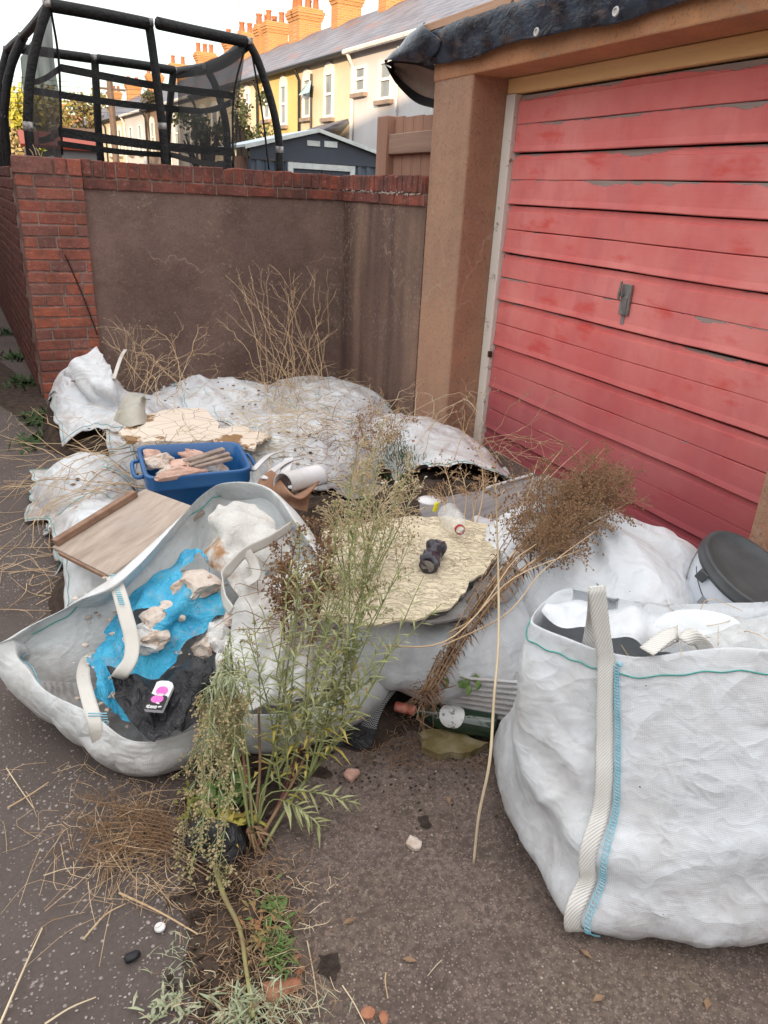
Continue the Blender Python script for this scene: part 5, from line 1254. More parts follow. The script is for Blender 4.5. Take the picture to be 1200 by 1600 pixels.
for k, (px, py, s_) in enumerate(((463, 1497, .012), (412, 1400, .009), (575, 1585, .02), (470, 1515, .012), (600, 1590, .014))):
    o = put_rock('brick_chip', (0, 0, 0), (s_, s_ * .8, s_ * .5), k + 40, M['terracotta'], None, k, False); o.location = P(px, py, .008); tag(o, ('orange brick chip just above the terracotta shard', 'smallest orange brick chip up by the small broad leaved weed', 'largest orange brick chip at the bottom edge right of the shard', 'orange brick chip right beside the terracotta shard', 'orange brick chip at the bottom edge beside the largest chip')[k], 'brick chip', 'brick chips in the seam')
lay = [[(300, 1290, .05), (315, 1280, .08), (345, 1285, .09), (370, 1295, .05)], [(292, 1318, .03), (315, 1310, .06), (345, 1312, .07), (378, 1320, .03)], [(305, 1345, .01), (320, 1342, .02), (350, 1345, .02), (372, 1342, .01)]]
rws = np.array([cr([P(*p) for p in r_], 30) for r_ in lay]); V = np.stack([cr(rws[:, i], 26) for i in range(30)], 0); V = wrinkle(V, .14, .14, False, 160, .012, .06, 81, .008)
tag(grid('plastic_scrap', V, M['black'], None, sub=1), 'crumpled scrap of black plastic under the rooted green weed', 'plastic scrap')
V, o = crumple('plastic_scrap', [P(525, 1165, .01), P(575, 1168, .01), P(585, 1140, .05), P(540, 1130, .06)], M['black'], 24, 20, .15, .15, 85, None, .02); tag(o, 'black plastic scrap under the edge of the open bag by the herringbone strap', 'plastic scrap')
# little holes worn in the concrete, filled with wet soil
for px, py, r_ in ((515, 1513, .022), (664, 1287, .016)):
    c = P(px, py, .0); v = [(c[0], c[1], .0085)] + [(c[0] + r_ * (1 + .45 * math.sin(k * 2.3 + px)) * math.cos(k * .524), c[1] + r_ * 1.4 * (1 + .25 * math.sin(k * 1.7)) * math.sin(k * .524), .0085) for k in range(12)]
    b = MB(); b.add(v, [(0, 1 + k, 1 + (k + 1) % 12) for k in range(12)]); tag(b.build('soil_patch', simple('wet_soil', (.030, .021, .017), (.06, .043, .035), .95, 60, .01, 120, 'World'), None), kind='structure')
# ---------------------------------------------------------------- weeds, straw, dry stalks
def m_leafy(name, c1, c2, sc=25, rough=.65):
    t = NT(name); w = t.co('World'); t.col(t.mix(t.ramp(t.noise(sc, 4, .6, w), [(.35, 0.), (.65, 1.)]), c1, c2)); t.rough(rough)
    t.b.inputs['Specular IOR Level'].default_value = .25; return t.m
M['leaf_green'] = m_leafy('fleabane_leaf', (.21, .225, .09), (.38, .39, .20), 18)
M['leaf_yellow'] = m_leafy('yellowing_leaf', (.34, .31, .06), (.45, .33, .10), 18)
M['leaf_greygreen'] = m_leafy('grey_green_leaf', (.24, .27, .16), (.37, .39, .26), 18)
M['leaf_bright'] = m_leafy('bright_leaf', (.075, .135, .035), (.14, .205, .065), 18)
M['leaf_dark'] = m_leafy('dark_leaf', (.025, .06, .015), (.05, .09, .03), 18)
M['stem_green'] = m_leafy('green_stem', (.20, .24, .09), (.27, .28, .13), 12)
M['stem_tan'] = m_leafy('tan_stem', (.44, .30, .17), (.58, .43, .27), 9)
M['stem_pale'] = m_leafy('pale_straw', (.50, .40, .26), (.64, .53, .37), 9)
M['stem_brown'] = m_leafy('brown_stem', (.20, .12, .07), (.32, .21, .12), 12)
M['stem_red'] = m_leafy('purple_stem', (.17, .06, .06), (.25, .12, .07), 12)
M['seed_beige'] = m_leafy('beige_seed', (.33, .25, .13), (.46, .37, .22), 30)
M['seed_brown'] = m_leafy('brown_seed', (.16, .085, .042), (.27, .155, .08), 30)
M['dead_leaf'] = m_leafy('dead_leaf', (.15, .085, .05), (.26, .165, .10), 25)
rp = random.Random(21)
def rv(s=1.0): return np.array([rp.gauss(0, s), rp.gauss(0, s), rp.gauss(0, s)])
def unit(v): return v / (np.linalg.norm(v) + 1e-9)
def leaf(b, p, d, L, w, droop=.3):
    s = unit(np.cross(d, (0.02, 0.01, 1))); n = np.cross(s, d); q1 = p + d * L * .45 + n * 0; q2 = p + d * L + np.array([0, 0, -droop * L])
    q1 = q1 + np.array([0, 0, -droop * L * .18])
    b.add([p - s * w * .2, p + s * w * .2, q1 + s * w * .5, q1 - s * w * .5, q2], [(0, 1, 2, 3), (3, 2, 4)])
def leaves_on(b, path, n, L, w, t0=.1, t1=1., up=.75, droop=.3, bunch=None):
    k = len(path) - 1; T = np.gradient(path, axis=0); ga = rp.uniform(0, 6)
    for i in range(n):
        t_ = t0 + (t1 - t0) * (i + rp.random()) / n; j = min(int(t_ * k), k - 1); f = t_ * k - j; p = path[j] * (1 - f) + path[j + 1] * f; d = unit(T[j])
        a = unit(np.cross(d, (.3, .2, .9))); c = np.cross(d, a); ga += 2.4 + rp.gauss(0, .3); o = a * math.cos(ga) + c * math.sin(ga)
        sc = rp.uniform(.6, 1.25) * (1.15 - .5 * max(0, t_ - .5))
        leaf(b, p, unit(d * up + o + rv(.12)), L * sc, w * sc, droop)
def blob(b, p, r):
    b.add([p + np.array(v) * r * rp.uniform(.8, 1.3) for v in ((1, 0, 0), (-1, 0, 0), (0, 1, 0), (0, -1, 0), (0, 0, 1.2), (0, 0, -1.2))], [(0, 2, 4), (2, 1, 4), (1, 3, 4), (3, 0, 4), (2, 0, 5), (1, 2, 5), (3, 1, 5), (0, 3, 5)])
def panicle(bt, bs, path, n, L, t0=.6, r=.0028, tw=.0007, kids=4, spread=1.0, grav=0.0, up=.55):
    k = len(path) - 1; T = np.gradient(path, axis=0)
    for i in range(n):
        t_ = t0 + (1 - t0) * (i + rp.random()) / n; j = min(int(t_ * k), k - 1); p = path[j] * (1 - (t_ * k - j)) + path[j + 1] * (t_ * k - j); d = unit(T[j])
        o = rv(1); o -= d * o.dot(d); br = unit(d * up + unit(o) * spread); Lb = L * rp.uniform(.4, 1.) * (1.25 - .6 * (t_ - t0) / (1 - t0 + 1e-6))
        e = p + br * Lb + np.array([0, 0, -grav * Lb]); m_ = (p + e) / 2 + np.array([0, 0, .12 * Lb]); bt.tube([p, m_, e], [tw * 1.2, tw, tw * .7], 3, False)
        for q in range(kids):
            f = rp.uniform(.3, 1); s_ = p * (1 - f) + e * f + np.array([0, 0, .2 * Lb * f * (1 - f)]); e2 = s_ + unit(br + rv(.6)) * L * rp.uniform(.12, .35); bt.tube([s_, e2], tw * .7, 3, False); blob(bs, e2, r * rp.uniform(.7, 1.3))
            if rp.random() < .6: blob(bs, s_ + rv(.004), r * .8)
def stemb(path, r0, r1, m, parent, n=5): b = MB(); b.tube(path, [r0, r1], n); return b.build('stem', m, parent, True)
def stuff(b, name, m, parent): 
    if b.v: return tag(b.build(name, m, parent), kind='stuff')

# big green weed rooted in the seam
root0 = P(395, 1325, 0)
fl = thing('fleabane_plant', root0, 'tall green leafy weed rooted in the seam between lane and concrete', 'weed')
lg, ly, bt, bs, bs2 = MB(), MB(), MB(), MB(), MB()
tips = [(385, 985, .46), (372, 1030, .42), (405, 945, .52), (430, 900, .58), (455, 960, .5), (470, 880, .64), (498, 930, .58), (510, 850, .70), (530, 800, .76), (548, 890, .64), (575, 860, .68), (598, 905, .62), (612, 830, .70), (640, 850, .67), (662, 900, .60), (655, 955, .52), (605, 985, .48), (560, 1000, .46), (520, 1010, .44), (480, 1040, .40), (440, 1050, .38), (590, 780, .78), (545, 760, .82), (500, 780, .80), (625, 745, .82), (470, 830, .72), (570, 720, .86)]
nodes = [P(372, 1120, .22), P(404, 1105, .25), P(436, 1140, .21), P(470, 1165, .19), P(500, 1130, .24), P(535, 1150, .20)]
for i, nd in enumerate(nodes): path = cr([root0 + np.array([rp.gauss(0, .012), rp.gauss(0, .008), 0]), root0 * .5 + nd * .5 + np.array([.01, .01, -.02]) + rv(.006), nd], 14); stemb(path, .0048, .0030, (M['stem_red'], M['stem_brown'], M['stem_green'])[i % 3], fl, 6); leaves_on(ly, path, 5, .05, .008, .4, 1, .5, .6)
for i, (x, y, z) in enumerate(tips):
    if i % 4 == 3: continue
    tip = P(x, y, z); nd = min(nodes, key=lambda q: np.linalg.norm(q[:2] + np.array([.10, .22]) - tip[:2]) + rp.uniform(0, .12)); st_ = nd * rp.uniform(.7, 1) ; st_ = nd + (root0 - nd) * rp.uniform(0, .45)
    path = cr([st_, st_ * .55 + tip * .45 + np.array([.0, -.01, .03]) + rv(.014), tip], 22); path[1:-1] += rv(.002)
    stemb(path, .0030, .0010, M['stem_green'], fl, 4)
    tall = z > .66
    leaves_on(lg, path, 36 if not tall else 30, .050, .0056, .10, .97 if not tall else .85, .8, .25)
    leaves_on(ly, path, 5, .045, .006, .05, .4, .6, .6)
    if tall or i % 3 == 0: panicle(bt, bs, path, 16 if tall else 8, .07 if tall else .04, .62 if tall else .8, .0026, .0007, 4, .8, 0, .9)
for i in range(18):                                                   # side shoots
    x, y, z = rp.choice(tips); tip = P(x + rp.gauss(0, 28), y + rp.uniform(0, 60), z - .04); st = root0 * .45 + P(x, y, z) * .55 + rv(.02); path = cr([st, (st + tip) / 2 + np.array([0, 0, -.01]) + rv(.01), tip], 10); bt.tube(path, [.0016, .0008], 4, False); leaves_on(lg, path, 30, .032, .0045, .05, 1, .8, .2)
for px, py, z, px2, py2 in ((420, 1240, .12, 555, 1255), (425, 1250, .08, 500, 1290), (410, 1235, .14, 470, 1210), (400, 1265, .1, 372, 1200)):
    a_, c_ = P(px, py, z), P(px2, py2, .05); path = cr([root0 + np.array([.02, .02, .05]), a_, (a_ + c_) / 2 + np.array([0, 0, .02]), c_], 12); bt.tube(path, [.002, .001], 4, False); leaves_on(lg, path, 26, .045, .007, .5, 1, .9, .3)
stuff(lg, 'foliage', M['leaf_green'], fl); stuff(ly, 'yellow_foliage', M['leaf_yellow'], fl); stuff(bt, 'twigs', M['stem_green'], fl); stuff(bs, 'seed_heads', M['seed_beige'], fl)
b = MB()
for k in range(22):
    a = rp.uniform(0, 6.28); p = root0 + np.array([.012 * math.cos(a), .012 * math.sin(a), .055]); e = root0 + np.array([.05 * math.cos(a) * rp.random() + .02, .04 * math.sin(a), .004]); b.tube(cr([p, (p + e) / 2 + rv(.008), e], 7), [.003, .0012], 4)
stuff(b, 'roots', M['stem_brown'], fl)

# drooping seeding weed at its left
dp_ = thing('drooping_weed', root0 + np.array([-.03, .03, 0]), 'grey green weed drooping to the lane with heavy beige seed heads', 'weed')
lg, bt, bs = MB(), MB(), MB()
hubs = [P(352, 1120, .26), P(335, 1080, .32), P(365, 1060, .34)]
for i, nd in enumerate(hubs): stemb(cr([root0 + rv(.01) * [1, 1, 0], root0 * .5 + nd * .5 + np.array([.01, .0, .02]), nd], 12), .0036, .0024, M['stem_green'], dp_, 5)
for i in range(12):
    q = rp.random(); nd = hubs[i % 3]; e = P(272 + 92 * q + rp.gauss(0, 9), 1385 - 210 * rp.random() ** .9 - 60 * (q > .75), rp.uniform(.015, .12)); pk_ = P(322 + 55 * q + rp.gauss(0, 9), 990 + 110 * rp.random(), .36 + .06 * q)
    md = pk_ * .5 + e * .5 + np.array([.0, -.01, .03]) + rv(.012); path = cr([nd, nd * .4 + pk_ * .6 + np.array([.0, .0, .04]), pk_, md, e], 26); stemb(path, .0021, .0008, M['stem_green'], dp_, 4)
    leaves_on(lg, path, 34, .027, .0028, .1, .92, .9, .5); panicle(bt, bs, path, 28, .055, .50, .0030, .0007, 5, .8, .35, .8)
stuff(lg, 'foliage', M['leaf_greygreen'], dp_); stuff(bt, 'twigs', M['stem_green'], dp_); stuff(bs, 'seed_heads', M['seed_beige'], dp_)

# feathery gone-to-seed weeds standing in the middle of the heap
def seedy(name, label, rootpx, tips, ms, msd, mst, nl, pn=26, pl=.085, t0=.45, r=.0030, leafm=None, lw=(.035, .004), rz=.25, dead=0):
    th = thing(name, P(*rootpx), label, 'weed'); bt, bs, lg, dl = MB(), MB(), MB(), MB()
    for (x, y, z) in tips:
        tip = P(x, y, z); r0 = P(rootpx[0] + rp.gauss(0, 12), rootpx[1] + rp.gauss(0, 6), rootpx[2]); path = cr([r0, r0 * .5 + tip * .5 + rv(.02) + np.array([0, 0, .03]), tip], 18); stemb(path, .003, .001, mst, th, 4)
        panicle(bt, bs, path, int(pn * .72), pl, t0, r, .0008, 5, .85, 0, .8)
        if nl: leaves_on(lg, path, nl, lw[0], lw[1], .1, .8, .7, .6)
    stuff(bt, 'twigs', ms, th); stuff(bs, 'seed_heads', msd, th); stuff(lg, 'foliage', leafm or M['leaf_greygreen'], th)
seedy('seeding_weed', 'feathery beige weed gone to seed in the centre of the heap', (560, 960, .30), [(560, 690, .80), (600, 655, .80), (585, 720, .74), (545, 740, .74), (610, 760, .70), (640, 720, .74), (520, 790, .68), (650, 760, .68), (600, 800, .66), (540, 810, .66)], M['stem_pale'], M['seed_beige'], M['stem_green'], 26)
seedy('brown_weed', 'dead brown seed laden weed left of the centre beside the cream board', (480, 1010, .22), [(440, 850, .56), (465, 830, .60), (490, 815, .62), (510, 840, .60), (450, 890, .52), (480, 870, .56), (505, 880, .54), (430, 905, .48), (520, 805, .64), (470, 915, .48), (495, 925, .46), (440, 930, .44)], M['stem_brown'], M['seed_brown'], M['stem_brown'], 18, 24, .06, .4, .0034, M['dead_leaf'])
seedy('rusty_weed', 'rusty dry weed standing behind the centre of the heap near the wall return', (590, 700, .18), [(600, 615, .48), (580, 640, .44), (620, 640, .46), (560, 660, .40), (640, 655, .44), (605, 670, .40), (575, 690, .36), (545, 690, .34)], M['stem_tan'], M['seed_brown'], M['stem_tan'], 10, 16, .09, .35, .003, M['dead_leaf'])
seedy('dry_weed', 'thin dry weed in front of the pale bag sheet by the door', (720, 830, .34), [(690, 720, .50), (720, 735, .50), (750, 700, .55), (705, 760, .48), (735, 770, .48), (760, 745, .5), (680, 770, .46)], M['stem_tan'], M['seed_brown'], M['stem_tan'], 0, 12, .07, .45, .0028)
# moss and grass clump in the middle
b = MB()
for k in range(500): p = P(rp.gauss(625, 14), rp.gauss(715, 20), rp.uniform(.18, .30)); leaf(b, p, unit(rv(.5) + np.array([0, 0, .9])), .05, .004, .4)
tag(b.build('grass_clump', M['leaf_dark'], None), 'dark green grass clump growing through the heap beside the pale sheet', 'grass clump', None, 'stuff')

# uprooted dead bundle lying across the bags
db = thing('dead_weed_bundle', P(665, 1080, .22), 'uprooted dead brown weed bundle lying diagonally over the bags toward the door', 'dead weed')
bt, bs, dl = MB(), MB(), MB()
for i in range(15):
    o = rp.gauss(0, 1); e = P(965 + rp.gauss(0, 40), 750 + rp.gauss(0, 24), .62 + rp.gauss(0, .03)); path = cr([P(665 + 7 * o, 1085, .21), P(720 + 12 * o, 985, .34 + rp.gauss(0, .01)), P(790 + 14 * o, 885 + 9 * o, .49), P(866 + 20 * o, 806 + 22 * o, .56), e], 34)
    stemb(path, .0032 if i < 3 else .0024, .0010, M['stem_tan'] if i < 2 else M['stem_brown'], db)
    leaves_on(dl, path, 38, .028, .005, .0, .52, .4, .9); leaves_on(dl, path, 24, .028, .006, .5, .85, .5, .9); panicle(bt, bs, path, 46, .11, .58, .0030, .0007, 6, .9, 0, .75)
for k in range(60): p = P(668 + rp.gauss(0, 10), 1080 + rp.gauss(0, 9), .21); dl.tube(cr([p, p + rv(.02), p + rv(.03) + np.array([-.015, -.02, -.035])], 5), [.0016, .0006], 3, False)
stuff(dl, 'dead_leaves', M['dead_leaf'], db); stuff(bt, 'twigs', M['stem_brown'], db); stuff(bs, 'seed_heads', M['seed_brown'], db)
seedy('dry_weed', 'upright dry brown stalks just above the dead weed bundle before the red door', (800, 860, .42), [(840, 720, .60), (880, 700, .62), (920, 690, .64), (860, 740, .58), (905, 725, .62), (945, 700, .64), (800, 740, .56)], M['stem_brown'], M['seed_brown'], M['stem_tan'], 0, 14, .06, .4, .0026)
for k, pts in enumerate(([(600, 1010, .42), (700, 1000, .5), (800, 905, .58), (905, 860, .60)], [(690, 1010, .40), (790, 960, .5), (850, 890, .55), (930, 830, .6)], [(700, 990, .42), (745, 960, .5), (800, 880, .58), (838, 850, .6)])):
    b = MB(); b.tube(cr([P(*p) for p in pts], 20), [.0022, .0012], 5); tag(b.build('dry_stalk', M['stem_tan'], None, True), ('long tan stalk crossing the heap below the cream board', 'tan stalk lying beside the dead bundle on the bag', 'short tan stalk on top of the dead weed bundle')[k], 'dry stalk')
b = MB(); b.tube(cr([P(740, 1350, .0), P(748, 1275, .14), P(765, 1190, .29), P(772, 1090, .41), P(779, 1000, .50), P(778, 870, .66), P(774, 745, .86)], 40), [.0030, .0034, .0032, .0016], 6); st = b.build('standing_stick', M['stem_pale'], None, True); tag(st, 'thin pale upright stalk standing from the concrete in front of the bags', 'dry stalk')
bt, bs = MB(), MB(); pth = cr([P(777, 1000, .50), P(778, 870, .66), P(774, 745, .86)], 20); panicle(bt, bs, pth, 16, .06, .55, .0028, .0008, 4, .8, 0, .9); stuff(bs, 'seed_heads', M['seed_brown'], st); stuff(bt, 'twigs', M['stem_tan'], st)

# dry stems along the walls
def clump(name, label, nst, rootf, tipf, m, fork=3, r=.0022, arch=.10, cat='dead weed', heads=0):
    th = thing(name, rootf(), label, cat); bt, bs = MB(), MB()
    for i in range(nst):
        a_, e = rootf(), tipf(); path = cr([a_, a_ * .5 + e * .5 + np.array([rp.gauss(0, arch * .5), rp.gauss(0, arch * .3), arch * rp.uniform(.2, 1)]), e], 12); path[2:-1] += np.array([rv(.006) for _ in range(9)]); stemb(path, r * rp.uniform(.7, 1.2), r * .4, m, th, 4)
        for _ in range(fork):
            j = rp.randrange(5, 11); s_ = path[j]; e2 = s_ + unit(path[-1] - path[j - 3] + rv(.12)) * rp.uniform(.05, .17) + np.array([0, 0, -.015]); bt.tube(cr([s_, (s_ + e2) / 2 + rv(.010), e2], 6), [.0012, .0006], 3, False)
            if heads: blob(bs, e2, .004)
    stuff(bt, 'twigs', m, th); stuff(bs, 'seed_heads', M['seed_beige'], th); return th
U = rp.uniform
clump('dead_weed_clump', 'tall tangle of dry straw coloured stems against the rendered wall', 46, lambda: P(U(405, 520), U(590, 640), .15), lambda: PY(U(335, 535), 415 + 190 * rp.random() ** 1.3, U(5.0, 5.45)), M['stem_tan'], 4, .0026, .12, heads=1)
clump('dead_weed_clump', 'low dry stems above the collapsed bag beside the brick pier', 22, lambda: P(U(175, 300), U(590, 640), .25), lambda: PY(U(165, 345), U(500, 590), U(4.8, 5.3)), M['stem_tan'], 4, .0024, .12, heads=1)
clump('dead_weed_clump', 'pale arching dry stems at the foot of the garage pier', 22, lambda: P(U(540, 700), U(670, 730), .2), lambda: PX(U(540, 760), U(575, 690), U(2.0, 2.28)), M['stem_pale'], 3, .0026, .16)
clump('dead_weed_clump', 'thin dry stems along the foot of the red garage door', 20, lambda: P(U(700, 860), U(690, 760), .22), lambda: PX(U(690, 900), U(580, 735), U(2.2, 2.5)), M['stem_tan'], 4, .0018, .08, heads=1)
clump('dead_weed_clump', 'sprawling bare dry twigs lying on the lane left of the heap', 26, lambda: P(U(150, 270), U(690, 775), U(.08, .2)), lambda: P(U(-60, 120), 625 + 330 * rp.random(), U(.0, .16)), M['stem_tan'], 4, .0028, .10)
clump('dead_weed_clump', 'dry stems bristling round the front of the flattened sack left of the tub', 14, lambda: P(U(130, 330), U(660, 740), U(.15, .3)), lambda: P(U(60, 330), U(560, 720), U(.3, .45)), M['stem_pale'], 2, .0022, .05)
def HS(px, py, up=.03):                                   # the top of the heap along a line of sight
    z = .30
    for _ in range(8): p = P(px, py, z); z = .5 * z + .5 * (float(heap(p[0], p[1])) + up)
    return P(px, py, z)
def straw(name, label, n, pf, L, m, r=.0014, cat='straw', flat=.25, curl=.02):
    b = MB()
    for i in range(n):
        p = pf(); d = unit(np.array([rp.gauss(0, 1), rp.gauss(0, 1), rp.gauss(0, flat)])) * L * U(.4, 1.2); e = p + d; m_ = (p + e) / 2 + rv(curl); 
        pts = cr([p, m_, e], 6); pts[:, 2] = np.maximum(pts[:, 2], .007); b.tube(pts, [r, r * .6], 3, False)
    o = b.build(name, m, None); tag(o, label, cat, None, 'stuff'); return o
straw('straw', 'matted dry straw over the collapsed bags at the wall', 420, lambda: HS(rp.gauss(460, 60), rp.gauss(635, 26), U(.02, .06)), .20, M['stem_pale'], .0014, flat=.10)
straw('straw', 'dry straw matted between the tub and the wall return', 200, lambda: HS(rp.gauss(430, 60), rp.gauss(690, 24), U(.02, .06)), .18, M['stem_pale'], .0016)
straw('straw', 'brown straw between tub and seeding weeds', 220, lambda: HS(rp.gauss(550, 45), rp.gauss(690, 45), U(.02, .07)), .15, M['stem_brown'], .0016)
straw('straw', 'dry stalk litter on the lane at far left', 90, lambda: P(U(-20, 120), U(640, 960), .012), .22, M['stem_tan'], .0016, flat=.06)
straw('straw', 'fine dry brown plant litter on the lane in front', 300, lambda: P(rp.gauss(215, 55), rp.gauss(1300, 50), U(.007, .03)), .09, M['stem_brown'], .0007, flat=.12, curl=.012)
straw('straw', 'fine tan plant litter on the speckled lane', 150, lambda: P(rp.gauss(200, 70), rp.gauss(1310, 60), U(.007, .022)), .13, M['stem_tan'], .0008, flat=.08)
straw('straw', 'short litter along the soil seam', 700, lambda: P(rp.gauss(395, 45), U(1330, 1610), U(.012, .034)), .05, M['stem_brown'], .0009, flat=.2, curl=.008)
straw('straw', 'pale litter along the soil seam', 150, lambda: P(rp.gauss(390, 60), U(1350, 1600), U(.010, .03)), .05, M['stem_pale'], .0008, flat=.2, curl=.006)
straw('straw', 'crumbs of dead plant under the edge of the bags', 260, lambda: P(U(560, 800), U(1120, 1200), U(.006, .02)), .04, M['dead_leaf'], .0012, flat=.2, curl=.01)
straw('straw', 'thin stems over the brown weeds by the cream board', 120, lambda: P(U(400, 560), U(880, 1010), U(.36, .46)), .14, M['stem_brown'], .0014)
straw('straw', 'dry stems lying on the bag beside the dead bundle', 30, lambda: P(U(1040, 1180), U(960, 1010), U(.55, .62)), .14, M['stem_tan'], .0011, flat=.15)
bt, bs = MB(), MB()
for k in range(10): pth = cr([P(330, 1300 + 8 * k, .02), P(240, 1270 + 6 * k, .035), P(140 + U(-20, 40), 1250 + 12 * k, .02)], 12); bt.tube(pth, [.0016, .0008], 4, False); panicle(bt, bs, pth, 16, .05, .3, .0018, .0006, 4, .6, .1, .9)
o = bt.build('dead_sprays', M['stem_brown'], None); tag(o, 'flattened dead seed sprays lying on the lane below the open bag', 'dead weed'); stuff(bs, 'seed_heads', M['seed_brown'], o)
TW = ('dry twig at the left edge crossing another below the open bag', 'dry twig crossing the first one at the left edge', 'short dry twig beside the brown litter on the lane', 'dry twig running up from lower left to the brown litter', 'long dry twig rising from the bottom left corner', 'dry twig at the bottom edge below the black pebble', 'thickest dry twig pointing from the brown litter to the seam', 'dry twig at the bottom right of the terracotta shard', 'long thin dry twig beside the terracotta shard', 'tiny upright dry twig on the concrete right of the shard', 'thin dry twig alone in the middle of the concrete')
for k, (a_, c_, r_) in enumerate((((12, 1262), (76, 1222), .0022), ((10, 1200), (52, 1262), .0018), ((68, 1368), (130, 1355), .0015), ((130, 1468), (196, 1412), .0020), ((0, 1600), (66, 1450), .0024), ((70, 1600), (150, 1558), .0020), ((186, 1395), (310, 1460), .0028), ((535, 1540), (570, 1600), .0016), ((480, 1470), (500, 1590), .0014), ((603, 1520), (606, 1560), .0016), ((690, 1500), (668, 1525), .0010))):
    p, q = P(*a_, .008), P(*c_, .010); b = MB(); b.tube(cr([p, (p + q) / 2 + rv(.004) * [1, 1, .2] + np.array([0, 0, .004]), q], 9), [r_, r_ * .6], 5)
    tag(b.build('twig', M['stem_pale'] if k % 3 else M['stem_tan'], None), TW[k], 'twig', 'twigs on the ground')
b = MB(); b.tube(cr([P(335, 1352, .045), P(350, 1400, .042), P(374, 1450, .038), P(384, 1510, .036), P(396, 1590, .03)], 24), [.0062, .0055, .0045, .004], 7); tag(b.build('fallen_stem', m_leafy('mossy_stem', (.20, .15, .08), (.27, .26, .10), 14), None, True), 'thick mossy fallen stem lying along the soil seam', 'fallen stem')

# small green plants
def tuft(name, label, px, py, z, n, L, w, m, sx, sy, up=.8, cat='weed', droop=.4):
    b = MB(); c = P(px, py, z)
    for k in range(n): p = c + np.array([rp.gauss(0, sx), rp.gauss(0, sy), 0]); leaf(b, p, unit(rv(.6) * [1, 1, .3] + np.array([0, 0, up])), L * U(.5, 1.2), w, droop)
    return tag(b.build(name, m, None), label, cat)
tuft('grass_tuft', 'green grassy tuft in the soil seam above the pot shard', 430, 1490, .02, 90, .06, .004, M['leaf_bright'], .014, .02)
tuft('small_weed', 'small broad leaved green weed in the seam beside the fallen stem', 425, 1420, .02, 60, .035, .009, M['leaf_bright'], .016, .022, .6)
tuft('small_weed', 'blue green narrow leaved weed at the bottom of the seam', 385, 1580, .02, 150, .06, .005, M['leaf_greygreen'], .03, .02, .5)
tuft('small_weed', 'pale green seedling weed at the bottom left of the seam', 262, 1575, .01, 50, .035, .006, M['leaf_greygreen'], .02, .015, .5)
tuft('grass_tuft', 'thin grey green grass on the lane beside the black pebble', 290, 1510, .005, 70, .04, .0018, M['leaf_greygreen'], .035, .04, .25)
tuft('broad_weed', 'yellow green broad leaved weed at the foot of the big green weed', 352, 1290, .03, 40, .10, .018, M['leaf_yellow'], .02, .02, .8, droop=.5)
tuft('broad_weed', 'bright green leafy weed under the drooping seed heads', 365, 1240, .06, 46, .07, .016, M['leaf_bright'], .03, .02, .6)
tuft('moss_patch', 'olive moss hidden behind the drooping weed at the bag edge', 335, 1245, .05, 160, .03, .010, m_leafy('olive_moss', (.15, .14, .03), (.22, .20, .05)), .035, .02, .4)
for k, (x, y, n) in enumerate(((40, 600, 90), (22, 560, 70), (70, 655, 120), (58, 690, 60), (10, 520, 60))):
    tuft('lane_weed', ('dark weed against the lane wall halfway along', 'second dark weed further along the lane wall', 'dark green weed at the foot of the brick pier', 'low dark weed on the lane in front of the pier', 'farthest small weed along the lane wall')[k], x, y, .0, n, .11, .022, M['leaf_dark'], .06, .09, .6)
iv = thing('ivy_sprig', P(722, 1062, .19), 'bright green sprig of leaves hanging below the dead weed bundle', 'leafy sprig')
b = MB(); b.tube(cr([P(690, 1035, .22), P(705, 1052, .21), P(735, 1062, .20)], 8), .0015, 4); b.build('stem', M['stem_green'], iv)
for x, y in ((700, 1066), (715, 1072), (728, 1068), (742, 1060), (735, 1078), (718, 1056), (705, 1058), (750, 1070), (682, 1022)):
    b = MB(); p = P(x, y - 8, .205); d = unit(np.array([rp.gauss(0, .4) - .1, -.5, -.7])); s_ = unit(np.cross(d, (.4, -.8, .5))); L_ = .034
    b.add([p, p + d * L_ * .35 + s_ * L_ * .42, p + d * L_ * .75 + s_ * L_ * .25, p + d * L_, p + d * L_ * .75 - s_ * L_ * .25, p + d * L_ * .35 - s_ * L_ * .42, p + d * L_ * .45 + (0.004, -.004, .006)], [(0, 1, 6), (1, 2, 6), (2, 3, 6), (3, 4, 6), (4, 5, 6), (5, 0, 6)]); b.build('leaf', M['leaf_bright'], iv)
# dead leaves scattered on the concrete
for k, (x, y) in enumerate(((935, 1560), (915, 1490), (1105, 1568), (640, 1500), (700, 1250), (545, 1440))):
    p = P(x, y, .009); b = MB(); a = k * 1.9; d = np.array([math.cos(a), math.sin(a), 0]) * .016; s_ = np.array([-d[1], d[0], 0]) * .45; b.add([p - d, p + s_ + (0, 0, .004), p + d, p - s_ + (0, 0, .003)], [(0, 1, 2), (0, 2, 3)])
    tag(b.build('dead_leaf', M['dead_leaf'], None), ('dead brown leaf just below the tall bag edge', 'dead brown leaf nearest the bottom corner of the tall bag', 'dead brown leaf farthest right at the bottom of the concrete', 'dead brown leaf in the middle of the concrete foreground', 'dead brown leaf above the pale pinkish stone', 'dead brown leaf on the concrete near the green grassy tuft')[k], 'leaf', 'dead leaves on the concrete')
# fine pale chips in the speckled lane and the concrete
b = MB()
for k in range(420):
    x, y = U(-40, 420), U(1130, 1640)
    if x > 330 and y > 1250: continue
    p = P(x, y, .0012); v, f = rock((.0032 * U(.5, 1.4), .0028 * U(.5, 1.3), .0018), k, sub=1); b.add([(q[0] + p[0], q[1] + p[1], q[2] + p[2]) for q in v], f)
tag(b.build('stone_chips', simple('pale_chip', (.40, .35, .33), (.27, .23, .21), .85, 60, 0, 30, 'World'), None), 'pale stone chips set in the speckled lane surface', 'stone chips', None, 'stuff')

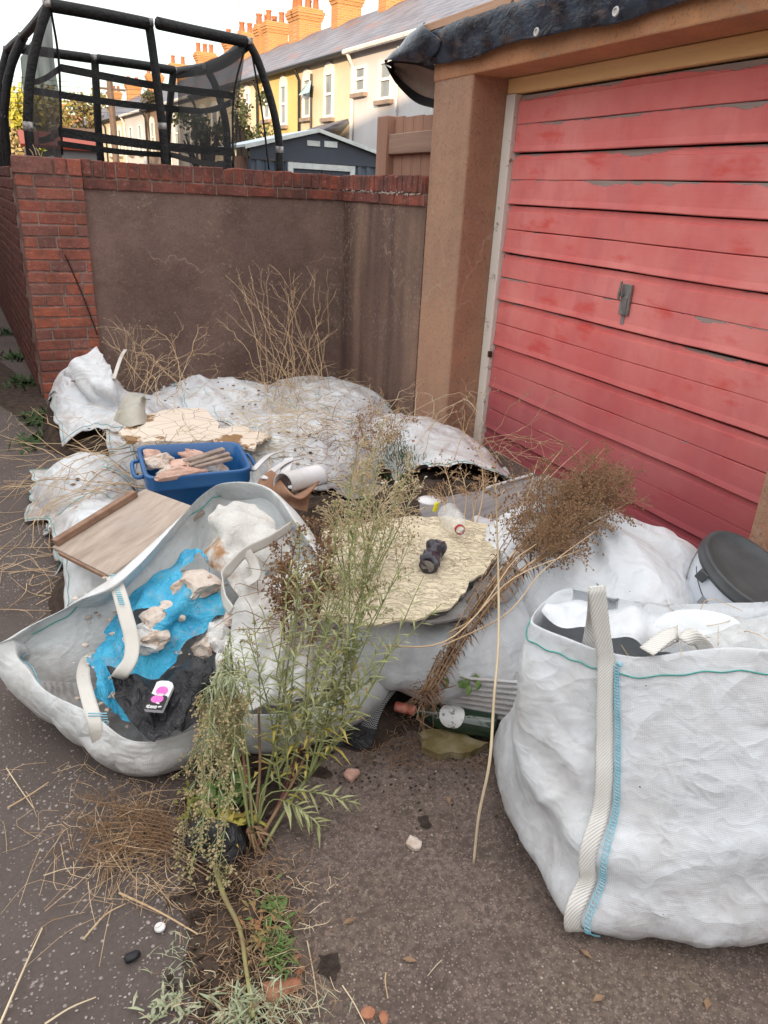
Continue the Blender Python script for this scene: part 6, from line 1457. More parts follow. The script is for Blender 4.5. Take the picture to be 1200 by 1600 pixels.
# crumbs and scraps lying over the heap
for nm, n, m, lb, sz in (('debris', 160, M['plaster_w'], 'small crumbs of white plaster scattered over the heap', .012), ('debris', 110, M['dead_leaf'], 'brown leaf crumbs and dirt scattered over the bags', .012), ('debris', 90, M['terracotta'], 'small orange brick crumbs scattered over the heap', .010), ('debris', 40, M['soil'], 'dark dirt crumbs lying on the collapsed bags', .014)):
    b = MB()
    for k in range(n):
        p = HS(U(110, 760), U(590, 800), .022) if k % 3 else HS(U(380, 620), U(600, 760), .022); s_ = sz * U(.4, 1.3); v, f = rock((s_, s_ * U(.5, 1), s_ * .4), k + n, sub=1); b.add([(q[0] + p[0], q[1] + p[1], q[2] + p[2]) for q in v], f)
    tag(b.build(nm, m, None), lb, 'debris', None, 'stuff')
b = MB()
for k in range(240):
    px, py = U(110, 560), U(900, 1140); p = P(px, py, np.interp(py, [900, 1140], [.30, .11])); s_ = .009 * U(.4, 1.6); v, f = rock((s_, s_ * .8, s_ * .5), k, sub=1); b.add([(q[0] + p[0], q[1] + p[1], q[2] + p[2]) for q in v], f)
tag(b.build('debris', M['plaster'], None), 'crumbled plaster bits inside the open bag', 'debris', None, 'stuff')

b = MB()
for k in range(620):
    q = seam[min(89, int(abs(rp.gauss(0, .34)) * 89))]; px_ = q[0] + rp.gauss(0, .055); py_ = q[1] + rp.gauss(0, .05); s_ = .0075 * U(.3, 1.5); v, f = rock((s_, s_ * U(.6, 1), s_ * .7), k + 7, sub=1); zz = .016 * max(0, 1 - ((px_ - q[0]) / .11) ** 2) + .006; b.add([(w_[0] + px_, w_[1] + py_, w_[2] + zz) for w_ in v], f)
tag(b.build('soil_clods', M['soil'], None), 'dark soil clods along the seam between lane and concrete', 'soil', None, 'stuff')
b = MB()
for k in range(360):
    x, y = rp.gauss(690, 130), rp.gauss(1190, 45); 
    if y < 1130: y = 1130 + U(0, 60)
    p = P(x, y, .006); s_ = .004 * U(.4, 1.6); v, f = rock((s_, s_ * .8, s_ * .6), k + 3, sub=1); b.add([(w_[0] + p[0], w_[1] + p[1], w_[2] + p[2]) for w_ in v], f)
tag(b.build('soil_clods', M['soil'], None), 'dark grit washed out over the concrete below the green bottle', 'grit', None, 'stuff')
tuft('small_weed', 'small weed with reddish leaves in the seam by the fallen stem', 405, 1450, .03, 40, .035, .008, m_leafy('red_leaf', (.26, .10, .05), (.20, .18, .07)), .02, .03, .5)
tuft('grass_tuft', 'thin grass blades in the seam at the bottom edge of the picture', 450, 1590, .02, 60, .08, .0022, M['leaf_greygreen'], .04, .03, .7)
# ---------------------------------------------------------------- terrace of houses behind
M['slate'] = None
def m_slate(name, c1, c2, c3):
    t = NT(name); w = t.co('World')
    base = t.mix(t.ramp(t.noise(1.6, 5, .6, w), [(.42, 0.), (.58, 1.)]), c1, c2); base = t.mix(t.ramp(t.noise(.55, 4, .6, t.co('World', (1, .7, 1), (.3, 0, 0))), [(.56, 0.), (.66, 1.)]), base, c3)
    rows = t.wave(1.9, t.co('World', (0, 0, 1)), .0, 'Z', 1); base = t.mix(t.math('MULTIPLY', t.ramp(rows, [(.0, 1.), (.14, 0.)]), .5), base, (.05, .045, .05))
    t.col(base); t.rough(.5); t.bump(rows, .02); return t.m
M['slate'] = m_slate('roof_slate', (.10, .105, .135), (.16, .165, .20), (.24, .11, .08))
M['chimney'] = simple('orange_chimney_brick', (.52, .20, .06), (.40, .14, .05), .9, 5, .01, 18, 'World')
t = NT('chimney_courses'); w = t.co('World', (1, 1, 1)); bk_ = t.n('TexBrick'); bk_.inputs['Scale'].default_value = 1.0
for k_, v_ in (('Color1', (.46, .215, .07, 1)), ('Color2', (.38, .17, .06, 1)), ('Mortar', (.40, .26, .16, 1))): bk_.inputs[k_].default_value = v_
bk_.inputs['Mortar Size'].default_value = .012; bk_.inputs['Brick Width'].default_value = .23; bk_.inputs['Row Height'].default_value = .075
m_ = t.n('Mapping'); m_.inputs['Rotation'].default_value = (R(90), 0, 0); t.l(w, m_.inputs['Vector']); t.l(m_.outputs[0], bk_.inputs['Vector']); t.col(bk_.outputs['Color']); t.rough(.9); M['chimney'] = t.m
M['pot'] = simple('clay_pot', (.42, .15, .07), None, .8, bump=0)
M['win_white'] = simple('white_window_frame', (.75, .75, .74), (.68, .68, .67), .45, bump=0)
t = NT('window_pane'); t.col(t.mix(t.noise(2.2, 3, .5, t.co('World')), (.10, .12, .14), (.30, .33, .34))); t.rough(.08); t.b.inputs['Specular IOR Level'].default_value = .8; M['pane'] = t.m
M['sill'] = simple('stone_sill', (.30, .24, .20), None, .8, bump=0)
M['pipe_black'] = simple('black_downpipe', (.02, .02, .022), None, .5, bump=0); M['pipe_white'] = simple('white_downpipe', (.7, .7, .7), None, .5, bump=0)
def wallm(name, c): return simple(name, c, tuple(x * .90 for x in c), .85, 1.5, .004, 40, 'World')
HX = lambda y: 9.2 - .0757 * (y - 18.9)
hd = np.array([-.0757, 1, 0]) / math.hypot(.0757, 1); hn = np.array([1, .0757, 0]) / math.hypot(.0757, 1)      # along and into the terrace
def FP(px, py, out=0.0):                          # pixel onto the facade plane
    d = ray(px, py); o_ = np.array([0, 0, CAM_H]); p0 = np.array([9.2, 18.9, 0]) - hn * out
    t_ = (p0 - o_).dot(hn) / d.dot(hn); return o_ + d * t_
EZ, RZ, HDp = 5.0, 7.0, 3.35
cols = {'white': (.56, .56, .58), 'cream': (.60, .54, .41), 'yellow': (.60, .47, .20), 'ivory': (.62, .56, .42), 'stone': (.26, .19, .15), 'grey': (.55, .55, .56)}
hous = [(12.6, 17.6, 'white', 'white rendered terraced house at the near end, half hidden by the tarpaulin'), (17.6, 21.75, 'white', 'white rendered terraced house with white gutter next to the cream one'), (21.75, 25.4, 'cream', 'cream terraced house with arched window and black downpipe, between white and yellow'),
        (25.4, 29.1, 'yellow', 'bright yellow terraced house right of the trampoline pole'), (29.1, 32.9, 'ivory', 'ivory terraced house just left of the yellow one beside the shrub')]
y = 32.9
for k, (c_, l_) in enumerate((('cream', 'cream terraced house seen through the right netting of the trampoline'), ('white', 'white terraced house seen through the middle of the trampoline'), ('stone', 'brown stone terraced house seen through the trampoline'), ('white', 'far white terraced house left of the brown stone one'), ('ivory', 'far ivory terraced house in the terrace seen through the trampoline'), ('cream', 'farthest but one cream house of the terrace'), ('grey', 'grey terraced house nearly at the far end of the terrace'), ('cream', 'last small cream house at the far end of the terrace'))):
    hous.append((y, y + 3.8 + k * .5, c_, l_)); y += 3.8 + k * .5
WM = {k: wallm(k + '_wall', v) for k, v in cols.items()}
wins = {1: [((556, 103), (573, 145), 0), ((594, 94), (614, 156), 0)], 2: [((508, 113), (522, 184), 1), ((475, 122), (487, 184), 1)], 3: [((439, 132), (449, 196), 1), ((413, 140), (423, 187), 1)], 4: [((384, 144), (391, 177), 1)]}
def window(root, a, c, arch, big=True):
    # a, c: lower-left and upper-right on the facade (points), frame protrudes slightly
    w = abs((c - a).dot(hd)); h = c[2] - a[2]; m_ = (a + c) / 2; b = MB(); fr = .07
    for s_ in (-1, 1): b.obox(m_ + hd * s_ * (w / 2 - fr / 2) - hn * .02, hd * fr / 2, hn * .04, (0, 0, h / 2))
    for s_ in (-1, 0.05, 1): b.obox(m_ + np.array([0, 0, s_ * (h / 2 - fr / 2)]) - hn * .021, hd * (w / 2 - fr), hn * .038, (0, 0, fr / 2))
    f = b.build('window', M['win_white'], root)
    b = MB(); b.obox(m_ - hn * .006, hd * (w / 2 - .01), hn * .01, (0, 0, h / 2 - .01)); b.build('pane', M['pane'], f)
    b = MB(); b.obox(m_ - np.array([0, 0, h / 2 + .06]) - hn * .05, hd * (w / 2 + .08), hn * .09, (0, 0, .05)); b.build('sill', M['sill'], f)
    if arch:
        b = MB(); k = 9; top = m_ + np.array([0, 0, h / 2]); pts = [top + hd * (w / 2) * math.cos(q) + np.array([0, 0, .26 * math.sin(q)]) for q in np.linspace(0, math.pi, k)]
        b.add([p - hn * .06 for p in pts] + [p + hn * .02 for p in pts], [tuple(range(k))] + [(i, i + 1, k + i + 1, k + i) for i in range(k - 1)]); b.build('arch_head', M['win_white'], f)
ridge = lambda yy: np.array([HX(yy), yy, 0]) + hn * HDp + np.array([0, 0, RZ])
def ridge_y(px):
    ys = np.linspace(14, 75, 1500); 
    q = np.array([ (ridge(v) - [0, 0, CAM_H]) @ CR.T for v in ys]); xx = 600 + 1165 * q[:, 0] / -q[:, 2]
    return ys[np.argmin(np.abs(xx - px))]
chim = [ridge_y(p) for p in (617, 541, 481, 431, 391)] + [h[1] for h in hous[4:]]
for i, (ya, yb, c_, lab) in enumerate(hous):
    root = thing('terraced_house', (HX(ya), ya, 0), lab, 'house', 'terrace of houses behind the gardens')
    A_, B_ = np.array([HX(ya), ya, 0]) + hd * .002, np.array([HX(yb), yb, 0]); up = np.array([0, 0, 1.])
    b = MB(); dp = hn * 2 * HDp
    prof = [A_, A_ + dp, A_ + dp + up * EZ, A_ + hn * HDp + up * (RZ - .06), A_ + up * EZ]; prof2 = [p + B_ - A_ for p in prof]
    b.add(prof + prof2, [(0, 1, 2, 3, 4), (9, 8, 7, 6, 5), (0, 4, 9, 5), (1, 6, 7, 2)]); b.build('wall', WM[c_], root)
    for s_ in (0, 1):
        e_ = (A_ - hn * .22 + up * (EZ - .10)) if s_ == 0 else (A_ + dp + hn * .22 + up * (EZ - .10)); r_ = A_ + hn * HDp + up * (RZ + .02); n_ = np.array([0, 0, .09]); L_ = B_ - A_
        b = MB(); b.add([e_, r_, r_ + L_, e_ + L_, e_ + n_, r_ + n_, r_ + L_ + n_, e_ + L_ + n_], [(3, 2, 1, 0), (4, 5, 6, 7), (0, 1, 5, 4), (2, 3, 7, 6), (0, 4, 7, 3), (1, 2, 6, 5)]); b.build('roof', M['slate'], root)
    pm = M['pipe_white'] if c_ == 'white' else M['pipe_black']
    b = MB(); b.tube([A_ - hn * .28 + up * (EZ - .06), B_ - hn * .28 + up * (EZ - .06)], .065, 6); b.build('gutter', pm, root)
    b = MB(); b.tube([B_ - hd * .15 - hn * .24 + up * (EZ - .1), B_ - hd * .15 - hn * .07 + up * (EZ - .4), B_ - hd * .15 - hn * .07], .05, 6); b.build('downpipe', pm, root)
    if i == 2: b = MB(); p = FP(486, 150, .06); p[2] = EZ - .3; b.tube([p, p * [1, 1, 0]], .035, 6); b.build('downpipe', M['pipe_black'], root)
    if i == 1: b = MB(); p = FP(622, 90, .06); p[2] = EZ - .2; b.tube([p, p * [1, 1, 0]], .035, 6); b.build('downpipe', M['pipe_white'], root)
    if i in wins:
        for (x0, y0), (x1, y1), ar in wins[i]:
            c0_, c1_ = FP(x0, (y0 + y1) / 2), FP(x1, (y0 + y1) / 2); zt, zb = FP((x0 + x1) / 2, y0)[2], FP((x0 + x1) / 2, y1)[2]
            a = c0_.copy(); a[2] = zb; c = c1_.copy(); c[2] = zt; window(root, a, c, ar)
        if i == 2:
            a, c = FP(476, 152, .05), FP(486, 152, .30); z0, z1 = FP(481, 150)[2], FP(481, 132)[2]
            b = MB(); v = [a * [1, 1, 0] + up * z0 - hn * .2, c * [1, 1, 0] + up * z0 - hn * .05, c * [1, 1, 0] + up * z1, a * [1, 1, 0] + up * z1]; b.add(v, [(0, 1, 2, 3)]); b.build('open_casement', simple('pale_blue_pane', (.40, .60, .66), None, .2, bump=0), root)
    else:
        for fy in (.28, .72):
            a = A_ * (1 - fy) + B_ * fy - hd * .42 + up * 2.9; c = a + hd * .84 + up * 1.45; window(root, a, c, i % 2)
    if i < len(chim):
        yc = chim[i]; p = ridge(yc); root_c = root
        b = MB(); b.obox(p + up * .25, hn * .47, hd * .26, up * .58); 
        for q, g in ((.62, .04), (.72, .08), (.82, .11), (.92, .05)): b.obox(p + up * q, hn * (.47 + g), hd * (.26 + g), up * .052)
        ch = b.build('chimney', M['chimney'], root)
        for q in ((-.3, .28) if i % 2 else (-.36, .0, .34)):
            b = MB(); lathe(b, p + hn * q + up * .97, (0, 0, 1), [(0, .0), (0, .13), (.05, .12), (.34, .10), (.36, .125), (.42, .12), (.42, .0)], 10, (1, 0, 0)); b.build('chimney_pot', M['pot'], ch, True)
        if i in (0, 1, 3, 4, 6):
            b = MB(); q0_ = p - hn * .5 + up * .95; b.tube([q0_, q0_ + up * 1.5], .018, 4); b.tube([q0_ + up * 1.45 - hd * .5, q0_ + up * 1.45 + hd * .5], .012, 4)
            for s_ in np.linspace(-.45, .45, 6): b.tube([q0_ + up * 1.45 + hd * s_ - hn * .22, q0_ + up * 1.45 + hd * s_ + hn * .22], .008, 3)
            b.build('aerial', simple('aerial_metal', (.25, .25, .26), None, .4, bump=0), root)

# single storey lean-to roof below the cream house
lt = thing('lean_to', FP(530, 200), 'small slate roofed brick lean-to below the cream house behind the shed', 'lean-to')
pA, pB = FP(497, 200, .1), FP(545, 200, .1); b = MB(); zz = FP(520, 199, .1)[2]
b.add([pA * [1, 1, 0] + np.array([0, 0, zz]), pB * [1, 1, 0] + np.array([0, 0, zz + .1]), pB * [1, 1, 0] - hn * 1.6 + np.array([0, 0, zz - .6]), pA * [1, 1, 0] - hn * 1.6 + np.array([0, 0, zz - .6])], [(0, 1, 2, 3)]); o = b.build('roof', M['slate'], lt); o.modifiers.new('thick', 'SOLIDIFY').thickness = .08
b = MB(); c_ = (pA + pB) / 2 * np.array([1, 1, 0]) - hn * .8; b.obox(c_ + np.array([0, 0, (zz - 1) / 2]), hd * (np.linalg.norm(pB - pA) / 2 - .05), hn * .74, (0, 0, (zz - 1.0) / 2)); b.build('wall', M['brick'], lt)

# ---------------------------------------------------------------- metal shed
YS = 10.4
sh = thing('metal_shed', (3.6, YS, 0), 'blue grey metal garden shed with white trim behind the rendered wall', 'shed')
gl, ga, gr_ = PY(392, 231, YS), PY(495, 205, YS), PY(594, 238, YS)
M['shedwall'] = simple('blue_grey_metal', (.085, .110, .145), (.105, .13, .165), .5, 4, 0, 30, 'World'); M['shedroof'] = simple('pale_blue_metal', (.44, .52, .58), (.50, .57, .62), .45, 3, 0, 30, 'World'); M['sheddark'] = simple('dark_blue_grey_metal', (.055, .065, .085), (.065, .075, .10), .45, 4, 0, 30, 'World'); M['trim'] = simple('pale_trim', (.72, .77, .75), None, .45, bump=0)
gl[2] = gr_[2] = (gl[2] + gr_[2]) / 2
zr = 1.80
b = MB(); x = gl[0]
pts = []
while x < gr_[0]:
    pts += [(x, 0), (x + .05, 0), (x + .065, .022), (x + .115, .022)]; x += .13
for (xa, da), (xb, db) in zip(pts[:-1], pts[1:]): b.quad((xa, YS - da, 0), (xb, YS - db, 0), (xb, YS - db, zr), (xa, YS - da, zr))
b.box((gl[0], YS + .001, 0), (gr_[0], YS + 1.9, zr)); b.build('wall', M['shedwall'], sh)
b = MB(); b.add([(gl[0] - .03, YS - .035, zr), (gr_[0] + .03, YS - .035, zr), (gr_[0] + .03, YS - .035, gr_[2] - .02), (ga[0], YS - .035, ga[2] - .03), (gl[0] - .03, YS - .035, gl[2] - .02)], [(0, 1, 2, 3, 4)]); b.build('gable', M['sheddark'], sh)
for e_, s_ in ((gl, -1), (gr_, 1)):
    b = MB(); ov = np.array([s_ * .10, 0, -.025]); o_ = np.array([0, -.09, 0]); bk2 = np.array([0, 1.95, 0]); q = [e_ + ov + o_, ga + o_, ga + bk2, e_ + ov + bk2]
    b.add(q + [p + np.array([0, 0, .03]) for p in q], [(3, 2, 1, 0), (4, 5, 6, 7), (0, 1, 5, 4), (1, 2, 6, 5), (2, 3, 7, 6), (3, 0, 4, 7)]); b.build('roof', M['shedroof'], sh)
    b = MB(); a_, c_ = e_ + ov + np.array([0, -.095, .0]), ga + np.array([0, -.095, .005]); b.obox((a_ + c_) / 2, (c_ - a_) / 2, (0, .006, 0), (0, 0, .022)); b.build('roof_trim', M['trim'], sh)
for p, q in (((480, 219), (500, 229)), ((507, 220), (527, 231))):
    a_, c_ = PY(*p, YS - .05), PY(*q, YS - .05); b = MB(); b.box((a_[0], YS - .052, c_[2]), (c_[0], YS - .037, a_[2])); 
    b.build('vent', M['trim'], sh)
d0, d1 = PY(450, 238, YS - .06), PY(555, 244, YS - .06)
for lo, hi in (((d0[0], YS - .07, 0), (d0[0] + .07, YS - .03, 1.79)), ((d1[0] - .07, YS - .07, 0), (d1[0], YS - .03, 1.79)), ((d0[0] + .071, YS - .07, 1.72), (d1[0] - .071, YS - .03, 1.79))):
    b = MB(); b.box(lo, hi); b.build('door_frame', M['trim'], sh)
mx = (d0[0] + d1[0]) / 2
for lo, hi in (((d0[0] + .07, YS - .045, 0), (mx - .004, YS - .024, 1.715)), ((mx + .004, YS - .045, 0), (d1[0] - .07, YS - .024, 1.715))):
    b = MB(); b.box(lo, hi); b.build('door', M['sheddark'], sh)
lf = thing('board_fence', PY(372, 250, 10.6), 'short length of brown upright boards left of the metal shed', 'fence')
x = PY(366, 240, 10.6)[0]
while x < gl[0] - .05:
    b = MB(); b.box((x, 10.6, 0), (x + .075, 10.625, 1.83)); b.build('board', M['fence'], lf); x += .085
sm = thing('low_shed', PY(605, 250, 9.2), 'pale low shed roof just visible right of the metal shed', 'shed')
a_ = PY(570, 240, 12.4); c_ = PY(600, 252, 12.4); b = MB(); b.box((a_[0], 12.4, 0), (a_[0] + 1.3, 13.5, c_[2])); b.build('wall', M['sheddark'], sm); b = MB(); b.obox((a_[0] + .6, 12.9, c_[2] + .06), (.8, 0, -.06), (0, .65, 0), (0, 0, .02)); b.build('roof', M['shedroof'], sm)

# ---------------------------------------------------------------- trampoline
tr = thing('trampoline', (1.3, 8.8, 0), 'black trampoline enclosure with curved foam poles and netting above the garden wall', 'trampoline')
M['sleeve'] = simple('black_foam_sleeve', (.007, .007, .008), (.015, .014, .015), .55, 14, .012, 35, 'World'); M['capw'] = simple('white_tape', (.50, .48, .46), (.08, .07, .07), .7, 22, 0)
def netm(name, a):
    t = NT(name); t.col((.012, .012, .013)); t.rough(.8); lw = t.n('LayerWeight'); lw.inputs['Blend'].default_value = .35
    k = t.noise(3, 3, .5, t.co('World')); t.l(t.math('MINIMUM', t.math('ADD', t.math('MULTIPLY_ADD', lw.outputs['Facing'], .55, a), t.math('MULTIPLY', k, .12)), 1.0), t.b.inputs['Alpha']); return t.m
M['net'] = netm('black_netting', .42); M['net_thin'] = netm('thin_netting', .02)
ZT_ = 2.7
def rail(pts, r=.050, sag=0.0):
    c = cr([P(x, y_, z) for x, y_, z in pts], 24); b = MB(); b.tube(c, r, 8); b.build('top_rail', M['sleeve'], tr, True)
rail([(78, 8, ZT_), (150, 21, ZT_), (230, 37, ZT_)]); rail([(246, 36, ZT_), (310, 50, ZT_), (384, 65, ZT_)])
rail([(384, 68, ZT_), (356, 92, ZT_), (325, 106, ZT_), (276, 114, ZT_)], .062); rail([(272, 110, ZT_), (215, 101, ZT_), (153, 92, ZT_)], .05); rail([(141, 91, ZT_), (90, 84, ZT_), (32, 76, ZT_)], .05)
rail([(76, 9, ZT_), (55, 36, ZT_), (36, 57, ZT_)], .04); rail([(34, 58, ZT_), (22, 68, ZT_), (10, 79, ZT_)], .04)
poles = [([(76, 8), (64, 42), (50, 100), (44, 165), (48, 238)], 7.46), ([(36, 58), (19, 98), (9, 150), (10, 232)], 9.2), ([(12, 78), (3, 115), (-2, 160), (2, 232)], 10.2), ([(232, 36), (238, 75), (249, 160), (258, 254)], 7.69), ([(388, 66), (404, 98), (424, 160), (435, 215), (437, 264)], 7.9), ([(148, 91), (151, 150), (157, 244)], 10.2), ([(271, 112), (266, 160), (262, 245)], 10.4), ([(322, 106), (338, 138), (352, 190), (356, 250)], 9.8)]
for pp, yy in poles:
    c = [PY(*p, yy) for p in pp]; c.append(c[-1] * np.array([1, 1, 0]) + np.array([0, 0, .02])); c = cr(c, 30)
    b = MB(); b.tube(c, .038 if yy < 9 else .043, 8); po = b.build('pole', M['sleeve'], tr, True)
    b = MB(); b.tube([c[0] + (0, 0, -.02), c[0] + (0, 0, .035)], .045, 8); b.build('pole_cap', M['capw'], po, True)
    k = 21 if len(pp) > 4 else 18
    b = MB(); s_ = c[k:k + 2]; b.tube(s_, .041, 8); b.build('tape', M['capw'], po, True)
def band(a, c, ya, yb, w=.045):
    p, q = PY(*a, ya), PY(*c, yb); b = MB(); m_ = (p + q) / 2 - np.array([0, 0, .02]); pp = cr([p, m_, q], 14)
    V = np.stack([pp + np.array([0, 0, s_ * w]) for s_ in (-.5, .5)], 1); grid('net_band', V, M['sleeve'], tr, smooth=False, thick=.006)
band((95, 106), (367, 150), 7.6, 7.95, .06); band((92, 206), (366, 238), 7.6, 7.95, .075); band((52, 142), (313, 174), 9.6, 10.4, .07); band((90, 224), (275, 243), 9.6, 10.4, .06); band((313, 174), (366, 158), 10.3, 7.95, .06)
band((48, 130), (95, 106), 9.6, 7.6, .05); band((60, 220), (92, 206), 9.6, 7.6, .06); band((262, 240), (366, 262), 10.4, 7.95, .06)
for pts in ([(80, 18, 7.5), (92, 100, 7.58), (97, 242, 7.6)], [(384, 68, 7.9), (365, 150, 7.95), (364, 262, 7.95)], [(392, 75, 7.9), (410, 180, 7.9), (420, 265, 7.9)]):
    b = MB(); b.tube(cr([PY(*p) for p in pts], 16), .010, 5); b.build('net_cord', M['sleeve'], tr, True)
def netp(name, quad, m, n=14):
    a, b_, c, d = [PY(x, y_, yy) for x, y_, yy in quad]; V = patch((a, b_, c, d), n, n); V += (.015 * vnoise(V, 3, 3, 2))[..., None]; grid(name, V, m, tr)
netp('net_panel', ((80, 20, 7.5), (34, 88, 9.6), (48, 246, 9.6), (97, 246, 7.6)), M['net'])
netp('net_panel', ((383, 70, 7.9), (276, 118, 10.3), (278, 262, 10.3), (364, 266, 7.95)), M['net'])
netp('net_panel', ((276, 118, 10.3), (46, 82, 9.7), (50, 246, 9.7), (276, 262, 10.3)), M['net_thin'])
b = MB(); c = [PY(60, 236, 7.6), PY(240, 252, 7.7), PY(364, 262, 7.95), PY(276, 262, 10.3), PY(50, 246, 9.7)]; b.add([p * np.array([1, 1, 0]) + np.array([0, 0, .86]) for p in c], [(0, 1, 2, 3, 4)]); b.build('jumping_mat', M['sleeve'], tr)

# ---------------------------------------------------------------- far left: trees, sheds, pole and wires
def tree(px, py, yy, hw, hh, c1, c2, label, seed=1, n=700, leaf=.16, group='trees beyond the gardens'):
    c = PY(px, py, yy); rr = random.Random(seed); root = thing('tree', (c[0], c[1], 0), label, 'tree', group)
    b = MB(); b.tube([(c[0], c[1], 0), (c[0] + .1, c[1], c[2] * .5), (c[0], c[1], c[2])], [.18, .12, .05], 7)
    for _ in range(8):
        e_ = np.array([rr.gauss(0, hw * .5), rr.gauss(0, hw * .5), rr.gauss(0, hh * .4)]); b.tube([(c[0], c[1], c[2] * .55), np.array(c) * [1, 1, .8] + e_ * .5, c + e_], [.07, .04, .015], 5)
    b.build('trunk', simple('bark', (.08, .06, .045), None, .9), root)
    lobes = [(np.array([rr.gauss(0, hw * .45), rr.gauss(0, hw * .45), rr.gauss(0, hh * .42)]), rr.uniform(.35, .6)) for _ in range(9)]
    b = MB()
    for _ in range(n):
        l_, s_ = rr.choice(lobes); d = np.array([rr.gauss(0, 1), rr.gauss(0, 1), rr.gauss(0, 1)]); d /= np.linalg.norm(d); p = c + l_ + d * np.array([hw, hw, hh]) * s_ * rr.uniform(.5, 1)
        u = np.array([rr.gauss(0, 1), rr.gauss(0, 1), rr.gauss(0, 1)]); u /= np.linalg.norm(u); v = np.cross(u, d); v /= np.linalg.norm(v) + 1e-9; L_ = leaf * rr.uniform(.6, 1.3)
        b.add([p, p + u * L_ * .5 + v * L_ * .3, p + u * L_, p + u * L_ * .5 - v * L_ * .3], [(0, 1, 2, 3)])
    tag(b.build('crown', simple('leaves', c1, c2, .7, 1.2, 0, 30, 'World'), root), kind='stuff')
tree(25, 172, 34, 1.3, 1.2, (.42, .36, .05), (.30, .30, .05), 'yellow green tree far left behind the trampoline pole', 1, 1500, .22)
tree(28, 205, 33, 1.2, 0.9, (.20, .17, .07), (.30, .24, .12), 'low olive bush under the yellow tree at far left', 2, 900, .2)
tree(128, 176, 60, 1.5, 1.4, (.24, .20, .06), (.16, .13, .05), 'brownish green tree far off through the trampoline netting', 3, 1200, .3)
tree(388, 204, 13.5, .34, .42, (.16, .16, .05), (.26, .25, .10), 'leafy olive shrub between trampoline and yellow house behind the shed', 4, 900, .07)
tree(375, 190, 13.2, .14, .36, (.17, .17, .06), (.28, .26, .11), 'tall thin straggly shrub beside the trampoline net corner', 5, 330, .06)
tree(320, 205, 13.5, .40, .32, (.11, .12, .04), (.18, .18, .08), 'dark shrub seen through the right hand trampoline netting', 6, 700, .08)
tree(234, 152, 45, .5, .5, (.10, .10, .05), (.06, .06, .03), 'small dark treetop against the far terrace chimneys', 7, 400, .16)
rs = thing('red_roofed_shed', PY(70, 225, 16), 'low shed with bright red roof at far left behind the trampoline', 'shed')
a_, c_ = PY(40, 215, 16), PY(98, 215, 16); zt, zm, zb = PY(70, 207, 16)[2], PY(70, 227, 16)[2], 0
b = MB(); b.box((a_[0], 16, 0), (c_[0] + .6, 18, zm)); b.build('wall', wallm('grey_shed_wall', (.26, .25, .25)), rs); b = MB(); b.add([(a_[0] - .1, 15.9, zm), (c_[0] + .7, 15.9, zm), (c_[0] + .7, 17, zt + .06), (a_[0] - .1, 17, zt + .06)], [(0, 1, 2, 3)]); o = b.build('roof', simple('red_sheet_roof', (.42, .07, .03), (.36, .06, .03), .6, bump=0), rs); o.modifiers.new('thick', 'SOLIDIFY').thickness = .05
rs = thing('maroon_shed', PY(120, 215, 18), 'maroon sided shed seen through the trampoline left of the far houses', 'shed')
a_, c_ = PY(90, 204, 18), PY(150, 240, 18); b = MB(); b.box((a_[0], 18, 0), (c_[0], 20, a_[2])); b.build('wall', wallm('maroon_boards', (.16, .055, .055)), rs); b = MB(); b.box((a_[0] - .1, 17.9, a_[2] + .002), (c_[0] + .1, 20.1, a_[2] + .07)); b.build('roof', M['pine'], rs)
fh = thing('far_house', PY(110, 195, 70), 'distant orange roofed house at the end of the terrace', 'house')
a_, c_ = PY(92, 190, 78), PY(126, 190, 78); b = MB(); b.box((a_[0], 78, 0), (c_[0], 84, a_[2] - .3)); b.build('wall', wallm('orange_brick_wall', (.42, .20, .10)), fh); b = MB(); zt = PY(110, 183, 78)[2]
b.add([(a_[0] - .3, 77.7, a_[2] - .3), (c_[0] + .3, 77.7, a_[2] - .3), (c_[0] + .3, 81, zt + .4), (a_[0] - .3, 81, zt + .4)], [(0, 1, 2, 3)]); o = b.build('roof', simple('orange_tiles', (.50, .22, .10), None, .8), fh); o.modifiers.new('thick', 'SOLIDIFY').thickness = .15
b = MB(); p = PY(98, 180, 79); b.box((p[0] - .35, 79, p[2] - 2), (p[0] + .35, 79.6, p[2] + .9)); b.build('chimney', M['chimney'], fh)
gw = thing('tan_house', PY(25, 205, 45), 'pale tan far house wall at the left edge below the yellow tree', 'house')
a_, c_ = PY(-30, 196, 45), PY(40, 196, 45); b = MB(); b.box((a_[0], 45, 0), (c_[0], 50, a_[2])); b.build('wall', wallm('tan_wall', (.50, .40, .26)), gw); b = MB(); b.add([(a_[0], 44.8, a_[2]), (c_[0], 44.8, a_[2]), (c_[0], 47.5, a_[2] + .5), (a_[0], 47.5, a_[2] + .5)], [(0, 1, 2, 3)]); o = b.build('roof', M['slate'], gw); o.modifiers.new('thick', 'SOLIDIFY').thickness = .1
b = MB(); p = PY(171, 126, 30); b.tube([(p[0], 30, 0), p], [.13, .10], 8); b.tube([p + np.array([-.5, 0, -.25]), p + np.array([.5, 0, -.25])], .04, 5); tag(b.build('utility_pole', simple('pole_wood', (.16, .12, .10), None, .9), None), 'thin wooden utility pole seen through the trampoline', 'utility pole')
for k in range(7):
    a_, c_ = PY(60, 118 + 8 * k, 30), PY(240, 134 + 7 * k, 46); a_ = a_ + (a_ - c_) * .6; b = MB(); b.tube(cr([a_, (a_ + c_) / 2 + np.array([0, 0, -.12]), c_], 10), .009, 3); tag(b.build('overhead_wire', M['pipe_black'], None), ('topmost', 'second from top', 'third from top', 'middle', 'third from bottom', 'second from bottom', 'lowest')[k] + ' of the seven thin overhead wires behind the trampoline', 'wire', 'overhead wires')
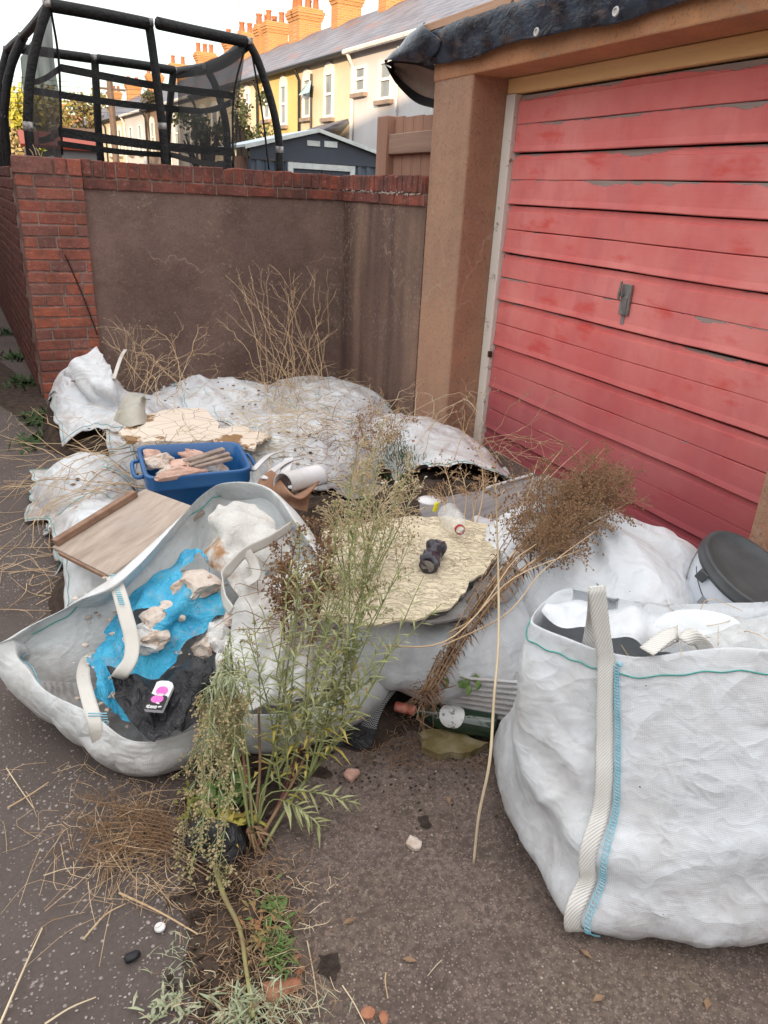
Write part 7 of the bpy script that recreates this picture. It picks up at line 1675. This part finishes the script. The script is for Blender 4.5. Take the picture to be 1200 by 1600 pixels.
# red-leaved seedling and a scrap of green on the pier top
b = MB()
for x, y0_, y1_ in ((57, 243, 226), (62, 243, 231), (52, 243, 233)): b.tube(cr([PY(x, y0_, 5.85), PY(x - 2, (y0_ + y1_) / 2, 5.86), PY(x - 6, y1_, 5.87)], 6), .003, 4)
tag(b.build('dry_sprig', simple('dry_sprig', (.40, .30, .18), None, .9), None), 'small dry sprig growing on top of the brick pier', 'dry sprig')
b = MB()
for k in range(6): p = PY(66, 236, 5.9); d = np.array([.035 * math.cos(k), .03 * math.sin(k), .006 * (k % 3)]); s_ = np.array([-d[1], d[0], 0]) * .5; b.add([p, p + d * .5 + s_, p + d + (0, 0, .008), p + d * .5 - s_], [(0, 1, 2, 3)])
b.tube([PY(64, 246, 5.9), PY(66, 236, 5.9)], .003, 4); tag(b.build('seedling', simple('lime_leaf', (.36, .42, .03), (.28, .36, .03), .6, bump=0), None), 'lime green seedling on top of the brick pier', 'seedling')

# unseen houses added behind the viewpoint to keep the sun off the yard
for k, x0 in enumerate((-30, -21.5, -13, -4.5)):
    root = thing('shade_house', (x0 + 4, -15, 0), ('first', 'second', 'third', 'fourth')[k] + ' unseen brick house added to shade the yard, counted from the left', 'house', 'unseen houses added for shade')
    b = MB(); x1 = x0 + 8.3; b.add([(x0, -19, 0), (x1, -19, 0), (x1, -11.5, 0), (x0, -11.5, 0), (x0, -19, 5.8), (x1, -19, 5.8), (x1, -11.5, 5.8), (x0, -11.5, 5.8), (x0, -15.2, 8.9), (x1, -15.2, 8.9)], [(0, 1, 5, 4), (2, 3, 7, 6), (0, 4, 8, 7, 3), (1, 2, 6, 9, 5)]); b.build('wall', wallm('red_brick_wall', (.25, .12, .09)), root)
    for ye, s_ in ((-19.3, -1), (-11.2, 1)):
        b = MB(); b.add([(x0, ye, 5.7), (x1, ye, 5.7), (x1, -15.2, 9.0), (x0, -15.2, 9.0)], [(0, 1, 2, 3)]); o = b.build('roof', M['slate'], root); o.modifiers.new('thick', 'SOLIDIFY').thickness = .1
    for wx in (1.8, 5.6):
        for wz in (1.0, 3.6): b = MB(); b.box((x0 + wx, -11.5, wz), (x0 + wx + 1.1, -11.44, wz + 1.4)); b.build('window', M['pane'], root)
